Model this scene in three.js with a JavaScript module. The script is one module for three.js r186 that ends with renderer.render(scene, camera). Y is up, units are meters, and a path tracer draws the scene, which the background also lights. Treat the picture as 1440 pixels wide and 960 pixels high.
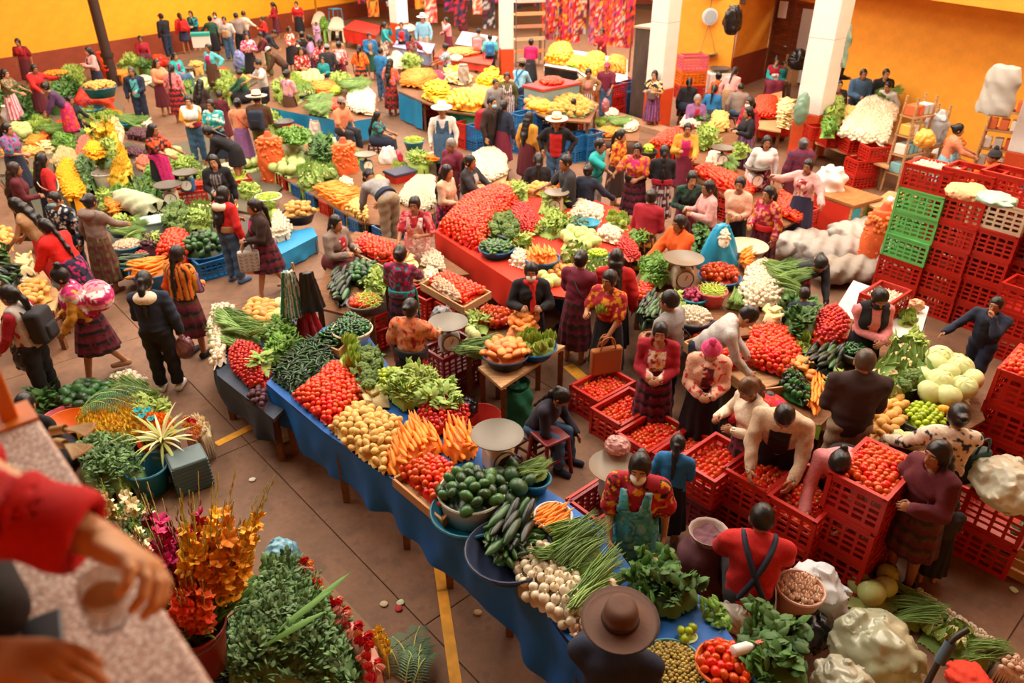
import * as THREE from 'three';
import { RectAreaLightUniformsLib } from 'three/addons/lights/RectAreaLightUniformsLib.js';
import { mergeGeometries } from 'three/addons/utils/BufferGeometryUtils.js';
import { RoundedBoxGeometry } from 'three/addons/geometries/RoundedBoxGeometry.js';

// ---------- camera, light, exposure ----------
const scene = new THREE.Scene();
const FOC = 1050, PITCH = 30 * Math.PI / 180, CAMH = 5;
const camera = new THREE.PerspectiveCamera(2 * Math.atan(480 / FOC) * 180 / Math.PI, 1.5, 0.05, 120);
camera.position.set(0, CAMH, 0);
camera.rotation.set(-PITCH, 0, 0);
camera.focus = 5.8;
camera.userData.fStop = 1.9;
const renderer = new THREE.WebGLRenderer();
renderer.toneMapping = THREE.LinearToneMapping;
renderer.toneMappingExposure = 1.22;
renderer.shadowMap.enabled = true;
RectAreaLightUniformsLib.init();
scene.background = new THREE.Color(0xdfe6ee);
const ROOF = 9.2, LIGHT = 8.2;
// translucent roof lights: [x, z, width (x), length (z)]
const ROOFLIGHTS = [[-10, -15, 3, 18], [-3, -16, 3, 20], [4, -17, 3, 22], [11, -17, 3, 22], [17, -16, 3, 18], [2, -31, 26, 6]];
// ---------- helpers ----------
let seed = 12345;
function rnd() { seed = (seed + 0x6D2B79F5) | 0; let t = Math.imul(seed ^ (seed >>> 15), 1 | seed); t = (t + Math.imul(t ^ (t >>> 7), 61 | t)) ^ t; return ((t ^ (t >>> 14)) >>> 0) / 4294967296; }
const rr = (a, b) => a + (b - a) * rnd();
const lerp = (a, b, t) => a + (b - a) * t, clamp = (x, a, b) => Math.min(b, Math.max(a, x)), DEG = Math.PI / 180;
const V = (x, y, z) => new THREE.Vector3(x, y, z);
const SP = Math.sin(PITCH), CP = Math.cos(PITCH);
// ground plan: where the sight line through a picture point meets the level of height h
function G(x, y, h = 0) {
  const dx = (x - 720) / FOC, dy = -(y - 480) / FOC, wy = dy * CP - SP, wz = -dy * SP - CP, t = (h - CAMH) / wy;
  return V(dx * t, h, wz * t);
}
const depthOf = (p) => -(p.y - CAMH) * SP - p.z * CP;
const pxPerM = (p) => FOC / depthOf(p);
const ROW = 42 * DEG;
const used = new Map();
function numbered(n) { const k = used.get(n) ?? 0; used.set(n, k + 1); return k ? n + '_' + String(k).padStart(3, '0') : n; }
function tag(o, label, category, group, kind) { if (label) o.userData.label = label; if (category) o.userData.category = category; if (group) o.userData.group = group; if (kind) o.userData.kind = kind; return o; }
function thing(name, label, category, pos = [0, 0, 0], turn = 0, group) {
  const o = new THREE.Group(); o.name = numbered(name); scene.add(o);
  if (pos.isVector3) o.position.copy(pos); else o.position.set(...pos);
  o.rotation.y = turn; return tag(o, label, category, group);
}
function part(name, geo, mat, parent) { const m = new THREE.Mesh(Array.isArray(geo) ? merge(geo) : geo, mat); m.name = name; parent.add(m); return m; }
function solo(name, geo, mat, label, category, group, kind) { const m = part(numbered(name), geo, mat, scene); return tag(m, label, category, group, kind); }
function struct(name, geo, mat, label) { const m = part(name, geo, mat, scene); m.userData.kind = 'structure'; m.userData.label = label; m.userData.category = name.split('_')[0]; return m; }
function merge(list) { const l = list.map((g) => { g = g.index ? g.toNonIndexed() : g; for (const k of Object.keys(g.attributes)) if (!['position', 'normal', 'uv'].includes(k)) g.deleteAttribute(k); return g; }); const uv = l.every((g) => g.attributes.uv); if (!uv) l.forEach((g) => g.deleteAttribute('uv')); return mergeGeometries(l); }
const col = (c) => new THREE.Color(c);
function mat(c, r = 0.8, o = {}) { return new THREE.MeshStandardMaterial({ color: col(c), roughness: r, ...o }); }
function vary(c, n = 3, amt = 0.08, r = 0.6, o = {}) { const out = []; for (let i = 0; i < n; i++) { const k = col(c); k.offsetHSL(rr(-0.002, 0.014), 0, rr(-amt, amt)); out.push(new THREE.MeshStandardMaterial({ color: k, roughness: r, ...o })); } return out; }
const pick = (a) => a[Math.floor(rnd() * a.length) % a.length];
function box(w, h, d, x = 0, y = 0, z = 0, ry = 0, rx = 0, rz = 0) { const g = new THREE.BoxGeometry(w, h, d); g.applyMatrix4(new THREE.Matrix4().makeRotationFromEuler(new THREE.Euler(rx, ry, rz))); return g.translate(x, y, z); }
function rbox(w, h, d, r, x = 0, y = 0, z = 0, s = 2) { return new RoundedBoxGeometry(w, h, d, s, r).translate(x, y, z); }
function cyl(r0, r1, h, x = 0, y = 0, z = 0, n = 12) { return new THREE.CylinderGeometry(r1, r0, h, n).translate(x, y + h / 2, z); }
function bar(a, b, r, n = 6, r2 = r) { const d = b.clone().sub(a), g = new THREE.CylinderGeometry(r2, r, d.length(), n); g.translate(0, d.length() / 2, 0); g.applyQuaternion(new THREE.Quaternion().setFromUnitVectors(V(0, 1, 0), d.normalize())); return g.translate(a.x, a.y, a.z); }
function tube(pts, r, n = 12, k = 6) { return new THREE.TubeGeometry(new THREE.CatmullRomCurve3(pts), n, r, k); }
function lathe(p, n = 24) { return new THREE.LatheGeometry(p.map(([x, y]) => new THREE.Vector2(x, y)), n); }
function hash3(x, y, z) { let h = Math.imul(x, 374761393) ^ Math.imul(y, 668265263) ^ Math.imul(z, 2147483647 ^ 0x1b873593); h = Math.imul(h ^ (h >>> 13), 1274126177); h ^= h >>> 16; return (h >>> 0) / 4294967296; }
function noise(x, y, z) {
  const i = Math.floor(x), j = Math.floor(y), k = Math.floor(z), s = (t) => t * t * (3 - 2 * t), u = s(x - i), v = s(y - j), w = s(z - k);
  const L = (a, b, t) => a + (b - a) * t;
  return L(L(L(hash3(i, j, k), hash3(i + 1, j, k), u), L(hash3(i, j + 1, k), hash3(i + 1, j + 1, k), u), v), L(L(hash3(i, j, k + 1), hash3(i + 1, j, k + 1), u), L(hash3(i, j + 1, k + 1), hash3(i + 1, j + 1, k + 1), u), v), w);
}
function fbm(x, y, z, n = 4) { let a = 0, s = 0.5; for (let i = 0; i < n; i++) { a += s * noise(x, y, z); x *= 2.03; y *= 2.03; z *= 2.03; s *= 0.5; } return a; }
// a computed texture; f(u, v) -> [r, g, b] in 0..255
function tex(n, f, srgb = true) {
  const d = new Uint8Array(n * n * 4);
  for (let j = 0; j < n; j++) for (let i = 0; i < n; i++) { const c = f(i / n, j / n), o = (j * n + i) * 4; d[o] = c[0]; d[o + 1] = c[1]; d[o + 2] = c[2]; d[o + 3] = 255; }
  const t = new THREE.DataTexture(d, n, n); t.wrapS = t.wrapT = THREE.RepeatWrapping; t.magFilter = THREE.LinearFilter; t.minFilter = THREE.LinearMipmapLinearFilter; t.generateMipmaps = true;
  if (srgb) t.colorSpace = THREE.SRGBColorSpace; t.needsUpdate = true; return t;
}
// uv in metres from world-like positions: dominant axis projection
function uvBox(g, s = 1) { g = g.index ? g.toNonIndexed() : g; g.computeVertexNormals(); const p = g.attributes.position, n = g.attributes.normal, uv = new Float32Array(p.count * 2); for (let i = 0; i < p.count; i++) { const ax = Math.abs(n.getX(i)), ay = Math.abs(n.getY(i)), az = Math.abs(n.getZ(i)); let u, v; if (ay > ax && ay > az) { u = p.getX(i); v = p.getZ(i); } else if (ax > az) { u = p.getZ(i); v = p.getY(i); } else { u = p.getX(i); v = p.getY(i); } uv[i * 2] = u * s; uv[i * 2 + 1] = v * s; } g.setAttribute('uv', new THREE.BufferAttribute(uv, 2)); return g; }
// flat polygon slab (points: Vector3 on one level)
function slab(pts, thick) { const s = new THREE.Shape(pts.map((p) => new THREE.Vector2(p.x, -p.z))); const g = new THREE.ExtrudeGeometry(s, { depth: thick, bevelEnabled: false }); g.rotateX(-Math.PI / 2); return g.translate(0, pts[0].y - thick, 0); }
// surface nets: mesh of f(x,y,z) = 0 on a grid; colour c(x,y,z) -> [r,g,b]
function nets(f, lo, hi, cell, c) {
  const nx = Math.ceil((hi[0] - lo[0]) / cell) + 2, ny = Math.ceil((hi[1] - lo[1]) / cell) + 2, nz = Math.ceil((hi[2] - lo[2]) / cell) + 2;
  const ox = lo[0] - cell / 2, oy = lo[1] - cell / 2, oz = lo[2] - cell / 2, val = new Float32Array(nx * ny * nz);
  const B = 5, far = cell * (B - 1) / 2 * 1.7321 * 1.35; // whole blocks far from the surface are not sampled point by point
  for (let k = 0; k < nz; k += B) for (let j = 0; j < ny; j += B) for (let i = 0; i < nx; i += B) {
    const c0 = (B - 1) / 2, d0 = f(ox + (i + c0) * cell, oy + (j + c0) * cell, oz + (k + c0) * cell), k1 = Math.min(nz, k + B), j1 = Math.min(ny, j + B), i1 = Math.min(nx, i + B), skip = Math.abs(d0) > far + 0.012;
    for (let c = k; c < k1; c++) for (let b = j; b < j1; b++) for (let a = i; a < i1; a++) val[a + b * nx + c * nx * ny] = skip ? d0 : f(ox + a * cell, oy + b * cell, oz + c * cell);
  }
  const id = new Int32Array(nx * ny * nz).fill(-1), pos = [], idx = [], sx = 1, sy = nx, sz = nx * ny;
  const E = [[0, 1], [2, 3], [4, 5], [6, 7], [0, 2], [1, 3], [4, 6], [5, 7], [0, 4], [1, 5], [2, 6], [3, 7]], off = [0, sx, sy, sx + sy, sz, sx + sz, sy + sz, sx + sy + sz];
  for (let k = 0; k < nz - 1; k++) for (let j = 0; j < ny - 1; j++) for (let i = 0; i < nx - 1; i++) {
    const q = i + j * sy + k * sz; let m = 0; for (let e = 0; e < 8; e++) if (val[q + off[e]] < 0) m |= 1 << e;
    if (m === 0 || m === 255) continue;
    let x = 0, y = 0, z = 0, n = 0;
    for (const [a, b] of E) { if (((m >> a) & 1) === ((m >> b) & 1)) continue; const va = val[q + off[a]], vb = val[q + off[b]], t = va / (va - vb); x += (a & 1) + t * ((b & 1) - (a & 1)); y += ((a >> 1) & 1) + t * (((b >> 1) & 1) - ((a >> 1) & 1)); z += ((a >> 2) & 1) + t * (((b >> 2) & 1) - ((a >> 2) & 1)); n++; }
    id[q] = pos.length / 3; pos.push(ox + (i + x / n) * cell, oy + (j + y / n) * cell, oz + (k + z / n) * cell);
  }
  for (let k = 1; k < nz - 1; k++) for (let j = 1; j < ny - 1; j++) for (let i = 1; i < nx - 1; i++) {
    const q = i + j * sy + k * sz, s = val[q] < 0;
    for (let a = 0; a < 3; a++) {
      const d = [sx, sy, sz][a], u = [sy, sz, sx][a], v = [sz, sx, sy][a]; if (s === (val[q + d] < 0)) continue;
      const A = id[q], B = id[q - u], C = id[q - u - v], D = id[q - v]; if (A < 0 || B < 0 || C < 0 || D < 0) continue;
      if (s) idx.push(A, B, C, A, C, D); else idx.push(A, C, B, A, D, C);
    }
  }
  const cl = new Float32Array(pos.length); if (c) for (let i = 0; i < pos.length; i += 3) { const w = c(pos[i], pos[i + 1], pos[i + 2]); cl[i] = w[0]; cl[i + 1] = w[1]; cl[i + 2] = w[2]; }
  return { pos: Float32Array.from(pos), idx, col: cl };
}
function rawJoin(list) { const p = [], c = [], x = []; let n = 0; for (const r of list) { for (const v of r.pos) p.push(v); for (const v of r.col) c.push(v); for (const v of r.idx) x.push(v + n); n += r.pos.length / 3; } return { pos: p, col: c, idx: x }; }
function rawMove(r, m) { const o = new Float32Array(r.pos.length), v = V(), flip = m.determinant() < 0; for (let i = 0; i < o.length; i += 3) { v.set(r.pos[i], r.pos[i + 1], r.pos[i + 2]).applyMatrix4(m); o[i] = v.x; o[i + 1] = v.y; o[i + 2] = v.z; } let idx = r.idx; if (flip) { idx = []; for (let i = 0; i < r.idx.length; i += 3) idx.push(r.idx[i], r.idx[i + 2], r.idx[i + 1]); } return { pos: o, col: r.col, idx }; }
function rawGeo(r) { const g = new THREE.BufferGeometry(); g.setAttribute('position', new THREE.BufferAttribute(Float32Array.from(r.pos), 3)); g.setAttribute('color', new THREE.BufferAttribute(Float32Array.from(r.col), 3)); g.setIndex(Array.from(r.idx)); g.computeVertexNormals(); return g; }
// distance helpers
const smin = (a, b, k) => { const h = clamp(0.5 + 0.5 * (b - a) / k, 0, 1); return lerp(b, a, h) - k * h * (1 - h); };
function sCap(a, b, ra, rb) { const ax = a.x, ay = a.y, az = a.z, bx = b.x - ax, by = b.y - ay, bz = b.z - az, l = bx * bx + by * by + bz * bz || 1e-9; return (x, y, z) => { const px = x - ax, py = y - ay, pz = z - az, t = clamp((px * bx + py * by + pz * bz) / l, 0, 1), dx = px - bx * t, dy = py - by * t, dz = pz - bz * t; return Math.sqrt(dx * dx + dy * dy + dz * dz) - (ra + (rb - ra) * t); }; }
function sEll(c, r) { return (x, y, z) => { const px = (x - c[0]) / r[0], py = (y - c[1]) / r[1], pz = (z - c[2]) / r[2], k0 = Math.sqrt(px * px + py * py + pz * pz); const qx = px / r[0], qy = py / r[1], qz = pz / r[2], k1 = Math.sqrt(qx * qx + qy * qy + qz * qz) || 1e-6; return k0 * (k0 - 1) / k1; }; }
function sUnion(list, k) { return (x, y, z) => { let d = list[0](x, y, z); for (let i = 1; i < list.length; i++) d = smin(d, list[i](x, y, z), k); return d; }; }
// ---------- surfaces ----------
const concreteT = tex(640, (u, v) => { const x = u * 16, y = v * 16; const w = (n) => { const a = noise(x * n, y * n, 3.3), b = noise((x - 16) * n, y * n, 3.3), c = noise(x * n, (y - 16) * n, 3.3), s = clamp((u - 0.85) / 0.15, 0, 1), t = clamp((v - 0.85) / 0.15, 0, 1); return lerp(lerp(a, b, s), c, t); }; const a = 0.5 * w(0.5) + 0.3 * w(1.7) + 0.2 * w(5), g = hash3(u * 640 | 0, v * 640 | 0, 9), k = 0.8 + 0.3 * a + 0.1 * (g - 0.5), st = w(0.9) > 0.76 ? 0.93 : 1, pale = w(2.3) > 0.82 ? 1.05 : 1; return [128, 90, 64].map((c, i) => clamp(c * k * st * pale + (i === 2 ? 6 * (w(3) - 0.5) : 0), 0, 255)); });
const plasterT = (r, g, b, amt = 0.1) => tex(512, (u, v) => { const f = (n) => { const s = clamp((u - 0.8) / 0.2, 0, 1), t = clamp((v - 0.8) / 0.2, 0, 1), q = (a, c) => noise(a * n, c * n, 7.7); return lerp(lerp(q(u, v), q(u - 1, v), s), q(u, v - 1), t); }; const k = 1 - amt / 2 + amt * (0.6 * f(6) + 0.4 * f(25)) - (f(60) > 0.86 ? 0.05 : 0); return [r * k, g * k, b * k]; });
const floorM = new THREE.MeshStandardMaterial({ map: concreteT, roughness: 0.72, bumpMap: concreteT, bumpScale: 0.004 });
const yellowM = new THREE.MeshStandardMaterial({ map: plasterT(240, 158, 14, 0.1), roughness: 0.75 });
const amberM = new THREE.MeshStandardMaterial({ map: plasterT(240, 160, 42, 0.1), roughness: 0.7 });
const bandM = new THREE.MeshStandardMaterial({ map: plasterT(134, 52, 18, 0.2), roughness: 0.7 });
const orangeM = new THREE.MeshStandardMaterial({ map: plasterT(206, 72, 22, 0.14), roughness: 0.6 });
const whiteM = new THREE.MeshStandardMaterial({ map: plasterT(236, 230, 222, 0.06), roughness: 0.6 });
const ceilM = mat(0x7a7268, 0.9), darkM = mat(0x2c2422, 0.85), paintM = new THREE.MeshStandardMaterial({ map: plasterT(226, 158, 34, 0.35), roughness: 0.7 });
const woodT = tex(512, (u, v) => { const n = noise(u * 6, v * 60, 1) * 0.6 + noise(u * 20, v * 160, 5) * 0.4, e = Math.min(1, Math.min(v, 1 - v) * 40); const k = 0.72 + 0.45 * n; return [196 * k * (0.9 + 0.1 * e), 148 * k, 98 * k]; });
const woodM = new THREE.MeshStandardMaterial({ map: woodT, roughness: 0.7 }), oldWoodM = new THREE.MeshStandardMaterial({ map: woodT, color: col(0xa88f78), roughness: 0.8 }), doorWoodM = new THREE.MeshStandardMaterial({ map: woodT, color: col(0x9a6238), roughness: 0.6 });

// ---------- the hall ----------
{
  const base = struct('floor', box(140, 0.3, 140, 0, -0.171, -30), mat(0x5c4634, 0.95), 'brown worn concrete market floor laid in large slabs');
  const g0 = uvBox(rbox(3.193, 0.06, 3.193, 0.006, 0, -0.03, 0, 1));
  const c = Math.cos(ROW), s = Math.sin(ROW);
  for (let i = -14; i < 16; i++) for (let j = -14; j < 5; j++) {
    const lx = i * 3.2 + 0.6, lz = j * 3.2 + 1.3, x = lx * c + lz * s, z = -lx * s + lz * c; if (z > 4 || z < -48 || Math.abs(x) > 26 || Math.abs(x) > 9 - z * 0.75) continue;
    const m = part('floor_slab', g0, floorM, base); m.position.set(x, 0, z); m.rotation.y = ROW + (((i * 7 + j * 3) % 4 + 4) % 4) * Math.PI / 2;
  }
  struct('ceiling', box(90, 0.3, 74, 0, ROOF + 0.15, -24), ceilM, 'pale flat roof underside high above the market');
}
for (const [x, z, w, l] of ROOFLIGHTS) {
  const t = thing('roof_light', 'long translucent panel set in the roof', 'roof light', [x, ROOF, z], 0, 'translucent panels in the roof');
  part('frame', [box(w + 0.3, 0.1, 0.15, 0, -0.05, l / 2 + 0.075), box(w + 0.3, 0.1, 0.15, 0, -0.05, -l / 2 - 0.075), box(0.15, 0.1, l, w / 2 + 0.075, -0.05, 0), box(0.15, 0.1, l, -w / 2 - 0.075, -0.05, 0)], whiteM, t);
  part('panel', box(w, 0.03, l, 0, -0.03, 0), new THREE.MeshStandardMaterial({ color: 0xffffff, emissive: col(0xfff6e8), emissiveIntensity: 1.2, roughness: 0.9 }), t);
  const L = new THREE.RectAreaLight(0xfff3e2, LIGHT, w, l); L.position.set(x, ROOF - 0.07, z); L.rotation.x = -Math.PI / 2; L.name = 'roof_daylight'; scene.add(L);
}
function wall(name, A, B, h0, h1, m, label, band, out = 1, thick = 0.25) {
  const d = B.clone().sub(A); d.y = 0; const len = d.length(), ang = Math.atan2(-d.z, d.x);
  const w = struct(name, uvBox(box(len, h1 - h0, thick, len / 2, (h0 + h1) / 2, -out * thick / 2)), m, label); w.position.set(A.x, 0, A.z); w.rotation.y = ang;
  if (band) part('painted_band', uvBox(box(len, band, 0.02, len / 2, band / 2, out * 0.01)), bandM, w);
  return w;
}
const flat = (p) => V(p.x, 0, p.z);
const WL0 = flat(G(0, 82, 0.8)), WL1 = flat(G(443, 12, 0.8));
{ // long wall with drain pipe
  const d = WL1.clone().sub(WL0).normalize(), A = WL0.clone().addScaledVector(d, -30), B = WL1.clone();
  wall('wall_left', A, B, 0, ROOF, yellowM, 'bright yellow plastered wall with a brick red painted base', 0.8);
  const C = B.clone().addScaledVector(d, 14); C.z -= 0.4; const B2 = B.clone(); B2.z -= 0.4;
  wall('wall_back', B2, C, 0, ROOF, yellowM, 'yellow wall with red base set back beside the long wall', 0.8);
  const pp = flat(G(151, 80, 0.9)); const pt = thing('drain_pipe', 'dark brown drain pipe running down the yellow wall', 'pipe', pp.clone().addScaledVector(V(-d.z, 0, d.x), 0.0));
  part('pipe', cyl(0.16, 0.16, ROOF - 0.9, 0, 0.75, 0, 14), mat(0x3a1f12, 0.6), pt);
  for (const y of [0.9, 3, 6]) part('collar', cyl(0.2, 0.2, 0.12, 0, y, 0, 14), mat(0x33190e, 0.6), pt);
  part('elbow', cyl(0.19, 0.16, 0.75, 0, 0, 0, 14), mat(0x33190e, 0.6), pt);
}
const WR0 = flat(G(1180, 100, 1)), WR1 = flat(G(1390, 163, 1));
{
  const d = WR1.clone().sub(WR0).normalize(), A = WR0.clone(), B = WR1.clone().addScaledVector(d, 26);
  wall('wall_right', A, B, 0, ROOF, amberM, 'amber yellow wall with a dark red base behind the onion stall', 1.0, -1);
  // mezzanine slab and beam over the aisle beside this wall
  const n = V(-d.z, 0, d.x); if (n.z < 0) n.multiplyScalar(-1);
  const c5 = flat(G(1421, 283)), off = c5.clone().sub(A).dot(n), p0 = A.clone().addScaledVector(d, -4), p1 = A.clone().addScaledVector(d, 26);
  const len = 30, ang = Math.atan2(-d.z, d.x), sgn = V(Math.sin(ang), 0, Math.cos(ang)).dot(n) > 0 ? 1 : -1;
  const sl = struct('trim_1', uvBox(box(len, 0.55, 0.4, len / 2, 3.62, sgn * (off))), amberM, 'amber painted beam over the column line'); sl.position.set(p0.x, 0, p0.z); sl.rotation.y = ang;
  const s2 = struct('trim_2', uvBox(box(len, 0.2, Math.abs(off), len / 2, 3.95, sgn * off / 2)), amberM, 'mezzanine slab over the side aisle'); s2.position.set(p0.x, 0, p0.z); s2.rotation.y = ang;
}
{ // recessed corner with the wooden door
  const P0 = flat(G(930, 120)), P1 = flat(G(1024, 128)), P2 = flat(G(1072, 110)), P3 = flat(G(1128, 122));
  wall('wall_corner', P1, P0, 0, ROOF, amberM, 'amber wall face behind the hanging scale', 0.5, 1);
  wall('wall_recess', P1, P2, 0, ROOF, amberM, 'amber wall face with red base beside the wooden door', 1.0);
  wall('wall_door', P2, WR0, 2.6, ROOF, amberM, 'amber wall over the door');
  wall('wall_door_side', P3, WR0, 0, 2.6, amberM, 'amber wall strip beside the door', 1.0);
  const d = P3.clone().sub(P2), len = d.length(), t = struct('door_1', [box(len, 2.6, 0.06, len / 2, 1.3, -0.1)], doorWoodM, 'dark brown panelled wooden door'); t.position.copy(P2); t.rotation.y = Math.atan2(-d.z, d.x);
  for (const x of [0.06, len * 0.5, len - 0.06]) part('stile', box(0.1, 2.6, 0.1, x, 1.3, -0.07), doorWoodM, t);
  for (const y of [0.1, 0.9, 1.7, 2.5]) part('rail', box(len, 0.12, 0.09, len / 2, y, -0.07), doorWoodM, t);
  const hd = part('lock_plate', box(0.08, 0.2, 0.02, len * 0.45, 1.1, -0.05), mat(0x3a3430, 0.4), t); part('handle', box(0.12, 0.03, 0.04, len * 0.43, 1.12, -0.02), mat(0xb0a890, 0.3), hd); part('notice', box(0.34, 0.5, 0.01, len * 0.22, 2.2, -0.02), mat(0xe8e6e0, 0.7), t);
  part('pale_leaf', box(len * 0.3, 2.2, 0.03, len * 0.84, 1.2, -0.03), mat(0xb9b1aa, 0.7), t);
  const w = struct('window_1', box(1.5, 0.9, 0.05, 0, 3.0, 0.03), mat(0x4a4038, 0.5), 'barred window high on the amber wall'); const q = P0.clone().lerp(P1, 0.72); w.position.copy(q); w.rotation.y = Math.atan2(-(P0.z - P1.z), P0.x - P1.x);
  for (let i = 0; i < 9; i++) part('bar', box(0.03, 0.95, 0.03, -0.72 + i * 0.18, 3.0, 0.08), mat(0x2a2420, 0.5), w);
  wall('wall_far', V(-30, 0, -50), V(32, 0, -50), 0, ROOF, yellowM, 'yellow wall at the far end of the hall', 0.8);
  wall('wall_near', V(34, 0, 4.5), V(-34, 0, 4.5), 0, ROOF, amberM, 'wall behind the balcony');
  wall('wall_east', V(34, 0, 4.5), V(34, 0, -50), 0, ROOF, amberM, 'hall wall far beyond the columns', 1, -1);
  wall('wall_west', V(-34, 0, -50), V(-34, 0, 4.5), 0, ROOF, yellowM, 'yellow hall side wall', 1, -1);
}
// white columns with an orange base
function column(px, py, w, label, turn = ROW) {
  const p = G(px, py), t = thing('column', label, 'column', p, turn, 'white columns'); t.userData.kind = 'structure';
  part('shaft', uvBox(rbox(w, ROOF - 1, w, 0.02, 0, 1 + (ROOF - 1) / 2, 0)), whiteM, t);
  part('painted_base', uvBox(rbox(w + 0.012, 1.0, w + 0.012, 0.02, 0, 0.5, 0)), orangeM, t);
  for (const y of [2.6, 4.2]) part('joint', box(w + 0.006, 0.012, w + 0.006, 0, y, 0), mat(0xb8b0a6, 0.8), t);
}
column(564, 68, 0.55, 'white square column behind the man in the grey hat');
column(712, 112, 0.42, 'white square column beside the rack of trays', 0.2);
column(922, 178, 0.52, 'white square column beside the dark metal cabinet');
column(1132, 218, 0.6, 'white square column beside the onion stall');
column(1424, 283, 0.62, 'white square column behind the person in orange hooded jacket');
{ // low kerb along the column line
  const a = G(600, 118), b = G(922, 190), c = G(1010, 205); const d = c.clone().sub(a);
  for (const [A, B] of [[G(690, 116), G(900, 184)], [G(900, 184), G(1030, 222)]]) { const e = B.clone().sub(A), t = struct(numbered('trim_3'), uvBox(box(e.length(), 0.14, 0.5, e.length() / 2, 0.07, -0.25)), new THREE.MeshStandardMaterial({ map: plasterT(170, 128, 98, 0.3), roughness: 0.8 }), 'worn brown step along the columns'); t.position.copy(A); t.rotation.y = Math.atan2(-e.z, e.x); }
}
// painted yellow floor lines
function paint(pts, w) { const g = []; const q = pts.map((p) => G(...p)); for (let i = 0; i < q.length - 1; i++) { const d = q[i + 1].clone().sub(q[i]), b = box(d.length() + w * 0.3, 0.004, w, d.length() / 2, 0.003, 0); b.rotateY(Math.atan2(-d.z, d.x)); b.translate(q[i].x, 0, q[i].z); g.push(uvBox(b)); } const m = struct('trim_' + (used.get('pl') ?? 10), merge(g), paintM, 'worn yellow line painted on the floor'); used.set('pl', (used.get('pl') ?? 10) + 1); return m; }
paint([[609, 740], [622, 830], [641, 960]], 0.09); paint([[306, 624], [366, 594]], 0.1); paint([[440, 297], [470, 286]], 0.14); paint([[1150, 277], [1222, 299]], 0.14);
paint([[800, 515], [835, 545]], 0.16); paint([[938, 590], [975, 615]], 0.16); paint([[1380, 480], [1440, 500]], 0.16); paint([[660, 322], [706, 345]], 0.14);
// ---------- produce shapes ----------
function bump(g, f) { const p = g.attributes.position, v = V(); for (let i = 0; i < p.count; i++) { v.fromBufferAttribute(p, i); const k = f(v); v.multiplyScalar(k); p.setXYZ(i, v.x, v.y, v.z); } g.computeVertexNormals(); return g; }
function ball(r, sx = 1, sy = 1, sz = 1, n = 10, m = 7) { return new THREE.SphereGeometry(r, n, m).scale(sx, sy, sz); }
function lumpy(r, sx, sy, sz, amt, fr, n = 10, m = 7, o = 0) { const g = ball(1, 1, 1, 1, n, m); bump(g, (v) => r * (1 - amt / 2 + amt * noise(v.x * fr + 7 + o, v.y * fr + 3, v.z * fr + 9))); return g.scale(sx, sy, sz); }
// a tapered bent rod along x: radii list r, length L, bend height b
function rod(L, radii, b = 0, n = 7) { const m = radii.length, pos = [], idx = []; for (let i = 0; i < m; i++) { const t = i / (m - 1), x = (t - 0.5) * L, y = b * (1 - 4 * (t - 0.5) ** 2); for (let j = 0; j < n; j++) { const a = j / n * Math.PI * 2; pos.push(x, y + Math.sin(a) * radii[i], Math.cos(a) * radii[i]); } } for (let i = 0; i < m - 1; i++) for (let j = 0; j < n; j++) { const a = i * n + j, c = i * n + (j + 1) % n; idx.push(a, a + n, c, c, a + n, c + n); } for (const [b0, s] of [[0, 1], [(m - 1) * n, -1]]) for (let j = 1; j < n - 1; j++) s > 0 ? idx.push(b0, b0 + j, b0 + j + 1) : idx.push(b0, b0 + j + 1, b0 + j); const g = new THREE.BufferGeometry(); g.setAttribute('position', new THREE.Float32BufferAttribute(pos, 3)); g.setIndex(idx); g.computeVertexNormals(); return g; }
// one curved leaf blade along +y, tip drooping to +z
function leaf(L, W, droop = 0.3, cup = 0.15, n = 4) { const pos = [], idx = []; for (let i = 0; i <= n; i++) { const t = i / n, w = W * Math.sin(Math.PI * Math.min(1, t * 0.9 + 0.1)) * (t === 1 ? 0 : 1), y = L * t * (1 - droop * 0.3 * t), z = L * droop * t * t; pos.push(-w / 2, y, z + cup * w, 0, y, z, w / 2, y, z + cup * w); } for (let i = 0; i < n; i++) { const a = i * 3; idx.push(a, a + 1, a + 3, a + 1, a + 4, a + 3, a + 1, a + 2, a + 4, a + 2, a + 5, a + 4); } const g = new THREE.BufferGeometry(); g.setAttribute('position', new THREE.Float32BufferAttribute(pos, 3)); g.setIndex(idx); g.computeVertexNormals(); return g; }
function place(g, x, y, z, ry = 0, rx = 0, rz = 0, s = 1) { g = g.clone(); g.scale(s, s, s); g.applyMatrix4(new THREE.Matrix4().makeRotationFromEuler(new THREE.Euler(rx, ry, rz, 'YXZ'))); return g.translate(x, y, z); }
function bunchLeaves(n, R, H, L, W, droop) { const out = [], l = leaf(L, W, droop, 0.25, 3); for (let i = 0; i < n; i++) { const a = rnd() * 6.283, q = Math.sqrt(rnd()); out.push(place(l, Math.cos(a) * R * q, H * rr(0.1, 1) * (1 - 0.5 * q), Math.sin(a) * R * q, a + rr(-0.8, 0.8) + Math.PI / 2 * 0, rr(0.1, 1.3) * (0.4 + q), rr(-0.4, 0.4), rr(0.7, 1.2))); } return merge(out); }
const leafO = { side: THREE.DoubleSide };
const gl = (c, n = 3, a = 0.06, r = 0.4) => vary(c, n, a, r), lf = (c, n = 3, a = 0.05) => vary(c, n, a, 0.6, leafO);
const PALE = lf(0x9aa84a), GREEN = lf(0x55782a), DEEP = lf(0x2f5a24), BRIGHT = lf(0x86b030), STALK = lf(0xb9c268), TEALG = lf(0x5d7f5a);
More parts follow.
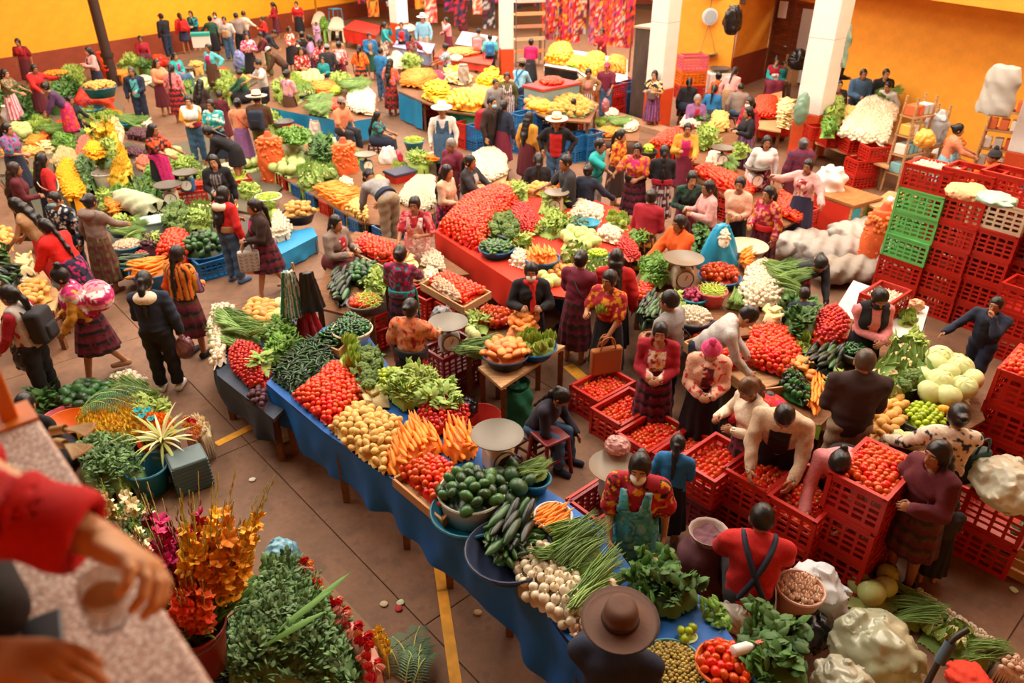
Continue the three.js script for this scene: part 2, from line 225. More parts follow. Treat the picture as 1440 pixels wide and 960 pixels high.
// kind: name, words, geos, mats, spacing (m), half height, align
const K = {};
function kind(id, name, words, geos, mats, step, half, o = {}) { K[id] = { name, words, geos, mats, step, half, ...o }; }
const three = (f) => [f(0), f(1), f(2)];
kind('tomato', 'tomato', 'ripe red plum tomato', three((i) => lumpy(0.03, 1, 1.0, 1.28, 0.08, 1, 9, 6, i)), gl(0xd8290a, 4, 0.05, 0.28), 0.056, 0.026);
kind('potato', 'potato', 'pale yellow potato', three((i) => lumpy(0.036, 1, 0.85, 1.35, 0.22, 1.4, 9, 6, i * 3)), gl(0xd9ac62, 4, 0.06, 0.7), 0.072, 0.026);
kind('bigpotato', 'potato', 'large tan potato', three((i) => lumpy(0.05, 1, 0.8, 1.35, 0.22, 1.4, 10, 7, i * 3)), gl(0xd69a4e, 4, 0.06, 0.7), 0.1, 0.036);
kind('carrot', 'carrot', 'thick orange carrot', three((i) => rod(0.2 + 0.02 * i, [0.01, 0.022, 0.021, 0.018, 0.012, 0.003], 0.006 * i, 7)), gl(0xee8418, 4, 0.05, 0.55), 0.048, 0.02, { align: 1, step2: 0.15 });
kind('radish', 'radish', 'crimson round radish', three((i) => merge([ball(0.024, 1, 1.05, 1, 9, 6), rod(0.05, [0.006, 0.003, 0.001], 0.004, 4).rotateZ(-1.2).translate(0.004, -0.03, 0)])), gl(0xc4122c, 4, 0.05, 0.32), 0.05, 0.022);
kind('onion', 'white_onion', 'round white onion', three((i) => merge([lumpy(0.032, 1, 0.92, 1, 0.06, 1, 9, 6, i), cyl(0.008, 0.005, 0.022, 0, 0.027, 0, 5)])), gl(0xe4d2b4, 4, 0.05, 0.4), 0.058, 0.028);
kind('bigonion', 'white_onion', 'large glossy white onion', three((i) => merge([lumpy(0.042, 1, 0.92, 1, 0.06, 1, 10, 7, i), cyl(0.011, 0.006, 0.03, 0, 0.035, 0, 5)])), gl(0xe2d0b2, 4, 0.05, 0.35), 0.078, 0.036);
kind('redonion', 'red_onion', 'purple red onion', three((i) => merge([ball(0.032, 1, 0.9, 1, 9, 6), cyl(0.008, 0.004, 0.02, 0, 0.026, 0, 5)])), gl(0x8e1c4c, 3, 0.05, 0.4), 0.06, 0.028);
kind('chili', 'green_chili', 'long glossy green chili', three((i) => rod(0.12 + 0.02 * i, [0.004, 0.011, 0.012, 0.01, 0.007, 0.002], 0.012 + 0.012 * i, 6)), gl(0x2c5a1c, 4, 0.05, 0.3), 0.03, 0.012, { step2: 0.075, spin: 1 });
kind('jalapeno', 'green_pepper', 'dark green jalapeno pepper', three((i) => rod(0.075, [0.008, 0.017, 0.018, 0.015, 0.006], 0.004 * i, 7)), gl(0x24501e, 4, 0.05, 0.25), 0.045, 0.016, { spin: 1 });
kind('zucchini', 'zucchini', 'long dark green zucchini', three((i) => rod(0.26 + 0.02 * i, [0.012, 0.032, 0.034, 0.034, 0.032, 0.014], 0.008 * i, 9)), gl(0x2c4a26, 4, 0.04, 0.35), 0.068, 0.03, { align: 1, step2: 0.2 });
kind('cucumber', 'cucumber', 'short green cucumber', three((i) => rod(0.13, [0.01, 0.023, 0.025, 0.024, 0.012], 0.006 * i, 8)), gl(0x3a6426, 4, 0.05, 0.35), 0.06, 0.022, { spin: 1 });
kind('chayote', 'chayote', 'dark green chayote squash', three((i) => lumpy(0.048, 0.95, 0.9, 1.3, 0.16, 1.6, 10, 7, i)), gl(0x32542a, 4, 0.05, 0.35), 0.09, 0.04);
kind('squash', 'ribbed_squash', 'round ribbed dark green squash', three((i) => { const g = ball(1, 1, 1, 1, 18, 9); bump(g, (v) => 0.075 * (1 + 0.09 * Math.cos(Math.atan2(v.x, v.z) * 9))); return merge([g.scale(1, 0.78, 1), cyl(0.012, 0.008, 0.03, 0, 0.055, 0, 6)]); }), gl(0x2a4426, 3, 0.04, 0.4), 0.14, 0.055);
kind('lime', 'lime', 'glossy yellow green lime', three((i) => ball(0.03, 1, 1, 1.15, 9, 6)), gl(0x9cb01a, 4, 0.05, 0.3), 0.058, 0.028);
kind('orange', 'orange', 'ripe round orange', three((i) => ball(0.04, 1, 1, 1, 10, 7)), gl(0xee8a12, 3, 0.04, 0.4), 0.078, 0.036);
kind('mango', 'mango', 'ripe golden mango', three((i) => lumpy(0.055, 1, 0.85, 1.3, 0.12, 1, 10, 7, i)), gl(0xf09c14, 4, 0.04, 0.4), 0.1, 0.045);
kind('papaya', 'papaya', 'golden papaya', three((i) => rod(0.24, [0.02, 0.06, 0.072, 0.066, 0.045, 0.01], 0.01, 9)), gl(0xe8a222, 3, 0.05, 0.4), 0.14, 0.06, { align: 1, step2: 0.2 });
kind('melon', 'cantaloupe', 'round tan melon', three((i) => lumpy(0.085, 1, 1, 1.1, 0.06, 2, 12, 8, i)), gl(0xd08a4a, 3, 0.05, 0.6), 0.165, 0.08);
kind('pepper', 'red_pepper', 'red bell pepper', three((i) => { const g = ball(1, 1, 1, 1, 12, 8); bump(g, (v) => 0.036 * (1 + 0.1 * Math.cos(Math.atan2(v.x, v.z) * 4 + i))); return merge([g.scale(1, 1.2, 1), cyl(0.006, 0.004, 0.02, 0, 0.038, 0, 5)]); }), gl(0xc4300e, 5, 0.06, 0.25), 0.068, 0.034, { spin: 1 });
kind('greenpepper', 'bell_pepper', 'dark green bell pepper', K.pepper.geos, gl(0x2a5420, 4, 0.05, 0.25), 0.068, 0.034, { spin: 1 });
kind('beet', 'beet', 'dark purple beet', three((i) => lumpy(0.032, 1, 1, 1, 0.14, 1.5, 9, 6, i)), gl(0x55303a, 3, 0.04, 0.7), 0.06, 0.028);
kind('cabbage', 'cabbage', 'pale green cabbage', three((i) => { const g = ball(1, 1, 1, 1, 24, 15); bump(g, (v) => { const a = Math.atan2(v.x, v.z); return 0.098 * (1 + 0.09 * noise(v.x * 3 + i * 5, v.y * 3, v.z * 3) + 0.075 * Math.abs(Math.sin(a * 3.5 + v.y * 3.6 + i))); }); const l = []; for (let k = 0; k < 5; k++) { const s = new THREE.SphereGeometry(0.112, 6, 5, 0, 1.5, 0.5, 1.5); l.push(place(s, 0, -0.004, 0, k * 1.27 + i, 0.15, 0.1)); } return merge([g.scale(1, 0.88, 1), ...l.map((s) => s.scale(1, 0.9, 1))]); }), vary(0xc3cf7e, 4, 0.05, 0.5, leafO), 0.19, 0.08);
kind('whitecabbage', 'cabbage', 'large cream white cabbage', K.cabbage.geos.map((g) => g.clone().scale(1.15, 1.05, 1.15)), vary(0xd2d490, 4, 0.04, 0.5, leafO), 0.215, 0.09);
function floret(n, R, s) { const out = []; for (let i = 0; i < n; i++) { const t = Math.acos(1 - (i + 0.5) / n * 1.15), a = i * 2.4; out.push(ball(s * rr(0.85, 1.15), 1, 0.85, 1, 6, 4).translate(Math.sin(t) * Math.cos(a) * R, Math.cos(t) * R * 0.72, Math.sin(t) * Math.sin(a) * R)); } return merge(out); }
kind('cauliflower', 'cauliflower', 'cream cauliflower wrapped in green leaves', three(() => floret(22, 0.062, 0.026)), vary(0xe9d3a4, 3, 0.04, 0.8), 0.17, 0.06, { sub: ['leaves', three((i) => merge([0, 1, 2, 3, 4, 5, 6].map((k) => place(leaf(0.15, 0.09, -0.5, 0.3, 4), Math.sin(k * 0.9) * 0.05, -0.05, Math.cos(k * 0.9) * 0.05, k * 0.9, 0.55)))), lf(0x7d9a48)] });
kind('broccoli', 'broccoli', 'grey green broccoli head', three(() => floret(26, 0.06, 0.024)), vary(0x66793f, 3, 0.04, 0.9), 0.15, 0.06, { sub: ['stalk', three(() => merge([cyl(0.022, 0.035, 0.09, 0, -0.08, 0, 8), ...[0, 1, 2, 3, 4].map((k) => place(leaf(0.16, 0.07, 0.2, 0.3, 3), 0, -0.06, 0, k * 1.3, 0.7))])), lf(0x7d9a55)] });
kind('lettuce', 'lettuce', 'ruffled bright green lettuce head', three((i) => merge([...Array(16).keys()].map((k) => place(leaf(0.13, 0.1, -0.35 + 0.05 * (k % 3), 0.4, 4), Math.sin(k * 2.4) * 0.02, -0.02, Math.cos(k * 2.4) * 0.02, k * 2.4, 0.15 + (k / 16) * 0.8)))), lf(0xa7bb52, 4), 0.2, 0.05);
kind('greens', 'leafy_bunch', 'bunch of dark green leaves', three(() => bunchLeaves(46, 0.1, 0.1, 0.1, 0.062, 0.5)), lf(0x48702c, 4), 0.17, 0.02);
kind('herbs', 'herb_bunch', 'bunch of fresh green herbs', three(() => bunchLeaves(80, 0.095, 0.12, 0.06, 0.034, 0.5)), lf(0x6f9434, 4), 0.15, 0.02);
kind('celery', 'celery_bunch', 'bunch of pale green celery leaves', three(() => bunchLeaves(60, 0.1, 0.13, 0.09, 0.035, 0.5)), lf(0x9cb04c, 4), 0.16, 0.02);
kind('scallion', 'scallion_bunch', 'bunch of long green scallion leaves', three(() => { const o = []; for (let i = 0; i < 26; i++) o.push(place(rod(0.42 * rr(0.8, 1.1), [0.004, 0.006, 0.006, 0.005, 0.004, 0.001], rr(0.0, 0.05), 4), rr(-0.03, 0.03), rr(0, 0.05), rr(-0.045, 0.045), rr(-0.16, 0.16), 0, rr(-0.08, 0.12))); return merge(o); }), vary(0x7b9a48, 4, 0.05, 0.5), 0.09, 0.015, { align: 1, step2: 0.24 });
kind('radishleaf', 'radish_leaf_bunch', 'bunch of green radish tops', three(() => bunchLeaves(34, 0.08, 0.08, 0.11, 0.05, 0.6)), lf(0x86a044, 4), 0.15, 0.02);
kind('banana', 'banana_hand', 'hand of yellow bananas', three((i) => merge([...Array(6).keys()].map((k) => place(rod(0.17, [0.008, 0.016, 0.018, 0.018, 0.014, 0.005], 0.03, 6), 0.02, 0.01 + 0.006 * k, (k - 2.5) * 0.026, (k - 2.5) * 0.12, 0, 0.3)))), gl(0xe8c41c, 4, 0.04, 0.5), 0.15, 0.02, { spin: 1 });
kind('pineapple', 'pineapple', 'ripe pineapple', three((i) => lumpy(0.06, 1, 1, 1.5, 0.2, 9, 12, 9, i)), gl(0xc98a34, 3, 0.05, 0.7), 0.15, 0.055, { spin: 1, sub: ['crown', three(() => merge([...Array(9).keys()].map((k) => place(leaf(0.12, 0.025, 0.5, 0.3, 3), 0, 0, 0.08, 0, 1.5, k * 0.7)))), lf(0x8fa060)] });
kind('garlic', 'garlic_bulb', 'small white garlic bulb', three((i) => merge([lumpy(0.024, 1, 0.9, 1, 0.1, 2, 8, 5, i), cyl(0.006, 0.003, 0.02, 0, 0.018, 0, 4)])), gl(0xdccbb2, 3, 0.05, 0.6), 0.045, 0.02);
kind('shallot', 'small_onion', 'small pinkish onion', K.garlic.geos, gl(0xd8b090, 4, 0.06, 0.5), 0.045, 0.02);
kind('olive', 'jocote', 'small olive brown fruit', three(() => ball(0.014, 1, 1, 1.2, 7, 5)), gl(0xa88a3a, 4, 0.06, 0.4), 0.027, 0.012);
kind('huskpack', 'husk_pack', 'flat cream bundle of corn husks', three((i) => { const g = rbox(0.15, 0.026, 0.1, 0.008, 0, 0, 0, 1); return g; }), vary(0xe6cf94, 4, 0.05, 0.8), 0.13, 0.013, { align: 1, step2: 0.17 });
kind('cutpapaya', 'papaya_chunk', 'orange peeled squash chunk', three((i) => lumpy(0.05, 1.1, 0.7, 1.5, 0.3, 2, 9, 6, i * 2)), gl(0xe2823c, 4, 0.06, 0.5), 0.09, 0.035, { spin: 1 });
kind('bean', 'bean_pod', 'green bean pod', three((i) => rod(0.12, [0.002, 0.006, 0.007, 0.006, 0.002], 0.01 * i, 4)), gl(0xb4c43c, 3, 0.05, 0.5), 0.024, 0.008, { step2: 0.06, spin: 1 });
kind('marigold', 'marigold', 'orange yellow marigold bloom', three(() => floret(10, 0.03, 0.016)), vary(0xf2a008, 3, 0.03, 0.8), 0.06, 0.02);
kind('bloomwhite', 'white_bloom', 'cream white flower', three(() => merge([...Array(9).keys()].map((k) => place(leaf(0.05, 0.028, -0.3, 0.3, 2), 0, 0, 0, k * 2.4, 0.3 + k * 0.1)))), lf(0xf0dcb6, 4), 0.06, 0.01);
kind('bloompink', 'pink_bloom', 'pale pink flower', K.bloomwhite.geos, lf(0xe8a494, 4), 0.06, 0.01);
kind('bloomyellow', 'yellow_bloom', 'golden yellow flower', K.bloomwhite.geos, lf(0xe9b83a, 4), 0.06, 0.01);
kind('bloomorange', 'orange_bloom', 'orange flower', K.bloomwhite.geos, lf(0xef7a1a, 4), 0.06, 0.01);
kind('rose', 'rose', 'pink rose bloom', three(() => merge([...Array(14).keys()].map((k) => place(leaf(0.04, 0.045, -0.6, 0.5, 3), Math.sin(k * 2.4) * 0.008, -0.01, Math.cos(k * 2.4) * 0.008, k * 2.4, 0.1 + k * 0.06)))), [...lf(0xf0b0a0, 2), ...lf(0xe23a30, 1), ...lf(0xf2a860, 1), ...lf(0xd8204a, 1)], 0.07, 0.012);
kind('mint', 'foliage_stem', 'leafy dark green foliage', three(() => bunchLeaves(40, 0.09, 0.1, 0.055, 0.036, 0.4)), lf(0x6b8a50, 4, 0.07), 0.11, 0.02);

// ---------- heaps ----------
const inPoly = (p, x, z) => { let c = false; for (let i = 0, j = p.length - 1; i < p.length; j = i++) if ((p[i].z > z) !== (p[j].z > z) && x < (p[j].x - p[i].x) * (z - p[i].z) / (p[j].z - p[i].z) + p[i].x) c = !c; return c; };
const edgeDist = (p, x, z) => { let m = 1e9; for (let i = 0, j = p.length - 1; i < p.length; j = i++) { const ax = p[j].x, az = p[j].z, bx = p[i].x - ax, bz = p[i].z - az, t = clamp(((x - ax) * bx + (z - az) * bz) / (bx * bx + bz * bz || 1e-9), 0, 1); m = Math.min(m, Math.hypot(x - ax - bx * t, z - az - bz * t)); } return m; };
const nearEdge = (p, x, z) => { let m = 1e9, r = [x, z]; for (let i = 0, j = p.length - 1; i < p.length; j = i++) { const ax = p[j].x, az = p[j].z, bx = p[i].x - ax, bz = p[i].z - az, t = clamp(((x - ax) * bx + (z - az) * bz) / (bx * bx + bz * bz || 1e-9), 0, 1), d = Math.hypot(x - ax - bx * t, z - az - bz * t); if (d < m) { m = d; r = [ax + bx * t, az + bz * t]; } } return r; };
function ring(shape, h) { if (typeof shape[0] !== 'number') return shape.map(([x, y]) => G(x, y, h)); const [cx, cy, rx, ry = rx] = shape, out = []; for (let i = 0; i < 14; i++) { const a = i / 14 * Math.PI * 2; out.push(G(cx + Math.cos(a) * rx, cy + Math.sin(a) * ry, h)); } return out; }
let nLoose = 0, nInst = 0;
// heap of one kind over an outline; base height h, crown height dome
function heap(id, shape, h, dome, where, o = {}) {
  const k = K[id], P = shape.isRing ? shape.pts : ring(shape, h), sc = o.s ?? 1, xs = P.map((p) => p.x), zs = P.map((p) => p.z), x0 = Math.min(...xs), x1 = Math.max(...xs), z0 = Math.min(...zs), z1 = Math.max(...zs);
  const ang = o.a !== undefined ? o.a * DEG : ROW, ca = Math.cos(ang), sa = Math.sin(ang), sx = (k.step2 ?? k.step) * sc * (o.sp ?? 1), sz = k.step * sc * (o.sp ?? 1), cx = (x0 + x1) / 2, cz = (z0 + z1) / 2, R = Math.hypot(x1 - x0, z1 - z0) / 2;
  let dm = 0.01; for (let i = 0; i < 200; i++) { const x = lerp(x0, x1, (i % 15) / 14), z = lerp(z0, z1, Math.floor(i / 15) / 13); if (inPoly(P, x, z)) dm = Math.max(dm, edgeDist(P, x, z)); }
  const hgt = (x, z) => h + dome * Math.sqrt(clamp(1 - (1 - Math.min(1, edgeDist(P, x, z) / dm)) ** 2, 0, 1));
  // solid inside of the heap
  const pos = [], idx = [], N = 22, at = new Map(); const gx = (x1 - x0) / N, gz = (z1 - z0) / N;
  const vid = (i, j) => { const q = i * 100 + j; if (!at.has(q)) { at.set(q, pos.length / 3); const x = x0 + i * gx, z = z0 + j * gz; if (inPoly(P, x, z)) pos.push(x, Math.max(h - 0.004, hgt(x, z) - k.half * sc * 1.2 - 0.006 + (noise(x * 30, 1, z * 30) - 0.5) * k.half * sc * 0.5), z); else { const c = nearEdge(P, x, z); pos.push(c[0], h <= 0.45 && !shape.isRing ? 0.002 : h - 0.005, c[1]); } } return at.get(q); };
  for (let i = 0; i < N; i++) for (let j = 0; j < N; j++) { const x = x0 + (i + 0.5) * gx, z = z0 + (j + 0.5) * gz; if (!inPoly(P, x, z)) continue; const a = vid(i, j), b = vid(i + 1, j), c = vid(i + 1, j + 1), d = vid(i, j + 1); idx.push(a, c, b, a, d, c); }
  const list = [], nx = Math.ceil(R / sx) + 1, nz = Math.ceil(R / sz) + 1;
  for (let i = -nx; i <= nx; i++) for (let j = -nz; j <= nz; j++) {
    const lx = (i + (j & 1) * 0.5) * sx + rr(-0.22, 0.22) * sx, lz = j * sz * 0.9 + rr(-0.2, 0.2) * sz, x = cx + lx * ca + lz * sa, z = cz - lx * sa + lz * ca;
    if (!inPoly(P, x, z)) continue; const y = hgt(x, z) + k.half * sc * rr(0.35, 0.75);
    const e = 0.03, nxs = (hgt(x + e, z) - hgt(x - e, z)) / (2 * e), nzs = (hgt(x, z + e) - hgt(x, z - e)) / (2 * e);
    list.push({ x, y, z, tx: clamp(Math.atan(nzs), -0.7, 0.7), tz: clamp(-Math.atan(nxs), -0.7, 0.7), d: depthOf(V(x, y, z)) });
  }
  if (!list.length) return;
  list.sort((a, b) => a.d - b.d);
  const g = new THREE.BufferGeometry(); g.setAttribute('position', new THREE.Float32BufferAttribute(pos, 3)); g.setIndex(idx); g.computeVertexNormals();
  const inner = part(numbered(k.name + '_heap'), g, k.sub ? k.sub[2][0] : k.mats[0], scene); inner.userData = { kind: 'stuff', label: `mass of ${k.words.split(' ').slice(-2).join(' ')} pieces heaped ${where}`, category: k.name.split('_').slice(-2).join(' ') };
  const q = new THREE.Quaternion(), e = new THREE.Euler();
  for (const it of list) {
    const yaw = k.align ? ang + rr(-0.14, 0.14) : rnd() * 6.283;
    e.set(0, yaw, 0); q.setFromEuler(e); q.premultiply(new THREE.Quaternion().setFromEuler(new THREE.Euler(it.tx, 0, it.tz)));
    if (k.spin) q.multiply(new THREE.Quaternion().setFromEuler(new THREE.Euler(rr(-0.25, 0.25), 0, rr(-0.3, 0.3)))); else if (!k.align && k.half > 0.02) q.multiply(new THREE.Quaternion().setFromEuler(new THREE.Euler(rr(-0.5, 0.5), 0, rr(-0.5, 0.5))));
    const sz = sc * rr(0.86, 1.12), v = Math.floor(rnd() * 3);
    (pending[k.name] ??= []).push({ k, id, where, inner, p: V(it.x, it.y, it.z), q: q.clone(), s: sz, v, m: Math.floor(rnd() * k.mats.length), px: Math.max(k.step, k.step2 ?? 0) * sc / it.d });
  }
}
const pending = {};
// the 300 of a kind that show largest stand as things of their own; the rest of each heap stays with its mass
function settleHeaps() {
  for (const name of Object.keys(pending)) {
    const all = pending[name].sort((a, b) => b.px - a.px), rest = new Map();
    all.forEach((it, i) => {
      const { k } = it;
      if (i < 290 && it.px * FOC > 7) {
        const mesh = new THREE.Mesh(k.geos[it.v], k.mats[it.m]); mesh.name = numbered(k.name); mesh.position.copy(it.p); mesh.quaternion.copy(it.q); mesh.scale.setScalar(it.s); scene.add(mesh);
        tag(mesh, `${k.words} ${it.where}`, k.name.split('_').slice(-2).join(' '), `${k.name.replace(/_/g, ' ')}: ${it.where}`.slice(0, 110)); if (k.sub) part(k.sub[0], k.sub[1][it.v], k.sub[2][it.m % k.sub[2].length], mesh); nLoose++;
      } else { if (!rest.has(it.inner)) rest.set(it.inner, []); rest.get(it.inner).push(it); }
    });
    for (const [inner, its] of rest) for (let v = 0; v < 3; v++) { const rv = its.filter((r) => r.v === v); if (!rv.length) continue; const k = rv[0].k, m4 = new THREE.Matrix4(), im = new THREE.InstancedMesh(k.geos[v], k.mats[v], rv.length), i2 = k.sub ? new THREE.InstancedMesh(k.sub[1][v], k.sub[2][v % k.sub[2].length], rv.length) : null; rv.forEach((r, i) => { m4.compose(r.p, r.q, V(r.s, r.s, r.s)); im.setMatrixAt(i, m4); i2?.setMatrixAt(i, m4); }); im.name = 'loose_pieces'; im.userData.kind = 'stuff'; inner.add(im); if (i2) { i2.name = 'loose_' + k.sub[0]; i2.userData.kind = 'stuff'; inner.add(i2); } nInst += rv.length; }
  }
}
// one piece on its own
function one(id, px, py, h, where, o = {}) { const k = K[id], p = G(px, py, h), m = new THREE.Mesh(k.geos[(o.v ?? Math.floor(rnd() * 3))], pick(k.mats)); m.name = numbered(k.name); m.position.set(p.x, h + k.half * (o.s ?? 1), p.z); m.rotation.y = o.r ?? rr(0, 6); m.scale.setScalar(o.s ?? 1); scene.add(m); tag(m, `${k.words} ${where}`, k.name.split('_').slice(-2).join(' '), `${k.name} ${where}`); if (k.sub) part(k.sub[0], k.sub[1][0], pick(k.sub[2]), m); }
// ---------- containers and furniture ----------
const plas = (c) => mat(c, 0.42); const COLS = { red: 0xb8200f, blue: 0x14629a, cyan: 0x1a97b4, green: 0x66bc62, black: 0x201d1f, brown: 0x5a2f26, grey: 0x6e6a66, white: 0xe6e2da, orange: 0xe06a14, teal: 0x1d6c86, maroon: 0x7a1c22, pink: 0xd0606c, cream: 0xd8c8a8, navy: 0x27304a, yellow: 0xe8b020, purple: 0x54365a, lime: 0x9ab43c };
const PM = {}; const pm = (c) => PM[c] ?? (PM[c] = plas(COLS[c] ?? c));
// round plastic tub: top centre at picture point on height y0 + h
function tub(px, py, R, H, c, y0, label, o = {}) {
  const p = G(px, py, y0 + H), t = thing('tub', label, 'tub', [p.x, y0, p.z], 0, o.group), r0 = R * (o.taper ?? 0.74);
  part('bowl', lathe([[0, 0.002], [r0, 0.002], [R * 0.98, H - 0.012], [R + 0.012, H - 0.012], [R + 0.014, H], [R - 0.012, H], [r0 - 0.012, 0.014], [0, 0.014]], 28), pm(c), t);
  part('rim', new THREE.TorusGeometry(R + 0.004, 0.009, 6, 28).rotateX(Math.PI / 2).translate(0, H, 0), pm(c), t.children[0]);
  return { p, R, top: y0 + H };
}
// ring of points inside a tub, for heaping produce into it
function tubRing(t, k = 0.95) { const pts = []; for (let i = 0; i < 14; i++) { const a = i / 14 * 6.283; pts.push(V(t.p.x + Math.cos(a) * t.R * k, t.top - 0.02, t.p.z + Math.sin(a) * t.R * k)); } return { isRing: 1, pts }; }
function tubOf(id, px, py, R, H, c, y0, where, label, dome = 0.1, o = {}) { const t = tub(px, py, R, H, c, y0, label, o); heap(id, tubRing(t), t.top - 0.02, dome, where, o); return t; }
// ventilated plastic crate
const CW = 0.54, CD = 0.37, CH = 0.29, crateGeo = {};
function sideGeo(w, h) { const g = [], n = Math.round(w / 0.09), rows = 4; g.push(box(w, 0.035, 0.016, 0, 0.018, 0), box(w, 0.05, 0.016, 0, h - 0.025, 0)); for (let r = 1; r < rows; r++) g.push(box(w, 0.022, 0.012, 0, 0.03 + r * (h - 0.08) / rows, 0)); for (let i = 0; i <= n; i++) g.push(box(0.022, h, 0.014, -w / 2 + w * i / n, h / 2, 0)); return merge(g); }
crateGeo.long = sideGeo(CW, CH); crateGeo.short = sideGeo(CD, CH); crateGeo.floor = merge([box(CW - 0.02, 0.012, CD - 0.02, 0, 0.008, 0)]);
crateGeo.rim = merge([box(CW + 0.03, 0.02, 0.03, 0, CH, CD / 2), box(CW + 0.03, 0.02, 0.03, 0, CH, -CD / 2), box(0.03, 0.02, CD, CW / 2, CH, 0), box(0.03, 0.02, CD, -CW / 2, CH, 0)]);
crateGeo.post = merge([[1, 1], [1, -1], [-1, 1], [-1, -1]].map(([a, b]) => box(0.03, CH, 0.03, a * CW / 2, CH / 2, b * CD / 2)));
crateGeo.frame = merge([crateGeo.rim, crateGeo.post]);
function crate(p, y, turn, c, label, group, o = {}) {
  const t = thing('plastic_crate', label, 'crate', [p.x, y, p.z], turn, group), m = pm(c);
  part('base', crateGeo.floor, m, t); part('frame', crateGeo.frame, m, t);
  for (const s of [1, -1]) { part('side_panel', crateGeo.long, m, t).position.z = s * CD / 2; const e = part('end_panel', crateGeo.short, m, t); e.position.x = s * CW / 2; e.rotation.y = Math.PI / 2; }
  if (o.s) t.scale.setScalar(o.s); return t;
}
// stack of n crates whose bottom centre stands at a picture point
function stack(px, py, n, cs, turn, where, y0 = 0, o = {}) { const p = G(px, py, y0), list = [], s = o.s ?? 1; for (let i = 0; i < n; i++) { const c = Array.isArray(cs) ? cs[i % cs.length] : cs; list.push(crate(V(p.x + rr(-0.01, 0.01), 0, p.z + rr(-0.01, 0.01)), y0 + i * (CH + 0.012) * s, turn + rr(-0.03, 0.03), c, o.labels?.[i] ?? `${c} crate ${where}${n > 1 ? (i === n - 1 ? ', topmost' : i === 0 ? ', lowest' : ', in mid stack') : ''}`, `crates ${where}`, o)); } return { p, top: y0 + n * (CH + 0.012) * s, turn, s }; }
function crateRing(st, k = 0.93) { const c = Math.cos(st.turn), s = Math.sin(st.turn), pts = [[-1, -1], [1, -1], [1, 1], [-1, 1]].map(([a, b]) => { const x = a * CW / 2 * k * st.s, z = b * CD / 2 * k * st.s; return V(st.p.x + x * c + z * s, st.top - 0.09, st.p.z - x * s + z * c); }); return { isRing: 1, pts }; }
function crateOf(id, px, py, n, cs, turn, where, dome = 0.08, o = {}) { const st = stack(px, py, n, cs, turn, where, o.y0 ?? 0, o); if (id) heap(id, crateRing(st), st.top - (o.low ?? 0.09), dome, 'in the ' + (Array.isArray(cs) ? cs[cs.length - 1] : cs) + ' crate ' + where, { a: turn / DEG, ...o, s: o.is }); return st; }
// wooden slat crate
function woodCrate(px, py, w, d, h, y0, turn, label, m = woodM) { const p = G(px, py, y0), t = thing('wooden_crate', label, 'crate', [p.x, y0, p.z], turn); for (const s of [1, -1]) for (let i = 0; i < 3; i++) { part('slat', box(w, h * 0.26, 0.014, 0, h * (0.16 + i * 0.34), s * d / 2), m, t); part('slat', box(0.014, h * 0.26, d, s * w / 2, h * (0.16 + i * 0.34), 0), m, t); } for (const [a, b] of [[1, 1], [1, -1], [-1, 1], [-1, -1]]) part('corner_post', box(0.035, h, 0.035, a * (w / 2 - 0.02), h / 2, b * (d / 2 - 0.02)), m, t); part('bottom', box(w, 0.012, d, 0, 0.01, 0), m, t); return { p, top: y0 + h, w, d, turn }; }
// shallow open tray/box of boards over a picture outline (4 points)
function tray(pts, y0, h, label, m = woodM, name = 'wooden_tray') { const q = pts.map(([x, y]) => G(x, y, y0 + h)), c = q.reduce((a, b) => a.add(b), V(0, 0, 0)).multiplyScalar(1 / q.length), t = thing(name, label, 'tray', [c.x, y0, c.z]); const L = q.map((p) => V(p.x - c.x, 0, p.z - c.z)); part('bottom', slab(L.map((p) => V(p.x, 0.02, p.z)), 0.015), m, t); for (let i = 0; i < L.length; i++) { const a = L[i], b = L[(i + 1) % L.length], d = b.clone().sub(a), g = box(d.length() + 0.015, h, 0.02, d.length() / 2, h / 2, 0); g.rotateY(Math.atan2(-d.z, d.x)); g.translate(a.x, 0, a.z); part('side_board', uvBox(g), m, t); } return q; }
// crumpled cloth: rows of points from a path, hanging down by drop(t)
const clothM = {}; const cm = (c, r = 0.6) => clothM[c + r] ?? (clothM[c + r] = new THREE.MeshStandardMaterial({ color: col(c), roughness: r, side: THREE.DoubleSide }));
function hang(path, y, drop, amp, n = 40, rows = 7) { const pts = [], idx = []; let L = 0; const seg = []; for (let i = 0; i < path.length - 1; i++) { seg.push(L); L += path[i].distanceTo(path[i + 1]); } seg.push(L); const at = (s) => { let i = 0; while (i < path.length - 2 && s > seg[i + 1]) i++; const t = (s - seg[i]) / (seg[i + 1] - seg[i]); const p = path[i].clone().lerp(path[i + 1], t), d = path[i + 1].clone().sub(path[i]).normalize(); return [p, V(-d.z, 0, d.x)]; }; for (let j = 0; j <= rows; j++) for (let i = 0; i <= n; i++) { const t = i / n, [p, nn] = at(t * L), f = j / rows, dr = typeof drop === 'function' ? drop(t) : drop; const w = (Math.sin(t * L * 9 + 2 * Math.sin(t * L * 3)) * 0.6 + (noise(t * L * 6, f * 2, 5) - 0.5) * 1.4) * amp * (0.2 + f); pts.push(p.x + nn.x * (w + 0.012 + 0.05 * f * amp * 10 * 0.2), y - f * dr + 0.004, p.z + nn.z * (w + 0.012)); } const W = n + 1; for (let j = 0; j < rows; j++) for (let i = 0; i < n; i++) { const a = j * W + i; idx.push(a, a + W, a + 1, a + 1, a + W, a + W + 1); } const g = new THREE.BufferGeometry(); g.setAttribute('position', new THREE.Float32BufferAttribute(pts, 3)); g.setIndex(idx); g.computeVertexNormals(); return g; }
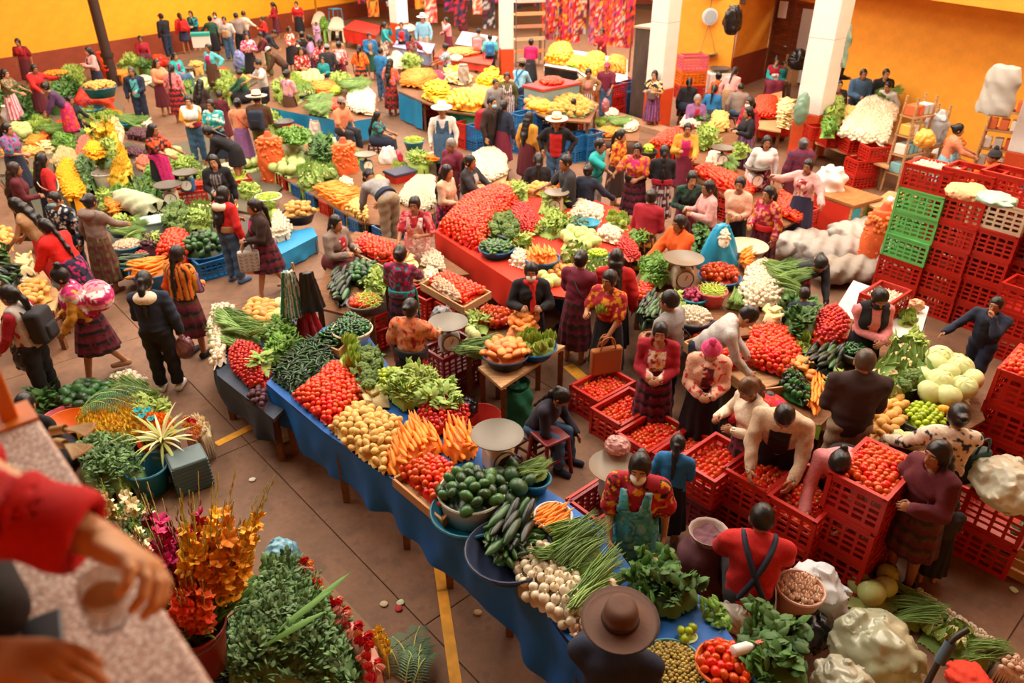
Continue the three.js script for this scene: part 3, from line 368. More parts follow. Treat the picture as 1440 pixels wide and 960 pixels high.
// table over a picture outline; cloth: {c, drop, edges:[from,to] vertex indices}
function table(outline, h, label, o = {}) {
  const q = outline.map(([x, y]) => G(x, y, h)), c = q.reduce((a, b) => a.clone().add(b), V(0, 0, 0)).multiplyScalar(1 / q.length), t = thing('market_table', label, 'table', [c.x, 0, c.z]);
  const L = q.map((p) => V(p.x - c.x, h, p.z - c.z)); part('table_top', uvBox(slab(L, 0.035)), o.m ?? oldWoodM, t);
  for (const p of L) { const k = 0.9; part('leg', box(0.06, h - 0.035, 0.06, p.x * k, (h - 0.035) / 2, p.z * k), oldWoodM, t); }
  if (o.cloth) { const ct = thing('table_cloth', o.clothLabel, 'cloth', [c.x, 0, c.z]); if (!o.bare) part('cover', slab(L.map((p) => V(p.x * 1.004, h + 0.008, p.z * 1.004)), 0.007), cm(o.cloth, o.rough), ct); for (const [es, drop] of o.hang ?? []) { const path = es.map((i) => V(L[i].x, 0, L[i].z)); part('skirt', hang(path, h + 0.006, drop, o.amp ?? 0.03, Math.max(16, Math.round(path.length * 24))), cm(o.cloth, o.rough), ct); } }
  return q;
}
function stool(p, h, c, label, r = 0.15) { const t = thing('plastic_stool', label, 'stool', [p.x, 0, p.z], rr(0, 1)); part('seat', rbox(r * 2, 0.035, r * 2, 0.015, 0, h - 0.018, 0), pm(c), t); for (const [a, b] of [[1, 1], [1, -1], [-1, 1], [-1, -1]]) part('leg', bar(V(a * r * 1.1, 0, b * r * 1.1), V(a * r * 0.85, h - 0.03, b * r * 0.85), 0.022, 6), pm(c), t); part('brace', [box(r * 2, 0.03, 0.012, 0, h * 0.45, r * 0.97), box(r * 2, 0.03, 0.012, 0, h * 0.45, -r * 0.97), box(0.012, 0.03, r * 2, r * 0.97, h * 0.45, 0), box(0.012, 0.03, r * 2, -r * 0.97, h * 0.45, 0)], pm(c), t); }
const steelM = new THREE.MeshStandardMaterial({ color: col(0x6e675c), metalness: 0.45, roughness: 0.5 });
// counter scale: body, dial, post, dish
function scaleBal(px, py, y0, s, turn, label, o = {}) { const p = G(px, py, y0), t = thing('weighing_scale', label, 'scale', [p.x, y0, p.z], turn), m = pm(o.c ?? 'cream'); part('body', rbox(0.2, 0.2, 0.18, 0.03, 0, 0.1, 0), m, t); const dl = part('dial', cyl(0.085, 0.085, 0.02, 0, 0, 0, 20).rotateX(Math.PI / 2).translate(0, 0.12, 0.09), mat(0xf0ece2, 0.4), t); part('pointer', box(0.006, 0.06, 0.004, 0.01, 0.14, 0.115, 0, 0, -0.4), mat(0x8a1510, 0.5), dl); part('dial_rim', new THREE.TorusGeometry(0.087, 0.008, 6, 20).translate(0, 0.12, 0.108), steelM, dl); part('post', cyl(0.03, 0.02, 0.06, 0, 0.2, 0, 10), steelM, t); part('dish', lathe([[0, 0.26], [0.12, 0.265], [0.19, 0.295], [0.2, 0.31], [0.196, 0.31], [0.12, 0.275], [0, 0.27]], 26), o.dish ? pm(0x7c6c58) : steelM, t); t.scale.setScalar(s); return p; }
// filled sack: soft shape
function sackGeo(w, h, d, fold = 1, sd = 0) { const f = (x, y, z) => { const a = Math.atan2(x, z), yy = clamp(y / h, 0, 1), k = 1 - 0.25 * Math.max(0, yy - 0.7) / 0.3 + 0.06 * Math.sin(yy * 9 + sd); const q = Math.hypot(x / (w / 2 * k), z / (d / 2 * k)), e = (q - 1) * Math.min(w, d) / 2, t = Math.max(e, y - h, -y); return t + 0.012 * fold * Math.sin(a * 5 + y * 20 + sd) + 0.02 * fold * (noise(x * 14 + sd, y * 14, z * 14) - 0.5) - 0.02; }; return rawGeo(nets(f, [-w * 0.65, -0.04, -d * 0.65], [w * 0.65, h + 0.06, d * 0.65], Math.max(0.02, h / 28), () => [1, 1, 1])); }
function sack(px, py, w, h, d, c, label, o = {}) { const y0 = o.y0 ?? 0, p = G(px, py, y0), t = thing(o.name ?? 'sack', label, o.cat ?? 'sack', [p.x, y0, p.z], o.r ?? rr(0, 3)); const g = sackGeo(w, h, d, o.fold ?? 1, rr(0, 9)); if (o.lie) { g.rotateZ(Math.PI / 2 - 0.1); g.translate(h / 2, w / 2, 0); } part('bag', g, new THREE.MeshStandardMaterial({ color: col(c), roughness: o.rough ?? 0.7, side: THREE.DoubleSide }), t); if (o.neck) part('neck', lathe([[w * 0.32, h - 0.03], [w * 0.38, h + 0.05], [w * 0.42, h + 0.07], [w * 0.36, h + 0.05], [w * 0.28, h - 0.01]], 14), cm(o.neck, 0.7), t); return { p, top: y0 + h, R: w / 2 }; }
// net sack: produce showing through an orange net
function netSack(px, py, w, h, id, label, r = 0) { const p = G(px, py), t = thing('net_sack', label, 'sack', p, r); part('bag', sackGeo(w, h, w * 0.8, 0.6, px), mat(0xe2622a, 0.6), t); const k = K[id], out = []; for (let i = 0; i < 230; i++) { const a = rnd() * 6.283, y = rr(0.04, 0.96) * h; out.push(place(k.geos[0], Math.sin(a) * w * 0.48, y, Math.cos(a) * w * 0.385, a, 0, rr(-1, 1))); } const m = part('bulging_roots', merge(out), mat(0xee7c38, 0.6), t); m.userData.kind = 'stuff'; part('tied_neck', cyl(0.1, 0.05, 0.12, 0, h, 0, 10), mat(0xd8542a, 0.7), t); }
// crumpled plastic bag
function plasticBag(p, y0, w, h, c, label, o = {}) { const t = thing(o.name ?? 'plastic_bag', label, 'bag', [p.x, y0, p.z], rr(0, 6)); const sd = rr(0, 50), f = (x, y, z) => { const q = Math.hypot(x / (w / 2), (y - h * 0.45) / (h * 0.5), z / (w / 2.4)); return (q - 1) * w * 0.42 + 0.05 * w * 5 * (noise(x * 9 / w * 0.6 + sd, y * 9 / h * 0.6, z * 9 / w * 0.6) - 0.5) * 0.5 + 0.03 * w * Math.sin(16 * noise(x * 6 / w + sd, y * 5 / h, z * 6 / w)); }; part('bag', rawGeo(nets((x, y, z) => Math.max(f(x, y, z), -y), [-w * 0.8, -0.02, -w * 0.8], [w * 0.8, h * 1.2, w * 0.8], Math.max(w, h) / 24, () => [1, 1, 1])), new THREE.MeshPhysicalMaterial({ color: col(c), roughness: o.rough ?? 0.3, ...(o.clear ? { transmission: 0.45, thickness: 0 } : {}) }), t); if (o.handles) part('handle', [tube([V(-w * 0.2, h * 0.8, 0), V(-w * 0.05, h * 1.25, 0.01), V(w * 0.1, h * 0.8, 0)], 0.008, 8, 5)], cm(c), t); return t; }
// ---------- people ----------
const PAL = { red: '#c41f1c', crimson: '#a01426', maroon: '#5c1a24', wine: '#742038', magenta: '#c4206a', pink: '#e08a8c', rose: '#d8a09a', salmon: '#e08a62', orange: '#ea5c14', amber: '#e09a24', mustard: '#cc8f2e', yellow: '#eab030', lime: '#9cc03c', green: '#2f7a48', dgreen: '#1f4a34', olive: '#5c5630', teal: '#1f8c90', aqua: '#5cbcc0', turq: '#22a6a4', sky: '#8ec4d8', blue: '#2570a6', navy: '#20283c', denim: '#3d5c7c', indigo: '#2c2c48', purple: '#4c2a50', violet: '#8a5a8c', lilac: '#b48cb4', black: '#17141a', char: '#2c2a2e', grey: '#8a8684', silver: '#b8b2ac', taupe: '#85746a', brown: '#54341f', dbrown: '#33201a', tan: '#a88058', khaki: '#9a8468', beige: '#cdb294', cream: '#e6d2b8', white: '#e8e4de', peach: '#e2b094' };
const lin = {}; const LC = (n) => lin[n] ?? (lin[n] = (() => { const c = new THREE.Color(PAL[n] ?? n); return [c.r, c.g, c.b]; })());
// cloth patterns: "red", "flor:base,a,b", "str:a,b,c" (bands), "vert:a,b", "dots:base,a", "plaid:a,b,c"
function pattern(s, sd = 0) { const f = pattern0(s, sd); return (x, y, z) => { const c = f(x, y, z), k = 0.84 + 0.3 * hash3(Math.floor(x * 170 + 999), Math.floor(y * 170 + 999), Math.floor(z * 170 + 999)); return [c[0] * k, c[1] * k, c[2] * k]; }; } // woven grain
function pattern0(s, sd) {
  const [k, l] = s.includes(':') ? s.split(':') : ['plain', s], cs = l.split(',').map(LC), n = cs.length;
  if (k === 'plain') return () => cs[0];
  if (k === 'flor') return (x, y, z) => { const v = noise(x * 26 + sd, y * 26 + 5, z * 26), w = noise(x * 13 + sd * 3, y * 13, z * 13 + 8); return v > 0.52 ? cs[1 + Math.floor(w * 2.6 * (n - 1)) % (n - 1)] : cs[0]; };
  if (k === 'dots') return (x, y, z) => (noise(x * 30 + sd, y * 30, z * 30) > 0.68 ? cs[1] : cs[0]);
  if (k === 'str') return (x, y, z) => { const q = Math.floor((y + 0.01 * Math.sin(x * 60)) * 22 + 40); return noise(x * 40, q, z * 40 + sd) > 0.8 ? cs[(q + 1) % n] : cs[((q * 7) % n + n) % n]; };
  if (k === 'vert') return (x, y, z) => cs[(Math.floor((Math.atan2(x, z) + 4) * 7) % n + n) % n];
  return (x, y, z) => { const a = Math.floor((Math.atan2(x, z) + 4) * 8), b = Math.floor(y * 16 + 40); return (a + b) % 2 ? cs[(a % n + n) % n] : cs[(b % n + n) % n]; };
}
const clothVM = new THREE.MeshStandardMaterial({ vertexColors: true, roughness: 0.88, side: THREE.DoubleSide }), skinVM = new THREE.MeshStandardMaterial({ vertexColors: true, roughness: 0.55 }), hairVM = new THREE.MeshStandardMaterial({ vertexColors: true, roughness: 0.42 });
const SKIN = ['#b27b55', '#a66e49', '#bb8660', '#9c6543'], headCache = new Map(), handCache = new Map();
function headRaw(cell, skin) {
  const key = cell + skin; if (headCache.has(key)) return headCache.get(key);
  const s = LC(skin), a = sUnion([sEll([0, 0.02, -0.01], [0.077, 0.098, 0.092]), sEll([0, -0.045, 0.022], [0.056, 0.07, 0.064]), sCap(V(0, 0.015, 0.083), V(0, -0.026, 0.098), 0.007, 0.013), sEll([0, -0.056, 0.08], [0.024, 0.012, 0.011]), sEll([0, -0.1, 0.055], [0.024, 0.016, 0.02]), sEll([0, 0.034, 0.075], [0.052, 0.01, 0.012])], 0.02);
  const ears = [sEll([0.079, -0.006, -0.006], [0.011, 0.03, 0.019]), sEll([-0.079, -0.006, -0.006], [0.011, 0.03, 0.019])], so = [sEll([0.031, 0.01, 0.094], [0.017, 0.011, 0.014]), sEll([-0.031, 0.01, 0.094], [0.017, 0.011, 0.014])], ey = [sEll([0.031, 0.01, 0.073], [0.014, 0.012, 0.013]), sEll([-0.031, 0.01, 0.073], [0.014, 0.012, 0.013])];
  const f = (x, y, z) => { let d = Math.min(a(x, y, z), ears[0](x, y, z), ears[1](x, y, z)); d = Math.max(d, -so[0](x, y, z), -so[1](x, y, z)); return Math.min(d, ey[0](x, y, z), ey[1](x, y, z)); };
  const c = (x, y, z) => { const ax = Math.abs(x); if (z > 0.05) { const ex = ax - 0.031, eyy = y - 0.01; if (Math.hypot(ex, eyy * 1.2) < 0.008) return [0.012, 0.008, 0.006]; if (Math.hypot(ex, eyy * 1.7) < 0.014) return [0.55, 0.5, 0.45]; if (Math.abs(y - 0.034) < 0.006 && ax > 0.012 && ax < 0.05) return [0.03, 0.018, 0.012]; if (Math.abs(y + 0.056) < 0.01 && ax < 0.025) return [s[0] * 0.75, s[1] * 0.42, s[2] * 0.42]; } return s; };
  const r = nets(f, [-0.1, -0.125, -0.115], [0.1, 0.13, 0.125], cell, c); headCache.set(key, r); return r;
}
function handRaw(cell, curl, skin) { // wrist at origin, fingers along +y, palm faces +z, thumb on +x
  const key = cell + '|' + curl + skin; if (handCache.has(key)) return handCache.get(key);
  const s = LC(skin), pal = sEll([0, 0.045, 0], [0.04, 0.052, 0.017]), L = [];
  [[0.029, 0.07], [0.01, 0.079], [-0.009, 0.073], [-0.028, 0.056]].forEach(([x, len], i) => { let p = V(x, 0.078 - Math.abs(x) * 0.25, 0), a = curl * 0.5; for (let j = 0; j < 3; j++) { const l = len * [0.45, 0.31, 0.24][j], q = V(p.x + (x * 0.12) * l / 0.03 * 0.3, p.y + Math.cos(a) * l, p.z + Math.sin(a) * l); L.push(sCap(p, q, 0.0092 - j * 0.0008, 0.0086 - j * 0.0008)); p = q; a += curl; } });
  const t0 = V(0.028, 0.02, 0.004), t1 = V(0.056, 0.05, 0.012 + curl * 0.012), t2 = V(0.058 - curl * 0.016, 0.078, 0.02 + curl * 0.02); L.push(sCap(t0, t1, 0.013, 0.01), sCap(t1, t2, 0.01, 0.008));
  const f = (x, y, z) => { let d = 1e9; for (const g of L) d = Math.min(d, g(x, y, z)); return smin(smin(d, pal(x, y, z), 0.008), Math.hypot(x / 1.15, Math.max(0, y - 0.015), z) - 0.022, 0.015); };
  const r = nets((x, y, z) => Math.max(f(x, y, z), -0.012 - y), [-0.055, -0.015, -0.03], [0.085, 0.175, 0.11], cell, () => s); handCache.set(key, r); return r;
}
// arm targets in the upright body frame, for the person's left (+x) side
const ARM = { d: [0.25, 0.76, 0.06, 0.25], f: [0.07, 0.98, 0.27, 0.7], h: [0.13, 1.08, 0.3, 0.8], r: [0.17, 0.98, 0.47, 0.4], l: [0.16, 0.62, 0.42, 0.5], u: [0.07, 1.34, 0.2, 0.9], s: [0.42, 0.95, 0.3, 0.4], c: [-0.06, 1.0, 0.24, 0.6], b: [0.22, 0.68, 0.12, 1.2], w: [0.27, 0.9, 0.02, 0.4], k: [0.16, 0.7, 0.34, 0.5], x: [0.45, 1.25, 0.32, 0.3] };
let nPeople = 0;
function person(o) {
  const H = o.h ?? 1.5, S = H / 1.55, pose = o.pose ?? 'stand', male = !!o.m, sd = (nPeople++) * 3.7, skin = o.skin ?? SKIN[nPeople % 4];
  const bend = (o.bend ?? (pose === 'stand' || pose === 'walk' ? 4 : 8)) * DEG, seat = (o.seat ?? 0.4) / S;
  const py = pose === 'sit' ? seat + 0.1 : pose === 'kneel' ? 0.26 : 0.84;
  const cb = Math.cos(bend), sb = Math.sin(bend);
  const U = (x, y, z) => { const yy = y - 0.84, b = clamp((yy + 0.05) / 0.2, 0, 1); return b > 0 ? V(x, py + yy * cb - z * sb, yy * sb + z * cb) : V(x, py + yy, z); };
  const invU = (x, y, z) => { const yy = y - py, zz = z; return [x, 0.84 + yy * cb + zz * sb, -yy * sb + zz * cb]; };
  // joints
  const sw = male ? 0.19 : 0.165, shL = U(sw, 1.25, 0), shR = U(-sw, 1.25, 0), arms = o.arms ?? 'df';
  const solve = (sh, code, sx) => { const A = ARM[code] ?? ARM.d; let t = code === 'l' || code === 'b' && bend > 0.5 ? V(A[0] * sx, py - 0.84 + A[1] + (bend > 0.5 ? -0.25 : 0), A[2] + (bend > 0.5 ? 0.3 : 0)) : U(A[0] * sx, A[1], A[2]); const l1 = 0.265, l2 = 0.235; const d = t.clone().sub(sh); let len = d.length(); if (len > 0.485) { d.multiplyScalar(0.485 / len); len = 0.485; t = sh.clone().add(d); } const a = (l1 * l1 - l2 * l2 + len * len) / (2 * len), hh = Math.sqrt(Math.max(0, l1 * l1 - a * a)); const dir = d.clone().normalize(), pole = V(sx * 0.55, -0.7, -0.55); pole.sub(dir.clone().multiplyScalar(pole.dot(dir))).normalize(); return { e: sh.clone().addScaledVector(dir, a).addScaledVector(pole, hh), w: t, curl: A[3] }; };
  const aL = solve(shL, arms[0], 1), aR = solve(shR, arms[1], -1);
  const hipL = V(0.085, py - 0.02, 0), hipR = V(-0.085, py - 0.02, 0); let kL, kR, nL, nR;
  if (pose === 'sit') { kL = V(0.12, Math.max(seat + 0.06, 0.3), 0.36); kR = V(-0.12, kL.y, 0.36); nL = V(0.12, 0.08, 0.42); nR = V(-0.12, 0.08, 0.38); }
  else if (pose === 'kneel') { kL = V(0.16, 0.14, 0.3); kR = V(-0.16, 0.14, 0.3); nL = V(0.1, 0.07, -0.02); nR = V(-0.1, 0.07, -0.02); }
  else if (pose === 'walk') { kL = V(0.09, 0.46, 0.12); kR = V(-0.09, 0.44, -0.04); nL = V(0.09, 0.09, 0.2); nR = V(-0.09, 0.12, -0.24); }
  else { kL = V(0.095, 0.45, 0.015); kR = V(-0.095, 0.45, 0.02); nL = V(0.1, 0.08, -0.01); nR = V(-0.1, 0.08, 0.0); }
  const neck = U(0, 1.3, 0.0), hy = (o.turn ?? 0) * DEG, hp = (o.nod ?? (1 + (o.bend ?? 0) * 0.4)) * DEG + bend * 0.35, hc = neck.clone().add(V(0, 0.115 * Math.cos(hp) + 0.02, 0.03 + 0.115 * Math.sin(hp)));
  const hM = new THREE.Matrix4().makeTranslation(hc.x, hc.y, hc.z).multiply(new THREE.Matrix4().makeRotationFromEuler(new THREE.Euler(hp, hy, (o.tilt ?? 0) * DEG, 'YXZ')));
  // place so that the crown of the head meets the picture point
  const topL = V(0, 0.125, 0).applyMatrix4(hM), dir = (o.d ?? 0) * DEG, y0 = o.y0 ?? 0, crown = G(o.at[0], o.at[1], y0 + topL.y * S);
  const turnY = dir + Math.atan2(-crown.x, -crown.z) * 0; const c = Math.cos(turnY), s = Math.sin(turnY);
  const ox = crown.x - S * (topL.x * c + topL.z * s), oz = crown.z - S * (-topL.x * s + topL.z * c);
  const dist = Math.hypot(crown.x, crown.y - CAMH, crown.z), near = dist < 9.5, mid = dist < 15;
  const ce = o.cell ?? (near ? 0.015 : mid ? 0.021 : dist < 24 ? 0.03 : 0.036);
  const t = thing('person', o.label, 'person', [ox, y0, oz], turnY); t.scale.setScalar(S);
  const sk = LC(skin), skf = () => sk;
  // body
  const torso = (g) => { const p1 = sCap(V(0, 0.86, 0), V(0, 1.0, 0), (male ? 0.128 : 0.14) + g, (male ? 0.128 : 0.122) + g), p2 = sCap(V(0, 1.0, 0), V(0, 1.17, 0), (male ? 0.128 : 0.122) + g, (male ? 0.15 : 0.135) + g), p3 = sCap(V(-sw + 0.035, 1.235, 0), V(sw - 0.035, 1.235, 0), 0.058 + g, 0.058 + g), br = male ? null : sEll([0, 1.13, 0.13], [0.12 + g, 0.075 + g, 0.06 + g]); return (x, y, z) => { const q = invU(x, y, z), zz = q[2] * 1.32; let d = smin(smin(p1(q[0], q[1], zz), p2(q[0], q[1], zz), 0.05), p3(q[0], q[1], zz), 0.07); if (br) d = smin(d, br(q[0], q[1], zz), 0.05); return d * 0.86; }; };
  const stout = o.stout ?? 0, arm = (A, sh, g) => [sCap(sh, A.e, 0.045 + g, 0.036 + g), sCap(A.e, A.w, 0.036 + g, 0.026 + g)];
  const legs = (g, r0 = 0.075, r1 = 0.054, r2 = 0.036) => [sCap(hipL, kL, r0 + g, r1 + g), sCap(kL, nL, r1 + g, r2 + g), sCap(hipR, kR, r0 + g, r1 + g), sCap(kR, nR, r1 + g, r2 + g)];
  const foot = (n) => sCap(n.clone().add(V(0, -0.045, -0.02)), n.clone().add(V(n.x * 0.15, -0.05, pose === 'kneel' ? -0.12 : 0.13)), 0.034, 0.028);
  const bodyL = [torso(-0.01), ...arm(aL, shL, 0), ...arm(aR, shR, 0), sCap(neck, hc.clone().add(V(0, -0.05, -0.02)), 0.046, 0.044), ...legs(0), foot(nL), foot(nR)];
  const pts = [shL, shR, aL.e, aR.e, aL.w, aR.w, kL, kR, nL, nR, hipL, hipR, neck]; const bb = (g) => [[Math.min(...pts.map((p) => p.x)) - g, Math.max(0, Math.min(...pts.map((p) => p.y)) - g), Math.min(...pts.map((p) => p.z)) - g], [Math.max(...pts.map((p) => p.x)) + g, Math.max(...pts.map((p) => p.y)) + g, Math.max(...pts.map((p) => p.z)) + g]];
  const [lo, hi] = bb(0.2); lo[1] = 0;
  const raws = [nets(sUnion(bodyL, 0.02), lo, hi, ce * 1.1, skf), rawMove(headRaw(near ? 0.0068 : mid ? 0.0095 : 0.014, skin), hM)];
  for (const [A, sh, sx] of [[aL, shL, 1], [aR, shR, -1]]) { const y = A.w.clone().sub(A.e).normalize(), inw = V(-sx * 0.8, -0.5, 0.1), z = inw.sub(y.clone().multiplyScalar(inw.dot(y))).normalize(), x = y.clone().cross(z).normalize(); const m = new THREE.Matrix4().makeBasis(x, y, z); if (x.y * 1 + x.z < 0) m.multiply(new THREE.Matrix4().makeScale(-1, 1, 1)); m.setPosition(A.w.clone().addScaledVector(y, -0.006)); raws.push(rawMove(handRaw(near ? 0.0062 : mid ? 0.0085 : 0.013, A.curl, skin), m)); }
  part('body', rawGeo(rawJoin(raws)), skinVM, t);
  // legwear
  const leg = o.leg ?? 'str:maroon,black,wine', lt = o.lt ?? (male ? 'pants' : 'skirt'), lp = pattern(leg, sd);
  if (lt === 'pants') part('trousers', rawGeo(nets((x, y, z) => Math.max(sUnion([...legs(0.02, 0.085, 0.062, 0.052), sEll([0, py, -0.01], [0.155, 0.11, 0.115])], 0.03)(x, y, z) + 0.006 * Math.sin(y * 40 + x * 20), 0.1 - y, y - (py + 0.11)), lo, [hi[0], py + 0.2, hi[2]], ce, lp)), clothVM, t);
  else if (pose === 'stand' || pose === 'walk') { const hem = o.hem ?? 0.26, wz = pose === 'walk' ? 0.1 : 0; const f = (x, y, z) => { const k = clamp((0.97 - y) / 0.75, 0, 1), b = Math.sqrt(k), rx = 0.13 + 0.085 * b + 0.02 * k + stout, rz = 0.11 + 0.07 * b + 0.02 * k + wz * k + stout, a = Math.atan2(x, z), q = Math.hypot(x / rx, (z - (y > 0.84 ? (y - 0.84) * sb * 0.6 : 0)) / rz); return Math.max((q - 1) * Math.min(rx, rz) * 0.9 + 0.011 * k * Math.sin(a * 11 + sd + 2 * noise(y * 5, sd, 0)), y - 0.98, hem - y); }; part('skirt', rawGeo(nets(f, [-0.32 - stout, hem - 0.03, -0.4], [0.32 + stout, 1.03, 0.4], ce, lp)), clothVM, t); }
  else if (pose === 'sit') part('skirt', rawGeo(nets((x, y, z) => Math.max(sUnion([...legs(0.04, 0.11, 0.09, 0.085), sEll([0, py + 0.02, 0], [0.19, 0.14, 0.16]), sCap(V(0, kL.y - 0.03, 0.33), V(0, 0.2, 0.38), 0.09, 0.1)], 0.08)(x, y, z), 0.16 - y, y - (py + 0.13)), [lo[0] - 0.1, 0.12, -0.28], [hi[0] + 0.1, py + 0.25, 0.62], ce, lp)), clothVM, t);
  else part('skirt', rawGeo(nets((x, y, z) => Math.max(smin(sEll([0, 0.16, 0.12], [0.3, 0.19, 0.34])(x, y, z), sEll([0, 0.26, 0], [0.19, 0.18, 0.17])(x, y, z), 0.08) + 0.008 * Math.sin(Math.atan2(x, z) * 9), 0.02 - y), [-0.36, 0, -0.28], [0.36, 0.5, 0.52], ce, lp)), clothVM, t);
  // top
  const top = o.top ?? 'red', tp = pattern(top, sd), g = (o.coat ? 0.028 : 0.02) + stout * 0.5, slv = o.sl ?? 'L', len = o.len ?? (male ? 0.78 : 0.86), trunk = torso(g + 0.006), slvs = [];
  if (slv !== 'N') for (const [A, sh] of [[aL, shL], [aR, shR]]) { const a = arm(A, sh, g - 0.002); if (slv === 'L') slvs.push(a[0], a[1]); else slvs.push(sCap(sh, sh.clone().lerp(A.e, 0.8), 0.05 + g, 0.052 + g)); }
  const sf = slvs.length ? sUnion(slvs, 0.02) : null, nk = U(0, 1.33, 0.045), wl = aL.w, wr = aR.w;
  const f = (x, y, z) => { const q = invU(x, y, z); let d = Math.max(trunk(x, y, z), len - q[1]); if (sf) d = smin(d, sf(x, y, z), 0.022); d += 0.004 * Math.sin(q[1] * 46 + 9 * noise(x * 7 + sd, y * 7, z * 7)) + 0.024 * (noise(x * 11 + sd, y * 7, z * 11) - 0.5); d = Math.max(d, (o.vneck ? 0.085 : 0.062) - Math.hypot(x - nk.x, y - nk.y, z - nk.z)); if (slv === 'L') d = Math.max(d, 0.03 - Math.hypot(x - wl.x, y - wl.y, z - wl.z), 0.03 - Math.hypot(x - wr.x, y - wr.y, z - wr.z)); return d; };
  const inner = o.inner ? pattern(o.inner, sd + 1) : null;
  part(o.coat ? 'jacket' : 'blouse', rawGeo(nets(f, [lo[0], Math.max(0.05, Math.min(py - 0.2, aL.w.y - 0.1, aR.w.y - 0.1)), lo[2]], hi, ce, inner ? (x, y, z) => { const q = invU(x, y, z); return q[2] > 0.03 && Math.abs(q[0]) < 0.062 + (o.open ?? 0) && q[1] < 1.25 && q[1] > 0.8 ? inner(x, y, z) : tp(x, y, z); } : (o.trim ? (() => { const tr = LC(o.trim); return (x, y, z) => { const q = invU(x, y, z); return Math.hypot(x - nk.x, y - nk.y, z - nk.z) < 0.088 ? tr : tp(x, y, z); }; })() : tp))), clothVM, t);
  // hair
  const hs = o.hair ?? (male ? 'short' : 'pony'), hcol = LC(o.hc ?? '#15100f'), inv = hM.clone().invert(), v = V();
  if (hs !== 'none') {
    const capE = sEll([0, 0.022, -0.014], male ? [0.086, 0.113, 0.1] : [0.089, 0.116, 0.106]), face = sEll([0, -0.028, 0.105], [0.078, 0.086, 0.09]), tail = [];
    const w = (x, y, z) => V(x, y, z).applyMatrix4(hM), back = U(0, 1.08, -0.15), low = U(0, 0.9, -0.15), bk = w(0, 0, -0.11);
    if (hs === 'bun') tail.push(sCap(w(0, 0.05, -0.11), w(0, 0.06, -0.13), 0.045, 0.035));
    if (hs === 'topknot') tail.push(sCap(w(0, 0.12, -0.04), w(0, 0.16, -0.05), 0.045, 0.038));
    if (hs === 'pony') tail.push(sCap(w(0, 0.045, -0.11), bk.clone().add(V(0, -0.06, -0.05)), 0.035, 0.038), sCap(bk.clone().add(V(0, -0.06, -0.05)), back, 0.036, 0.02));
    if (hs === 'braid') tail.push(sCap(bk, back, 0.036, 0.028), sCap(back, low, 0.028, 0.014));
    if (hs === 'long') tail.push(sCap(w(0.03, -0.04, -0.09), back.clone().add(V(0.05, 0, 0.015)), 0.055, 0.05), sCap(w(-0.03, -0.04, -0.09), back.clone().add(V(-0.05, 0, 0.015)), 0.055, 0.05), sCap(back, low.clone(), 0.06, 0.035), sCap(w(0.07, 0, -0.02), w(0.075, -0.14, -0.02), 0.028, 0.024), sCap(w(-0.07, 0, -0.02), w(-0.075, -0.14, -0.02), 0.028, 0.024));
    const tl = tail.length ? sUnion(tail, 0.03) : null;
    const hf = (x, y, z) => { v.set(x, y, z).applyMatrix4(inv); let d = Math.max(capE(v.x, v.y, v.z), -face(v.x, v.y, v.z)); d = Math.max(d, (male || hs === 'short' ? -0.035 : -0.075) - v.y + (v.z > 0.02 ? (v.z - 0.02) * 1.2 : 0)); d += 0.006 * (noise(v.x * 60, v.y * 14, v.z * 40) - 0.5); return tl ? smin(d, tl(x, y, z) + 0.004 * Math.sin(y * 70), 0.02) : d; };
    const e = 0.17, yl = tl ? Math.min(hc.y - e, back.y - 0.08, hs === 'braid' || hs === 'long' ? low.y - 0.08 : 9) : hc.y - e, zb = Math.min(hc.z - e, tl ? Math.min(back.z, low.z) - 0.1 : 9);
    part('hair', rawGeo(nets(hf, [hc.x - e, yl, zb], [hc.x + e, hc.y + 0.25, hc.z + e], near ? 0.011 : mid ? 0.016 : 0.024, () => hcol)), hairVM, t);
  }
  // extras
  const P = (n, gm, m, q = t) => part(n, gm, m, q), inHead = (g2) => g2.applyMatrix4(hM);
  for (const x of o.x ?? []) {
    const [k, a, b] = x.split(' '), cl = a ? pattern(a, sd + 5) : null, ac = a && !a.includes(':') ? (PAL[a] ?? a) : null;
    if (k === 'hat') P('hat', inHead(lathe([[0, 0.19], [0.05, 0.195], [0.08, 0.185], [0.092, 0.15], [0.1, 0.075], [0.19, 0.065], [0.215, 0.085], [0.19, 0.058], [0.098, 0.062], [0.09, 0.07], [0, 0.07]], 26).scale(1, 1, 1.12)), mat(ac, 0.75)); if (k === 'hat') P('hat_band', inHead(lathe([[0.1, 0.078], [0.105, 0.09], [0.1, 0.112], [0.096, 0.11]], 26).scale(1, 1, 1.12)), mat(b ? PAL[b] : '#3a2418', 0.7), t.children[t.children.length - 1]);
    if (k === 'cap') P('cap', inHead(merge([new THREE.SphereGeometry(0.102, 18, 8, 0, 6.283, 0, 1.5).scale(0.92, 1.05, 1.05).translate(0, 0.035, -0.01), cyl(0.08, 0.08, 0.012, 0, 0.045, 0.1, 16).scale(0.9, 1, 1)])), mat(ac, 0.8));
    if (k === 'beanie') P('beanie', inHead(merge([bump(new THREE.SphereGeometry(1, 28, 10, 0, 6.283, 0, 1.6), (q) => 0.105 * (1 + 0.02 * Math.sin(Math.atan2(q.x, q.z) * 20))).scale(0.95, 1.12, 1.05).translate(0, 0.03, -0.012), new THREE.TorusGeometry(0.098, 0.018, 6, 24).rotateX(Math.PI / 2).translate(0, 0.035, -0.01)])), mat(ac, 0.9)); if (k === 'beanie') P('pompom', inHead(bump(new THREE.IcosahedronGeometry(1, 3), (q) => 0.042 * (0.85 + 0.3 * noise(q.x * 9, q.y * 9, q.z * 9))).translate(0, 0.165, -0.01)), mat(ac, 0.95), t.children[t.children.length - 1]);
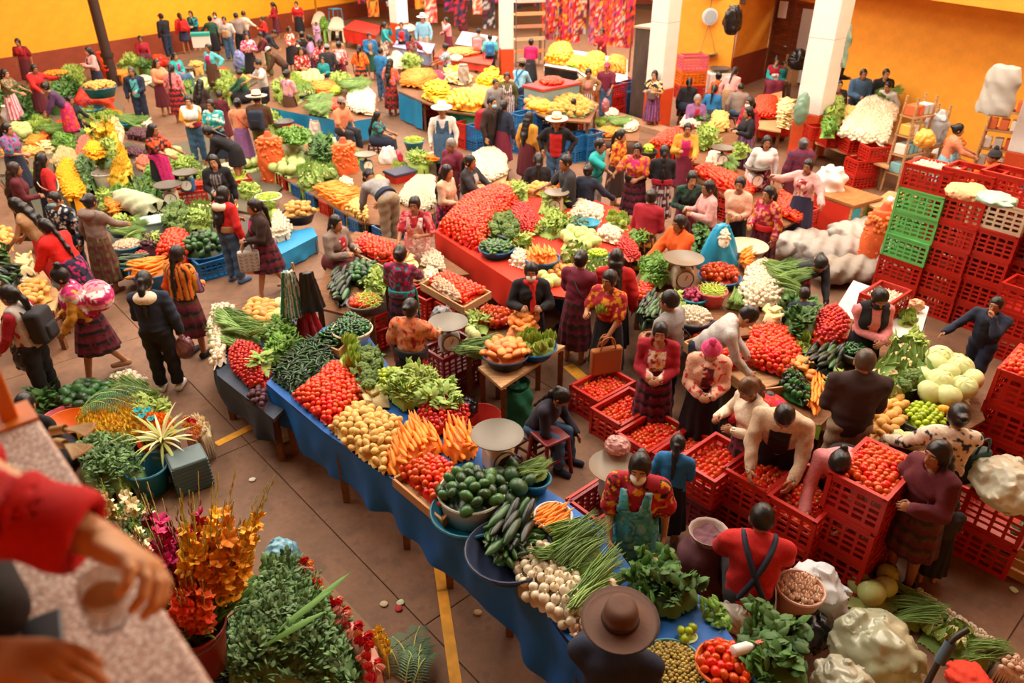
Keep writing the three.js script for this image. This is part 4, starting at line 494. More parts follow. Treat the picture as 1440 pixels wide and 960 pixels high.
    if (k === 'mask') { const e1 = sEll([0, -0.05, 0.03], [0.064, 0.055, 0.082]); P('face_mask', rawGeo(rawMove(nets((q, y, z) => Math.max(e1(q, y, z), 0.035 - z, y + 0.012, -0.105 - y), [-0.08, -0.12, 0.02], [0.08, 0.0, 0.13], 0.009, () => LC(a ?? 'sky')), hM)), clothVM); }
    if (k === 'apron') { const f2 = (q, y, z) => { const yy = y - py + 0.84; const kk = clamp((0.97 - yy) / 0.75, 0, 1), rx = 0.175 + 0.08 * Math.sqrt(kk) + stout, rz = 0.15 + 0.07 * Math.sqrt(kk) + stout; const qd = Math.hypot(q / rx, z / rz); return Math.max(Math.abs((qd - 1) * rz) - 0.012 + 0.004 * Math.sin(q * 70), 0.03 - z, Math.abs(q) - 0.2, (b === 'bib' ? 0.42 : 0.36) - yy, yy - 1.0); }; const bib = (q, y, z) => { const w2 = invU(q, y, z); return Math.max(Math.abs(torso(g + 0.018)(q, y, z)) - 0.01, 0.0 - w2[2], Math.abs(w2[0]) - (w2[1] > 1.14 ? 0.125 : 0.14), w2[1] - 1.28, 0.9 - w2[1], w2[1] > 1.13 ? 0.03 + (w2[1] - 1.13) * 0.25 - Math.abs(w2[0]) : -1); }; P('apron', rawGeo(nets((q, y, z) => pose === 'stand' || pose === 'walk' ? Math.min(f2(q, y, z), b === 'bib' ? bib(q, y, z) : 9) : bib(q, y, z), [-0.3, Math.max(0, py - 0.6), -0.05], [0.3, hi[1], hi[2] + 0.15], Math.min(ce, 0.018), cl)), clothVM); }
    if (k === 'bundle') { const cc = U(0, 1.06, -0.22), e1 = sEll([cc.x, cc.y, cc.z], [0.25, 0.18, 0.18]); P('carrying_cloth', rawGeo(nets((q, y, z) => smin(e1(q, y, z), sCap(U(0.1, 1.28, -0.05), U(-0.12, 1.0, 0.13), 0.05, 0.04)(q, y, z), 0.06) + 0.008 * Math.sin(y * 60 + q * 20), [cc.x - 0.35, cc.y - 0.25, cc.z - 0.22], [cc.x + 0.35, cc.y + 0.35, 0.35], ce, cl)), clothVM); }
    if (k === 'shawl') P('shawl', rawGeo(nets((q, y, z) => { const w2 = invU(q, y, z); return Math.max(torso(g + 0.028)(q, y, z) + 0.008 * Math.sin(w2[0] * 50), 1.0 - w2[1] + (w2[2] > 0 ? 0.05 : -0.12), 0.085 - Math.hypot(q - nk.x, y - nk.y, z - nk.z)); }, [lo[0], py, lo[2]], hi, ce, cl)), clothVM);
    if (k === 'vest') P('vest', rawGeo(nets((q, y, z) => { const w2 = invU(q, y, z); return Math.max(torso(g + 0.022)(q, y, z), 0.8 - w2[1], Math.abs(w2[0]) - 0.165, w2[2] > 0 ? 0.05 - Math.abs(w2[0]) : -1); }, [lo[0], py - 0.1, lo[2]], hi, ce, cl)), clothVM);
    if (k === 'backpack') { const cc = U(0, 1.08, -0.2), bb2 = (q, y, z) => { const w2 = invU(q, y, z), dx = Math.max(Math.abs(w2[0]) - 0.1, 0), dy = Math.max(Math.abs(w2[1] - 1.06) - 0.15, 0), dz = Math.max(Math.abs(w2[2] + 0.2) - 0.05, 0); return Math.hypot(dx, dy, dz) - 0.05; }; const bp = P('backpack', rawGeo(nets(bb2, [cc.x - 0.2, cc.y - 0.28, cc.z - 0.18], [cc.x + 0.2, cc.y + 0.28, cc.z + 0.2], ce, cl)), clothVM); const pc = (q, y, z) => { const w2 = invU(q, y, z); return Math.hypot(Math.max(Math.abs(w2[0]) - 0.07, 0), Math.max(Math.abs(w2[1] - 1.0) - 0.06, 0), Math.max(Math.abs(w2[2] + 0.3) - 0.01, 0)) - 0.025; }; P('front_pocket', rawGeo(nets(pc, [cc.x - 0.12, cc.y - 0.22, cc.z - 0.2], [cc.x + 0.12, cc.y + 0.1, cc.z + 0.05], ce, pattern(b ?? a))), clothVM, bp); for (const e of [1, -1]) P('strap', tube([U(e * 0.09, 1.2, -0.15), U(e * 0.1, 1.3, -0.02), U(e * 0.1, 1.2, 0.14), U(e * 0.12, 1.02, 0.1), U(e * 0.11, 0.95, -0.15)], 0.016, 14, 6), mat('#1c1c22', 0.8), bp); }
    if (k === 'frontbag') { const bb2 = (q, y, z) => { const w2 = invU(q, y, z); return Math.hypot(Math.max(Math.abs(w2[0]) - 0.07, 0), Math.max(Math.abs(w2[1] - 1.0) - 0.09, 0), Math.max(Math.abs(w2[2] - 0.2) - 0.03, 0)) - 0.04; }; const cc = U(0, 1.0, 0.2); P('front_bag', rawGeo(nets(bb2, [cc.x - 0.16, cc.y - 0.2, cc.z - 0.15], [cc.x + 0.16, cc.y + 0.2, cc.z + 0.15], ce, cl)), clothVM); }
    if (k === 'strap') P('bag_strap', tube([U(0.1, 1.3, -0.02), U(0.02, 1.12, 0.17), U(-0.17, 0.92, 0.08), U(-0.12, 1.05, -0.16), U(0.1, 1.3, -0.05)], 0.011, 20, 5), mat(ac ?? '#d8c8b0', 0.7));
    if (k === 'suspenders') for (const e of [1, -1]) P('suspender', [tube([U(e * 0.1, 0.88, 0.17), U(e * 0.1, 1.15, 0.19), U(e * 0.11, 1.335, 0.0), U(e * 0.08, 1.26, -0.12), U(0, 1.08, -0.175), U(-e * 0.09, 0.9, -0.17)], 0.022, 24, 6)], mat(ac, 0.8));
    if (k === 'scarf') P('scarf', rawGeo(nets((q, y, z) => Math.min(Math.hypot(Math.hypot(q - neck.x, z - neck.z) - 0.075, y - neck.y) - 0.035, sCap(U(0.02, 1.28, 0.09), U(0.03, 0.98, 0.19), 0.045, 0.04)(q, y, z)), [-0.16, py + 0.1, -0.14], [0.16, neck.y + 0.1, hi[2] + 0.1], 0.014, cl)), clothVM);
    if (k === 'hood') P('hood', rawGeo(nets((q, y, z) => Math.max(sEll([neck.x, neck.y - 0.02, neck.z - 0.08], [0.13, 0.08, 0.11])(q, y, z), 0.07 - Math.hypot(q - neck.x, (y - neck.y) * 0.4, z - neck.z - 0.02)), [-0.16, neck.y - 0.15, neck.z - 0.22], [0.16, neck.y + 0.1, neck.z + 0.08], 0.014, cl)), clothVM);
    if (k === 'sash') { const f2 = (q, y, z) => { const w2 = invU(q, y, z); const qd = Math.hypot(q / (0.165 + stout), w2[2] / (0.14 + stout)); return Math.max(Math.abs((qd - 1) * 0.13) - 0.014, Math.abs(w2[1] - 0.93) - 0.05); }; P('sash', rawGeo(nets(f2, [-0.25, py - 0.1, -0.25], [0.25, py + 0.25, 0.3], Math.min(ce, 0.018), cl)), clothVM); }
    if (k === 'shoes') for (const n of [nL, nR]) P('shoe', rawGeo(nets((q, y, z) => Math.max(sCap(n.clone().add(V(0, -0.04, -0.03)), n.clone().add(V(n.x * 0.15, -0.047, 0.14)), 0.046, 0.04)(q, y, z), -y), [n.x - 0.08, 0, n.z - 0.1], [n.x + 0.08, n.y + 0.03, n.z + 0.22], 0.012, cl)), clothVM);
    if (k === 'band') P('hair_band', inHead(new THREE.TorusGeometry(0.1, 0.009, 5, 24, Math.PI).translate(0, 0.03, 0.01)), mat(ac, 0.7));
  }
  if (pose === 'sit' && !o.noStool) { const q = V(0, 0, -0.02 * S).applyAxisAngle(V(0, 1, 0), turnY); stool(V(ox + q.x, 0, oz + q.z), (o.seat ?? 0.4) - 0.02, pick(['maroon', 'grey', 'brown']), 'low plastic stool under the ' + o.label.split(' ').slice(0, 9).join(' '), 0.13); }
  return { o: t, hand: (sx) => { const A = sx > 0 ? aL : aR; return A.w.clone().multiplyScalar(S).applyMatrix4(new THREE.Matrix4().makeRotationY(turnY)).add(V(ox, y0, oz)); }, pos: V(ox, y0, oz) };
}
// ---------- stalls ----------
const BLUE = 0x0560b4, SKYB = 0x1583b4, REDC = 0xd02c0c, carton = mat(0xb98a5c, 0.85);
const W1 = 'on the long blue-draped table';
// near table under the blue tarpaulin
table([[375, 540], [455, 607], [552, 675], [622, 733], [722, 806], [838, 948], [1090, 1010], [1075, 960], [985, 838], [885, 797], [850, 748], [790, 702], [690, 640], [560, 535], [500, 445], [455, 462]], 0.78, 'long wooden market table carrying the blue tarpaulin', { cloth: BLUE, rough: 0.62, amp: 0.045, clothLabel: 'deep blue tarpaulin draped over the long vegetable table', hang: [[[0, 1, 2, 3, 4, 5], (t) => 0.4 + 0.3 * t + 0.05 * Math.sin(t * 9)]] });
heap('chili', [[380, 533], [397, 511], [430, 483], [468, 475], [472, 508], [448, 533], [413, 557]], 0.8, 0.1, W1 + ', at its far corner', { cap: 280 });
tray([[440, 478], [492, 438], [520, 452], [476, 492]], 0.8, 0.1, 'cardboard box of dark green peppers on the blue-draped table', carton, 'cardboard_tray');
heap('jalapeno', [[446, 478], [492, 443], [515, 453], [476, 486]], 0.87, 0.08, 'in the cardboard box beside the long chilies');
heap('tomato', [[412, 560], [448, 533], [470, 512], [490, 524], [512, 556], [502, 574], [462, 602]], 0.8, 0.12, W1 + ', between chilies and potatoes', { cap: 300 });
heap('potato', [[462, 604], [505, 572], [545, 588], [576, 602], [556, 636], [540, 668], [500, 640]], 0.8, 0.13, W1 + ', between tomatoes and carrots', { cap: 300 });
heap('carrot', [[541, 664], [560, 618], [582, 596], [616, 612], [622, 636], [600, 652], [566, 676]], 0.8, 0.16, W1 + ', in the main heap beside potatoes', { a: 118, cap: 200 });
heap('carrot', [[622, 636], [624, 604], [650, 602], [676, 622], [668, 644], [640, 652]], 0.8, 0.14, W1 + ', in the small heap below the radishes', { a: 110 });
tray([[553, 672], [622, 730], [655, 690], [612, 640]], 0.8, 0.09, 'low cardboard tray of tomatoes on the blue-draped table', carton, 'cardboard_tray');
heap('tomato', [[560, 668], [621, 722], [652, 692], [642, 662], [606, 646]], 0.83, 0.12, 'in the low cardboard tray beside the carrots', { cap: 300 });
heap('radish', [[586, 590], [596, 566], [640, 560], [662, 580], [650, 606], [612, 612]], 0.82, 0.12, 'on the blue table above the carrots', {});
heap('radishleaf', [[596, 578], [606, 548], [640, 546], [652, 572]], 0.92, 0.06, 'topping the radishes on the blue table');
heap('celery', [[545, 560], [556, 538], [600, 532], [622, 548], [600, 572], [566, 578]], 0.82, 0.14, W1 + ', beside the radishes');
heap('lettuce', [[474, 510], [488, 486], [508, 490], [512, 520], [490, 530]], 0.82, 0.08, W1 + ', beside the broccoli');
heap('broccoli', [[500, 545], [505, 508], [528, 505], [540, 530], [528, 560], [512, 566]], 0.82, 0.12, W1 + ', beside the limes');
heap('huskpack', [[514, 572], [520, 545], [545, 550], [548, 572]], 0.82, 0.08, W1 + ', beside the broccoli');
{ const t = tubOf('lime', 549, 531, 0.16, 0.12, 'white', 0.79, 'in the white bag on the blue table', 'white rolled bag of limes on the blue-draped table', 0.06); }
tubOf('chayote', 663, 690, 0.26, 0.22, 0xb8bcae, 0.79, 'in the clear bag on the blue table', 'clear plastic bag of chayotes standing in a tub', 0.1, { taper: 0.9 });
tub(660, 716, 0.3, 0.12, 'teal', 0.785, 'teal plastic tub holding the bag of chayotes');
heap('squash', [[690, 690], [706, 660], [738, 668], [762, 690], [750, 716], [714, 716]], 0.8, 0.12, W1 + ', beside the zucchini');
tub(716, 772, 0.32, 0.14, 'navy', 0.785, 'dark blue tub under the zucchini and cucumbers');
heap('cucumber', [[678, 760], [700, 720], [752, 725], [768, 752], [740, 795], [700, 795]], 0.88, 0.06, 'under the zucchini in the dark tub');
heap('zucchini', [[680, 752], [704, 722], [744, 728], [756, 744], [730, 780], [696, 776]], 0.94, 0.09, 'laid in the dark tub on the blue table', { a: 60 });
tubOf('carrot', 778, 724, 0.14, 0.2, 0xd8cfc0, 0.79, 'in the white plastic bag beside the squashes', 'white plastic bag of small carrots on the blue table', 0.03, { s: 0.6, taper: 0.9 });
tub(752, 672, 0.13, 0.12, 'teal', 0.79, 'small teal bowl of pale stalks beside the squashes'); heap('scallion', [752, 666, 18, 12], 0.92, 0.05, 'in the small teal bowl', { s: 0.5, a: 30 });
heap('scallion', [[768, 790], [790, 742], [840, 756], [850, 790], [820, 812], [790, 815]], 0.84, 0.12, W1 + ', behind the big onions', { a: 35 });
heap('scallion', [[808, 835], [830, 800], [872, 810], [870, 838], [830, 862]], 0.84, 0.12, W1 + ', beside the leafy greens', { a: 35 });
heap('bigonion', [[722, 800], [740, 760], [766, 760], [790, 800], [830, 830], [850, 870], [838, 905], [805, 890], [760, 860], [730, 840]], 0.8, 0.12, W1 + ', hanging over its edge', { cap: 300, s: 0.9 });
heap('bigonion', [[840, 838], [860, 815], [880, 830], [868, 850]], 0.86, 0.08, W1 + ', beside the scallion leaves');
heap('shallot', [[800, 890], [836, 870], [868, 880], [850, 912], [822, 912]], 0.8, 0.08, W1 + ', beside the large white onions');
heap('beet', [[850, 876], [862, 852], [890, 858], [905, 872], [890, 885]], 0.82, 0.05, W1 + ', beside the leafy greens', { s: 0.9 });
heap('greens', [[872, 838], [890, 808], [930, 800], [975, 818], [985, 850], [950, 870], [900, 862]], 0.82, 0.12, W1 + ', at its near end');
heap('cauliflower', [[900, 800], [915, 790], [935, 795], [925, 806]], 0.82, 0.02, 'beside the leafy greens on the blue table', { s: 0.7 });
tubOf('olive', 945, 938, 0.21, 0.2, 0x5f9aa6, 0.6, 'in the pale blue tub beside the brown hat', 'pale blue tub of small olive brown fruit', 0.05, { cap: 300 });
tubOf('tomato', 1018, 932, 0.17, 0.12, 'orange', 0.72, 'in the orange bowl beside the spray bottle', 'orange plastic bowl of mixed red and green tomatoes', 0.05);
{ const p = G(1030, 916, 0.93), t = thing('spray_bottle', 'white spray bottle with a red trigger lying on the tomatoes', 'bottle', [p.x, 0.93, p.z], 0.3); part('bottle', lathe([[0, 0], [0.035, 0], [0.038, 0.02], [0.038, 0.11], [0.015, 0.15], [0.014, 0.17], [0, 0.17]], 16).rotateZ(-Math.PI / 2), mat(0xe8e4dc, 0.35), t); part('trigger', merge([box(0.05, 0.03, 0.024, 0.19, 0.01, 0), box(0.02, 0.05, 0.012, 0.185, -0.025, 0, 0, 0, 0.3)]), mat(0xd0301a, 0.4), t); }
heap('greens', [[1035, 960], [1050, 890], [1075, 868], [1110, 880], [1130, 920], [1140, 975], [1080, 985]], 0.72, 0.14, 'beside the large clear bags');
heap('lime', [968, 895, 14, 9], 0.8, 0.04, 'on the blue sheet beside the bowl'); heap('herbs', [1000, 880, 30, 14], 0.7, 0.06, 'beside the sacks near the seated man');
// far end of the same row: dark-draped table
const W2 = 'on the dark-draped table end';
table([[296, 470], [306, 528], [385, 590], [470, 505], [440, 432], [370, 425]], 0.62, 'low table end under a dark cloth beside the blue tarpaulin', { cloth: 0x1a2a42, amp: 0.04, clothLabel: 'dark navy cloth hanging from the radish table', hang: [[[0, 1, 2], 0.4]] });
heap('onion', [[293, 470], [300, 438], [330, 436], [322, 470], [318, 512], [300, 520]], 0.64, 0.12, W2 + ', spilling over the corner', { s: 1.05 });
heap('scallion', [[310, 470], [325, 442], [362, 462], [368, 484], [320, 492]], 0.66, 0.12, W2 + ', beside the white onions', { a: -20 });
heap('bigpotato', [[340, 455], [350, 430], [385, 430], [402, 450], [400, 470], [372, 472]], 0.66, 0.12, W2 + ', beside two pale cabbages', {});
one('whitecabbage', 396, 434, 0.66, 'beside the large potatoes', { s: 0.8 }); one('cabbage', 394, 450, 0.68, 'below the white cabbage', { s: 0.85 });
heap('radish', [[322, 500], [334, 484], [362, 490], [384, 512], [378, 548], [350, 545], [325, 520]], 0.66, 0.12, W2 + ', hanging in bunches', { s: 0.9 });
heap('radishleaf', [[352, 520], [362, 500], [382, 508], [378, 530]], 0.76, 0.05, W2 + ', over the radishes');
heap('herbs', [[372, 500], [380, 470], [410, 462], [418, 485], [400, 512], [380, 515]], 0.68, 0.14, W2 + ', beside the chilies');
heap('beet', [[350, 560], [366, 548], [380, 560], [372, 578]], 0.64, 0.06, W2 + ', under the radishes');
// mixed stall around the two vendors with their backs turned
table([[438, 430], [470, 350], [500, 325], [600, 345], [660, 385], [590, 395], [545, 400], [520, 450]], 0.62, 'low table under the cucumbers and tomato box', {});
tray([[492, 352], [512, 326], [575, 352], [560, 384]], 0.64, 0.13, 'wooden box of tomatoes before the vendor in grey cardigan');
heap('tomato', [[496, 350], [514, 331], [570, 354], [558, 378]], 0.72, 0.1, 'in the wooden box before the grey cardigan', { cap: 280 });
heap('zucchini', [[462, 412], [472, 385], [495, 392], [492, 425], [474, 432]], 0.66, 0.1, 'on the low table, beside the chayotes', { a: 80 });
heap('chayote', [[484, 392], [500, 372], [530, 378], [536, 395], [510, 405]], 0.66, 0.1, 'on the low table behind the woven blouse vendor');
heap('celery', [[512, 408], [525, 392], [545, 398], [540, 415]], 0.66, 0.08, 'beside the vendor in woven blouse');
heap('huskpack', [575, 372, 14, 9], 0.66, 0.06, 'beside the black and white mushrooms'); heap('garlic', [[590, 372], [600, 348], [622, 360], [628, 382]], 0.66, 0.06, 'beside the pink bib vendor');
heap('onion', [[590, 398], [600, 378], [618, 384], [612, 398]], 0.66, 0.05, 'beside the cardboard tray');
tubOf('tomato', 512, 424, 0.21, 0.14, 'grey', 0.62, 'in the grey bowl', 'grey plastic bowl of tomatoes and beans', 0.04); heap('bean', [517, 424, 20, 10], 0.76, 0.05, 'over the tomatoes in the grey bowl');
tubOf('jalapeno', 495, 462, 0.22, 0.16, 'cream', 0.8, 'in the cream bowl', 'cream plastic bowl of dark peppers', 0.06);
for (const [x, y] of [[500, 490], [540, 480]]) stack(x, y, 1, 'red', ROW, 'under the vendor bowls');
crateOf(null, 612, 462, 2, 'red', ROW, 'under the cardboard tomato tray'); stack(650, 478, 2, 'red', ROW, 'under the cardboard tomato tray beside the peppers'); stack(600, 440, 2, 'red', ROW, 'behind the cardboard tomato tray');
tray([[592, 398], [625, 382], [690, 410], [652, 432]], 0.62, 0.1, 'large cardboard tray of tomatoes and radishes on red crates', carton, 'cardboard_tray');
heap('tomato', [[600, 398], [627, 385], [684, 410], [652, 428]], 0.66, 0.08, 'in the large cardboard tray on red crates', { cap: 220 });
heap('shallot', [[605, 400], [618, 392], [640, 408], [650, 425], [632, 420]], 0.7, 0.07, 'in the large cardboard tray on red crates');
crateOf(null, 637, 545, 2, 'maroon', ROW, 'under the silver scale'); scaleBal(632, 490, 0.6, 1.15, 0.3, 'silver weighing scale on the maroon crates', { c: 'silver' });
plasticBag(G(622, 465, 0.62), 0.62, 0.34, 0.34, 0x6a6a6e, 'crumpled grey plastic bag hanging by the silver scale', { rough: 0.35 });
// sawhorse table with the pepper basins
table([[672, 516], [760, 478], [795, 486], [705, 545]], 0.66, 'rough wooden sawhorse table under the papaya basin', { m: woodM });
table([[655, 500], [662, 440], [720, 440], [745, 462], [700, 500]], 0.62, 'low plank table under the red peppers', {});
heap('pepper', [[666, 458], [680, 436], [715, 440], [724, 452], [700, 462]], 0.66, 0.08, 'on the plank table beside the scallions'); heap('scallion', [[655, 500], [672, 478], [694, 486], [690, 508]], 0.66, 0.06, 'beside the papaya basin', { a: 20 });
heap('whitecabbage', [[648, 482], [662, 468], [680, 474], [676, 490]], 0.66, 0.03, 'beside the silver scale', { s: 0.6 }); heap('celery', [[655, 465], [664, 448], [690, 456], [684, 470]], 0.66, 0.06, 'beside the red peppers');
tubOf('cutpapaya', 711, 496, 0.25, 0.14, 'navy', 0.66, 'in the dark blue basin', 'dark blue basin of orange peeled squash chunks', 0.1); heap('cutpapaya', [[710, 474], [722, 448], [748, 442], [760, 460], [740, 478]], 0.7, 0.12, 'heaped behind the dark blue basin');
tubOf('lettuce', 752, 486, 0.24, 0.12, 'blue', 0.66, 'in the blue basin', 'blue basin of lettuce heads', 0.06, { s: 0.8 });
sack(728, 588, 0.34, 0.42, 0.3, 0x0f6a48, 'green net sack leaning under the sawhorse table', { name: 'net_sack', neck: 0x0c5a3c });
tub(676, 584, 0.22, 0.26, 0xc0362a, 0, 'red woven basket standing behind the radishes', {}); plasticBag(G(660, 585, 0.2), 0.2, 0.22, 0.24, 0x191619, 'black plastic bag in the red basket');
plasticBag(G(792, 478, 0), 0, 0.3, 0.26, 0x121014, 'black plastic bag on the floor beside the woman with tote');
stool(G(772, 660), 0.46, 'maroon', 'maroon plastic stool beside the seated child in dark jacket');
// big scale and sundry behind the blue table
scaleBal(700, 656, 0.78, 1.15, 0.5, 'cream scale with a wide clear dish over the blue table', { c: 'cream' });
plasticBag(G(716, 664, 0.78), 0.78, 0.24, 0.2, 0x18161a, 'black plastic bag beside the cream scale');
// ---------- middle stall with the red cloth ----------
const W3 = 'on the red-clothed table';
table([[612, 326], [742, 410], [805, 420], [895, 350], [880, 300], [790, 262], [700, 258], [650, 285]], 0.8, 'wide market table under a red cloth', { cloth: REDC, rough: 0.8, amp: 0.02, clothLabel: 'bright red cloth hanging from the tomato table', hang: [[[0, 1], 0.44]] });
heap('tomato', [[616, 325], [650, 288], [690, 272], [722, 274], [730, 290], [705, 315], [684, 345], [690, 362], [650, 345]], 0.81, 0.26, W3, { cap: 300 });
heap('bigpotato', [[694, 272], [702, 262], [722, 264], [720, 274]], 0.84, 0.08, W3 + ', behind the tomatoes'); heap('celery', [[720, 282], [724, 268], [742, 272], [744, 288]], 0.84, 0.1, W3 + ', between tomatoes and radishes');
heap('radish', [[706, 318], [722, 294], [745, 290], [758, 318], [748, 335], [728, 330]], 0.84, 0.14, W3 + ', beside the broccoli', { cap: 260 });
tubOf('cucumber', 698, 348, 0.24, 0.13, 'blue', 0.8, 'in the blue basin beside the broccoli', 'blue basin of small green cucumbers on red cloth', 0.06); heap('broccoli', [[688, 330], [700, 310], [722, 312], [730, 332], [712, 345]], 0.92, 0.1, 'behind the basin of cucumbers'); one('zucchini', 704, 336, 0.96, 'on the basin of cucumbers', { r: 2.4 });
heap('onion', [[716, 372], [724, 352], [746, 362], [742, 380]], 0.82, 0.08, W3 + ', below the broccoli'); heap('celery', [[724, 350], [732, 336], [748, 342], [744, 356]], 0.84, 0.06, W3 + ', beside the carrot basin');
tubOf('carrot', 762, 362, 0.24, 0.2, 'blue', 0.72, 'standing in the blue basin', 'deep blue basin of large carrots', 0.12, { a: 100 });
tubOf('bigpotato', 792, 384, 0.2, 0.16, 'black', 0.62, 'in the black tub', 'black tub of large pale potatoes', 0.08);
heap('celery', [[754, 330], [770, 308], [798, 312], [800, 328], [775, 338]], 0.82, 0.1, W3 + ', beside the dark squashes'); heap('squash', [[796, 322], [806, 308], [826, 312], [824, 326]], 0.84, 0.06, W3 + ', beside the cyan bowl', { s: 0.7 });
heap('cabbage', [[788, 350], [800, 328], [835, 332], [845, 352], [815, 362]], 0.82, 0.1, W3 + ', in the middle', { s: 0.85 }); heap('cauliflower', [[790, 372], [800, 352], [822, 360], [816, 378]], 0.82, 0.06, W3 + ', beside the cabbages');
tubOf('lime', 841, 358, 0.16, 0.14, 'teal', 0.78, 'in the teal basket', 'teal plastic basket of limes', 0.05); tub(828, 312, 0.16, 0.1, 'cyan', 0.84, 'empty cyan bowl on the red-clothed table');
heap('onion', [[836, 335], [850, 320], [876, 330], [870, 345]], 0.84, 0.1, W3 + ', beside the limes'); heap('radish', [[866, 350], [876, 335], [895, 345], [902, 366], [884, 368]], 0.84, 0.08, W3 + ', near the vendor in orange', { s: 0.8 }); heap('herbs', [[884, 340], [890, 332], [902, 338], [898, 350]], 0.84, 0.06, W3 + ', near the vendor in orange');
scaleBal(782, 296, 0.84, 1.0, -0.3, 'scale with a wide pan before the man in black shirt', { dish: 'cream' });
for (const [x, y] of [[800, 440], [826, 432]]) { const p = G(x, y); plasticBag(p, 0, 0.4, 0.5, 0x1573a8, `blue tarpaulin bundle under the potato tub ${x < 810 ? 'beside the red cloth' : 'beside the white tote bag'}`, { rough: 0.4, name: 'tarpaulin_bundle' }); }
// right arm of the middle stall
const W4 = 'on the slatted table';
table([[890, 395], [925, 350], [1005, 372], [1062, 360], [1130, 400], [1060, 470], [985, 478], [945, 465]], 0.72, 'slatted table of basins beside the red peppers', {});
heap('herbs', [[898, 400], [905, 376], [930, 374], [946, 392], [930, 406]], 0.78, 0.16, 'on the slatted table beside the tan scale pan'); heap('tomato', [[892, 420], [900, 400], [918, 406], [916, 424]], 0.76, 0.06, 'on the slatted table under the herbs'); heap('zucchini', [[893, 448], [908, 418], [935, 432], [930, 460], [905, 462]], 0.74, 0.12, 'beside the man in grey shirt', { a: 60, s: 0.7 });
scaleBal(957, 402, 0.74, 1.3, 0.1, 'large tan scale pan beside the green herbs', { c: 'cream', dish: 'cream' });
tubOf('pepper', 1012, 388, 0.27, 0.12, 'blue', 0.72, 'in the pale blue basin', 'pale blue basin heaped with red peppers', 0.12); heap('carrot', [[1038, 366], [1048, 350], [1060, 362], [1052, 384]], 0.8, 0.08, 'beside the red pepper basin', { s: 0.8 });
tubOf('redonion', 976, 416, 0.18, 0.12, 'cyan', 0.72, 'in the cyan tub', 'cyan tub of purple onions', 0.06); tubOf('bean', 1002, 408, 0.18, 0.2, 'pink', 0.72, 'in the pink sack', 'pink net sack of yellow green beans', 0.05); tubOf('garlic', 974, 446, 0.23, 0.14, 'navy', 0.72, 'in the dark blue basin on the slatted table', 'dark blue basin of small white onions', 0.1, { s: 1.1 });
heap('onion', [[1035, 420], [1048, 385], [1076, 372], [1090, 395], [1102, 420], [1085, 436], [1050, 440]], 0.74, 0.2, W4 + ', beside the scallion tops', { s: 0.95 }); heap('scallion', [[1078, 392], [1090, 372], [1125, 396], [1126, 420], [1100, 420]], 0.78, 0.12, W4 + ', beside the white onions', { a: -10 });
heap('scallion', [[1020, 432], [1032, 412], [1050, 422], [1048, 438]], 0.74, 0.06, W4 + ', below the red peppers', { a: 60, s: 0.7 });
heap('huskpack', [[1072, 452], [1078, 436], [1100, 440], [1098, 460]], 0.8, 0.12, 'beside the greens and the bent man');
heap('greens', [[1100, 470], [1106, 436], [1130, 428], [1150, 450], [1146, 474], [1120, 482]], 0.74, 0.14, 'beside the radish heap on the tomato row');
// long row of trays on the far side of the crate aisle
const W5 = 'in the wooden trays';
table([[955, 478], [1062, 556], [1160, 606], [1290, 646], [1385, 590], [1372, 545], [1290, 490], [1180, 440], [1060, 440]], 0.62, 'long plank table under the tomato and pepper trays', {});
tray([[963, 480], [1060, 548], [1128, 540], [1125, 505], [1040, 450]], 0.62, 0.12, 'long wooden tray of tomatoes before the woman in pink hat', woodM);
tray([[1060, 550], [1152, 598], [1180, 570], [1128, 528]], 0.62, 0.1, 'wooden tray of mixed peppers edged with green film', oldWoodM);
heap('tomato', [[1046, 510], [1056, 468], [1090, 460], [1122, 478], [1126, 510], [1108, 532], [1078, 522]], 0.68, 0.14, W5 + ' beside the peppers', { cap: 300 }); heap('tomato', [[972, 478], [990, 452], [1004, 464], [1000, 484]], 0.68, 0.06, W5 + ' beside the man in grey sweater');
heap('greenpepper', [[1094, 548], [1104, 520], [1125, 530], [1142, 560], [1130, 572], [1108, 562]], 0.68, 0.08, W5 + ' beside the cut squash'); heap('cutpapaya', [[1108, 525], [1118, 505], [1142, 515], [1140, 535]], 0.7, 0.08, W5 + ' between tomatoes and zucchini', { s: 0.8 }); heap('carrot', [[1132, 568], [1142, 532], [1158, 530], [1162, 560], [1150, 584]], 0.68, 0.08, W5 + ' beside the man in brown jacket', { a: 70, s: 0.8 });
heap('zucchini', [[1128, 520], [1136, 494], [1168, 492], [1188, 512], [1172, 530], [1146, 532]], 0.7, 0.12, 'beside the jalapenos on the tray row', { a: 40, s: 0.8 }); heap('radish', [[1140, 488], [1148, 448], [1172, 440], [1194, 460], [1188, 484], [1165, 496]], 0.72, 0.2, 'in the tall heap before the vendor in black mask', { cap: 200 });
tubOf('jalapeno', 1204, 494, 0.17, 0.12, 'grey', 0.66, 'in the grey tub', 'grey tub of jalapenos before the masked vendor', 0.06); heap('lettuce', [1130, 486, 14, 10], 0.7, 0.05, 'between greens and radishes', { s: 0.7 });
heap('cauliflower', [[1226, 556], [1236, 515], [1262, 495], [1300, 500], [1304, 530], [1282, 560], [1250, 570]], 0.68, 0.12, 'on the tray row beside the man in brown jacket', { s: 1.05 }); heap('celery', [[1232, 520], [1250, 488], [1300, 485], [1304, 500], [1260, 510]], 0.68, 0.1, 'behind the cauliflowers'); heap('broccoli', [1278, 540, 16, 10], 0.8, 0.06, 'among the cauliflowers');
heap('whitecabbage', [[1290, 550], [1302, 512], [1340, 516], [1368, 540], [1364, 568], [1330, 575], [1304, 568]], 0.72, 0.12, 'in the clear bag at the row end', { s: 1 });
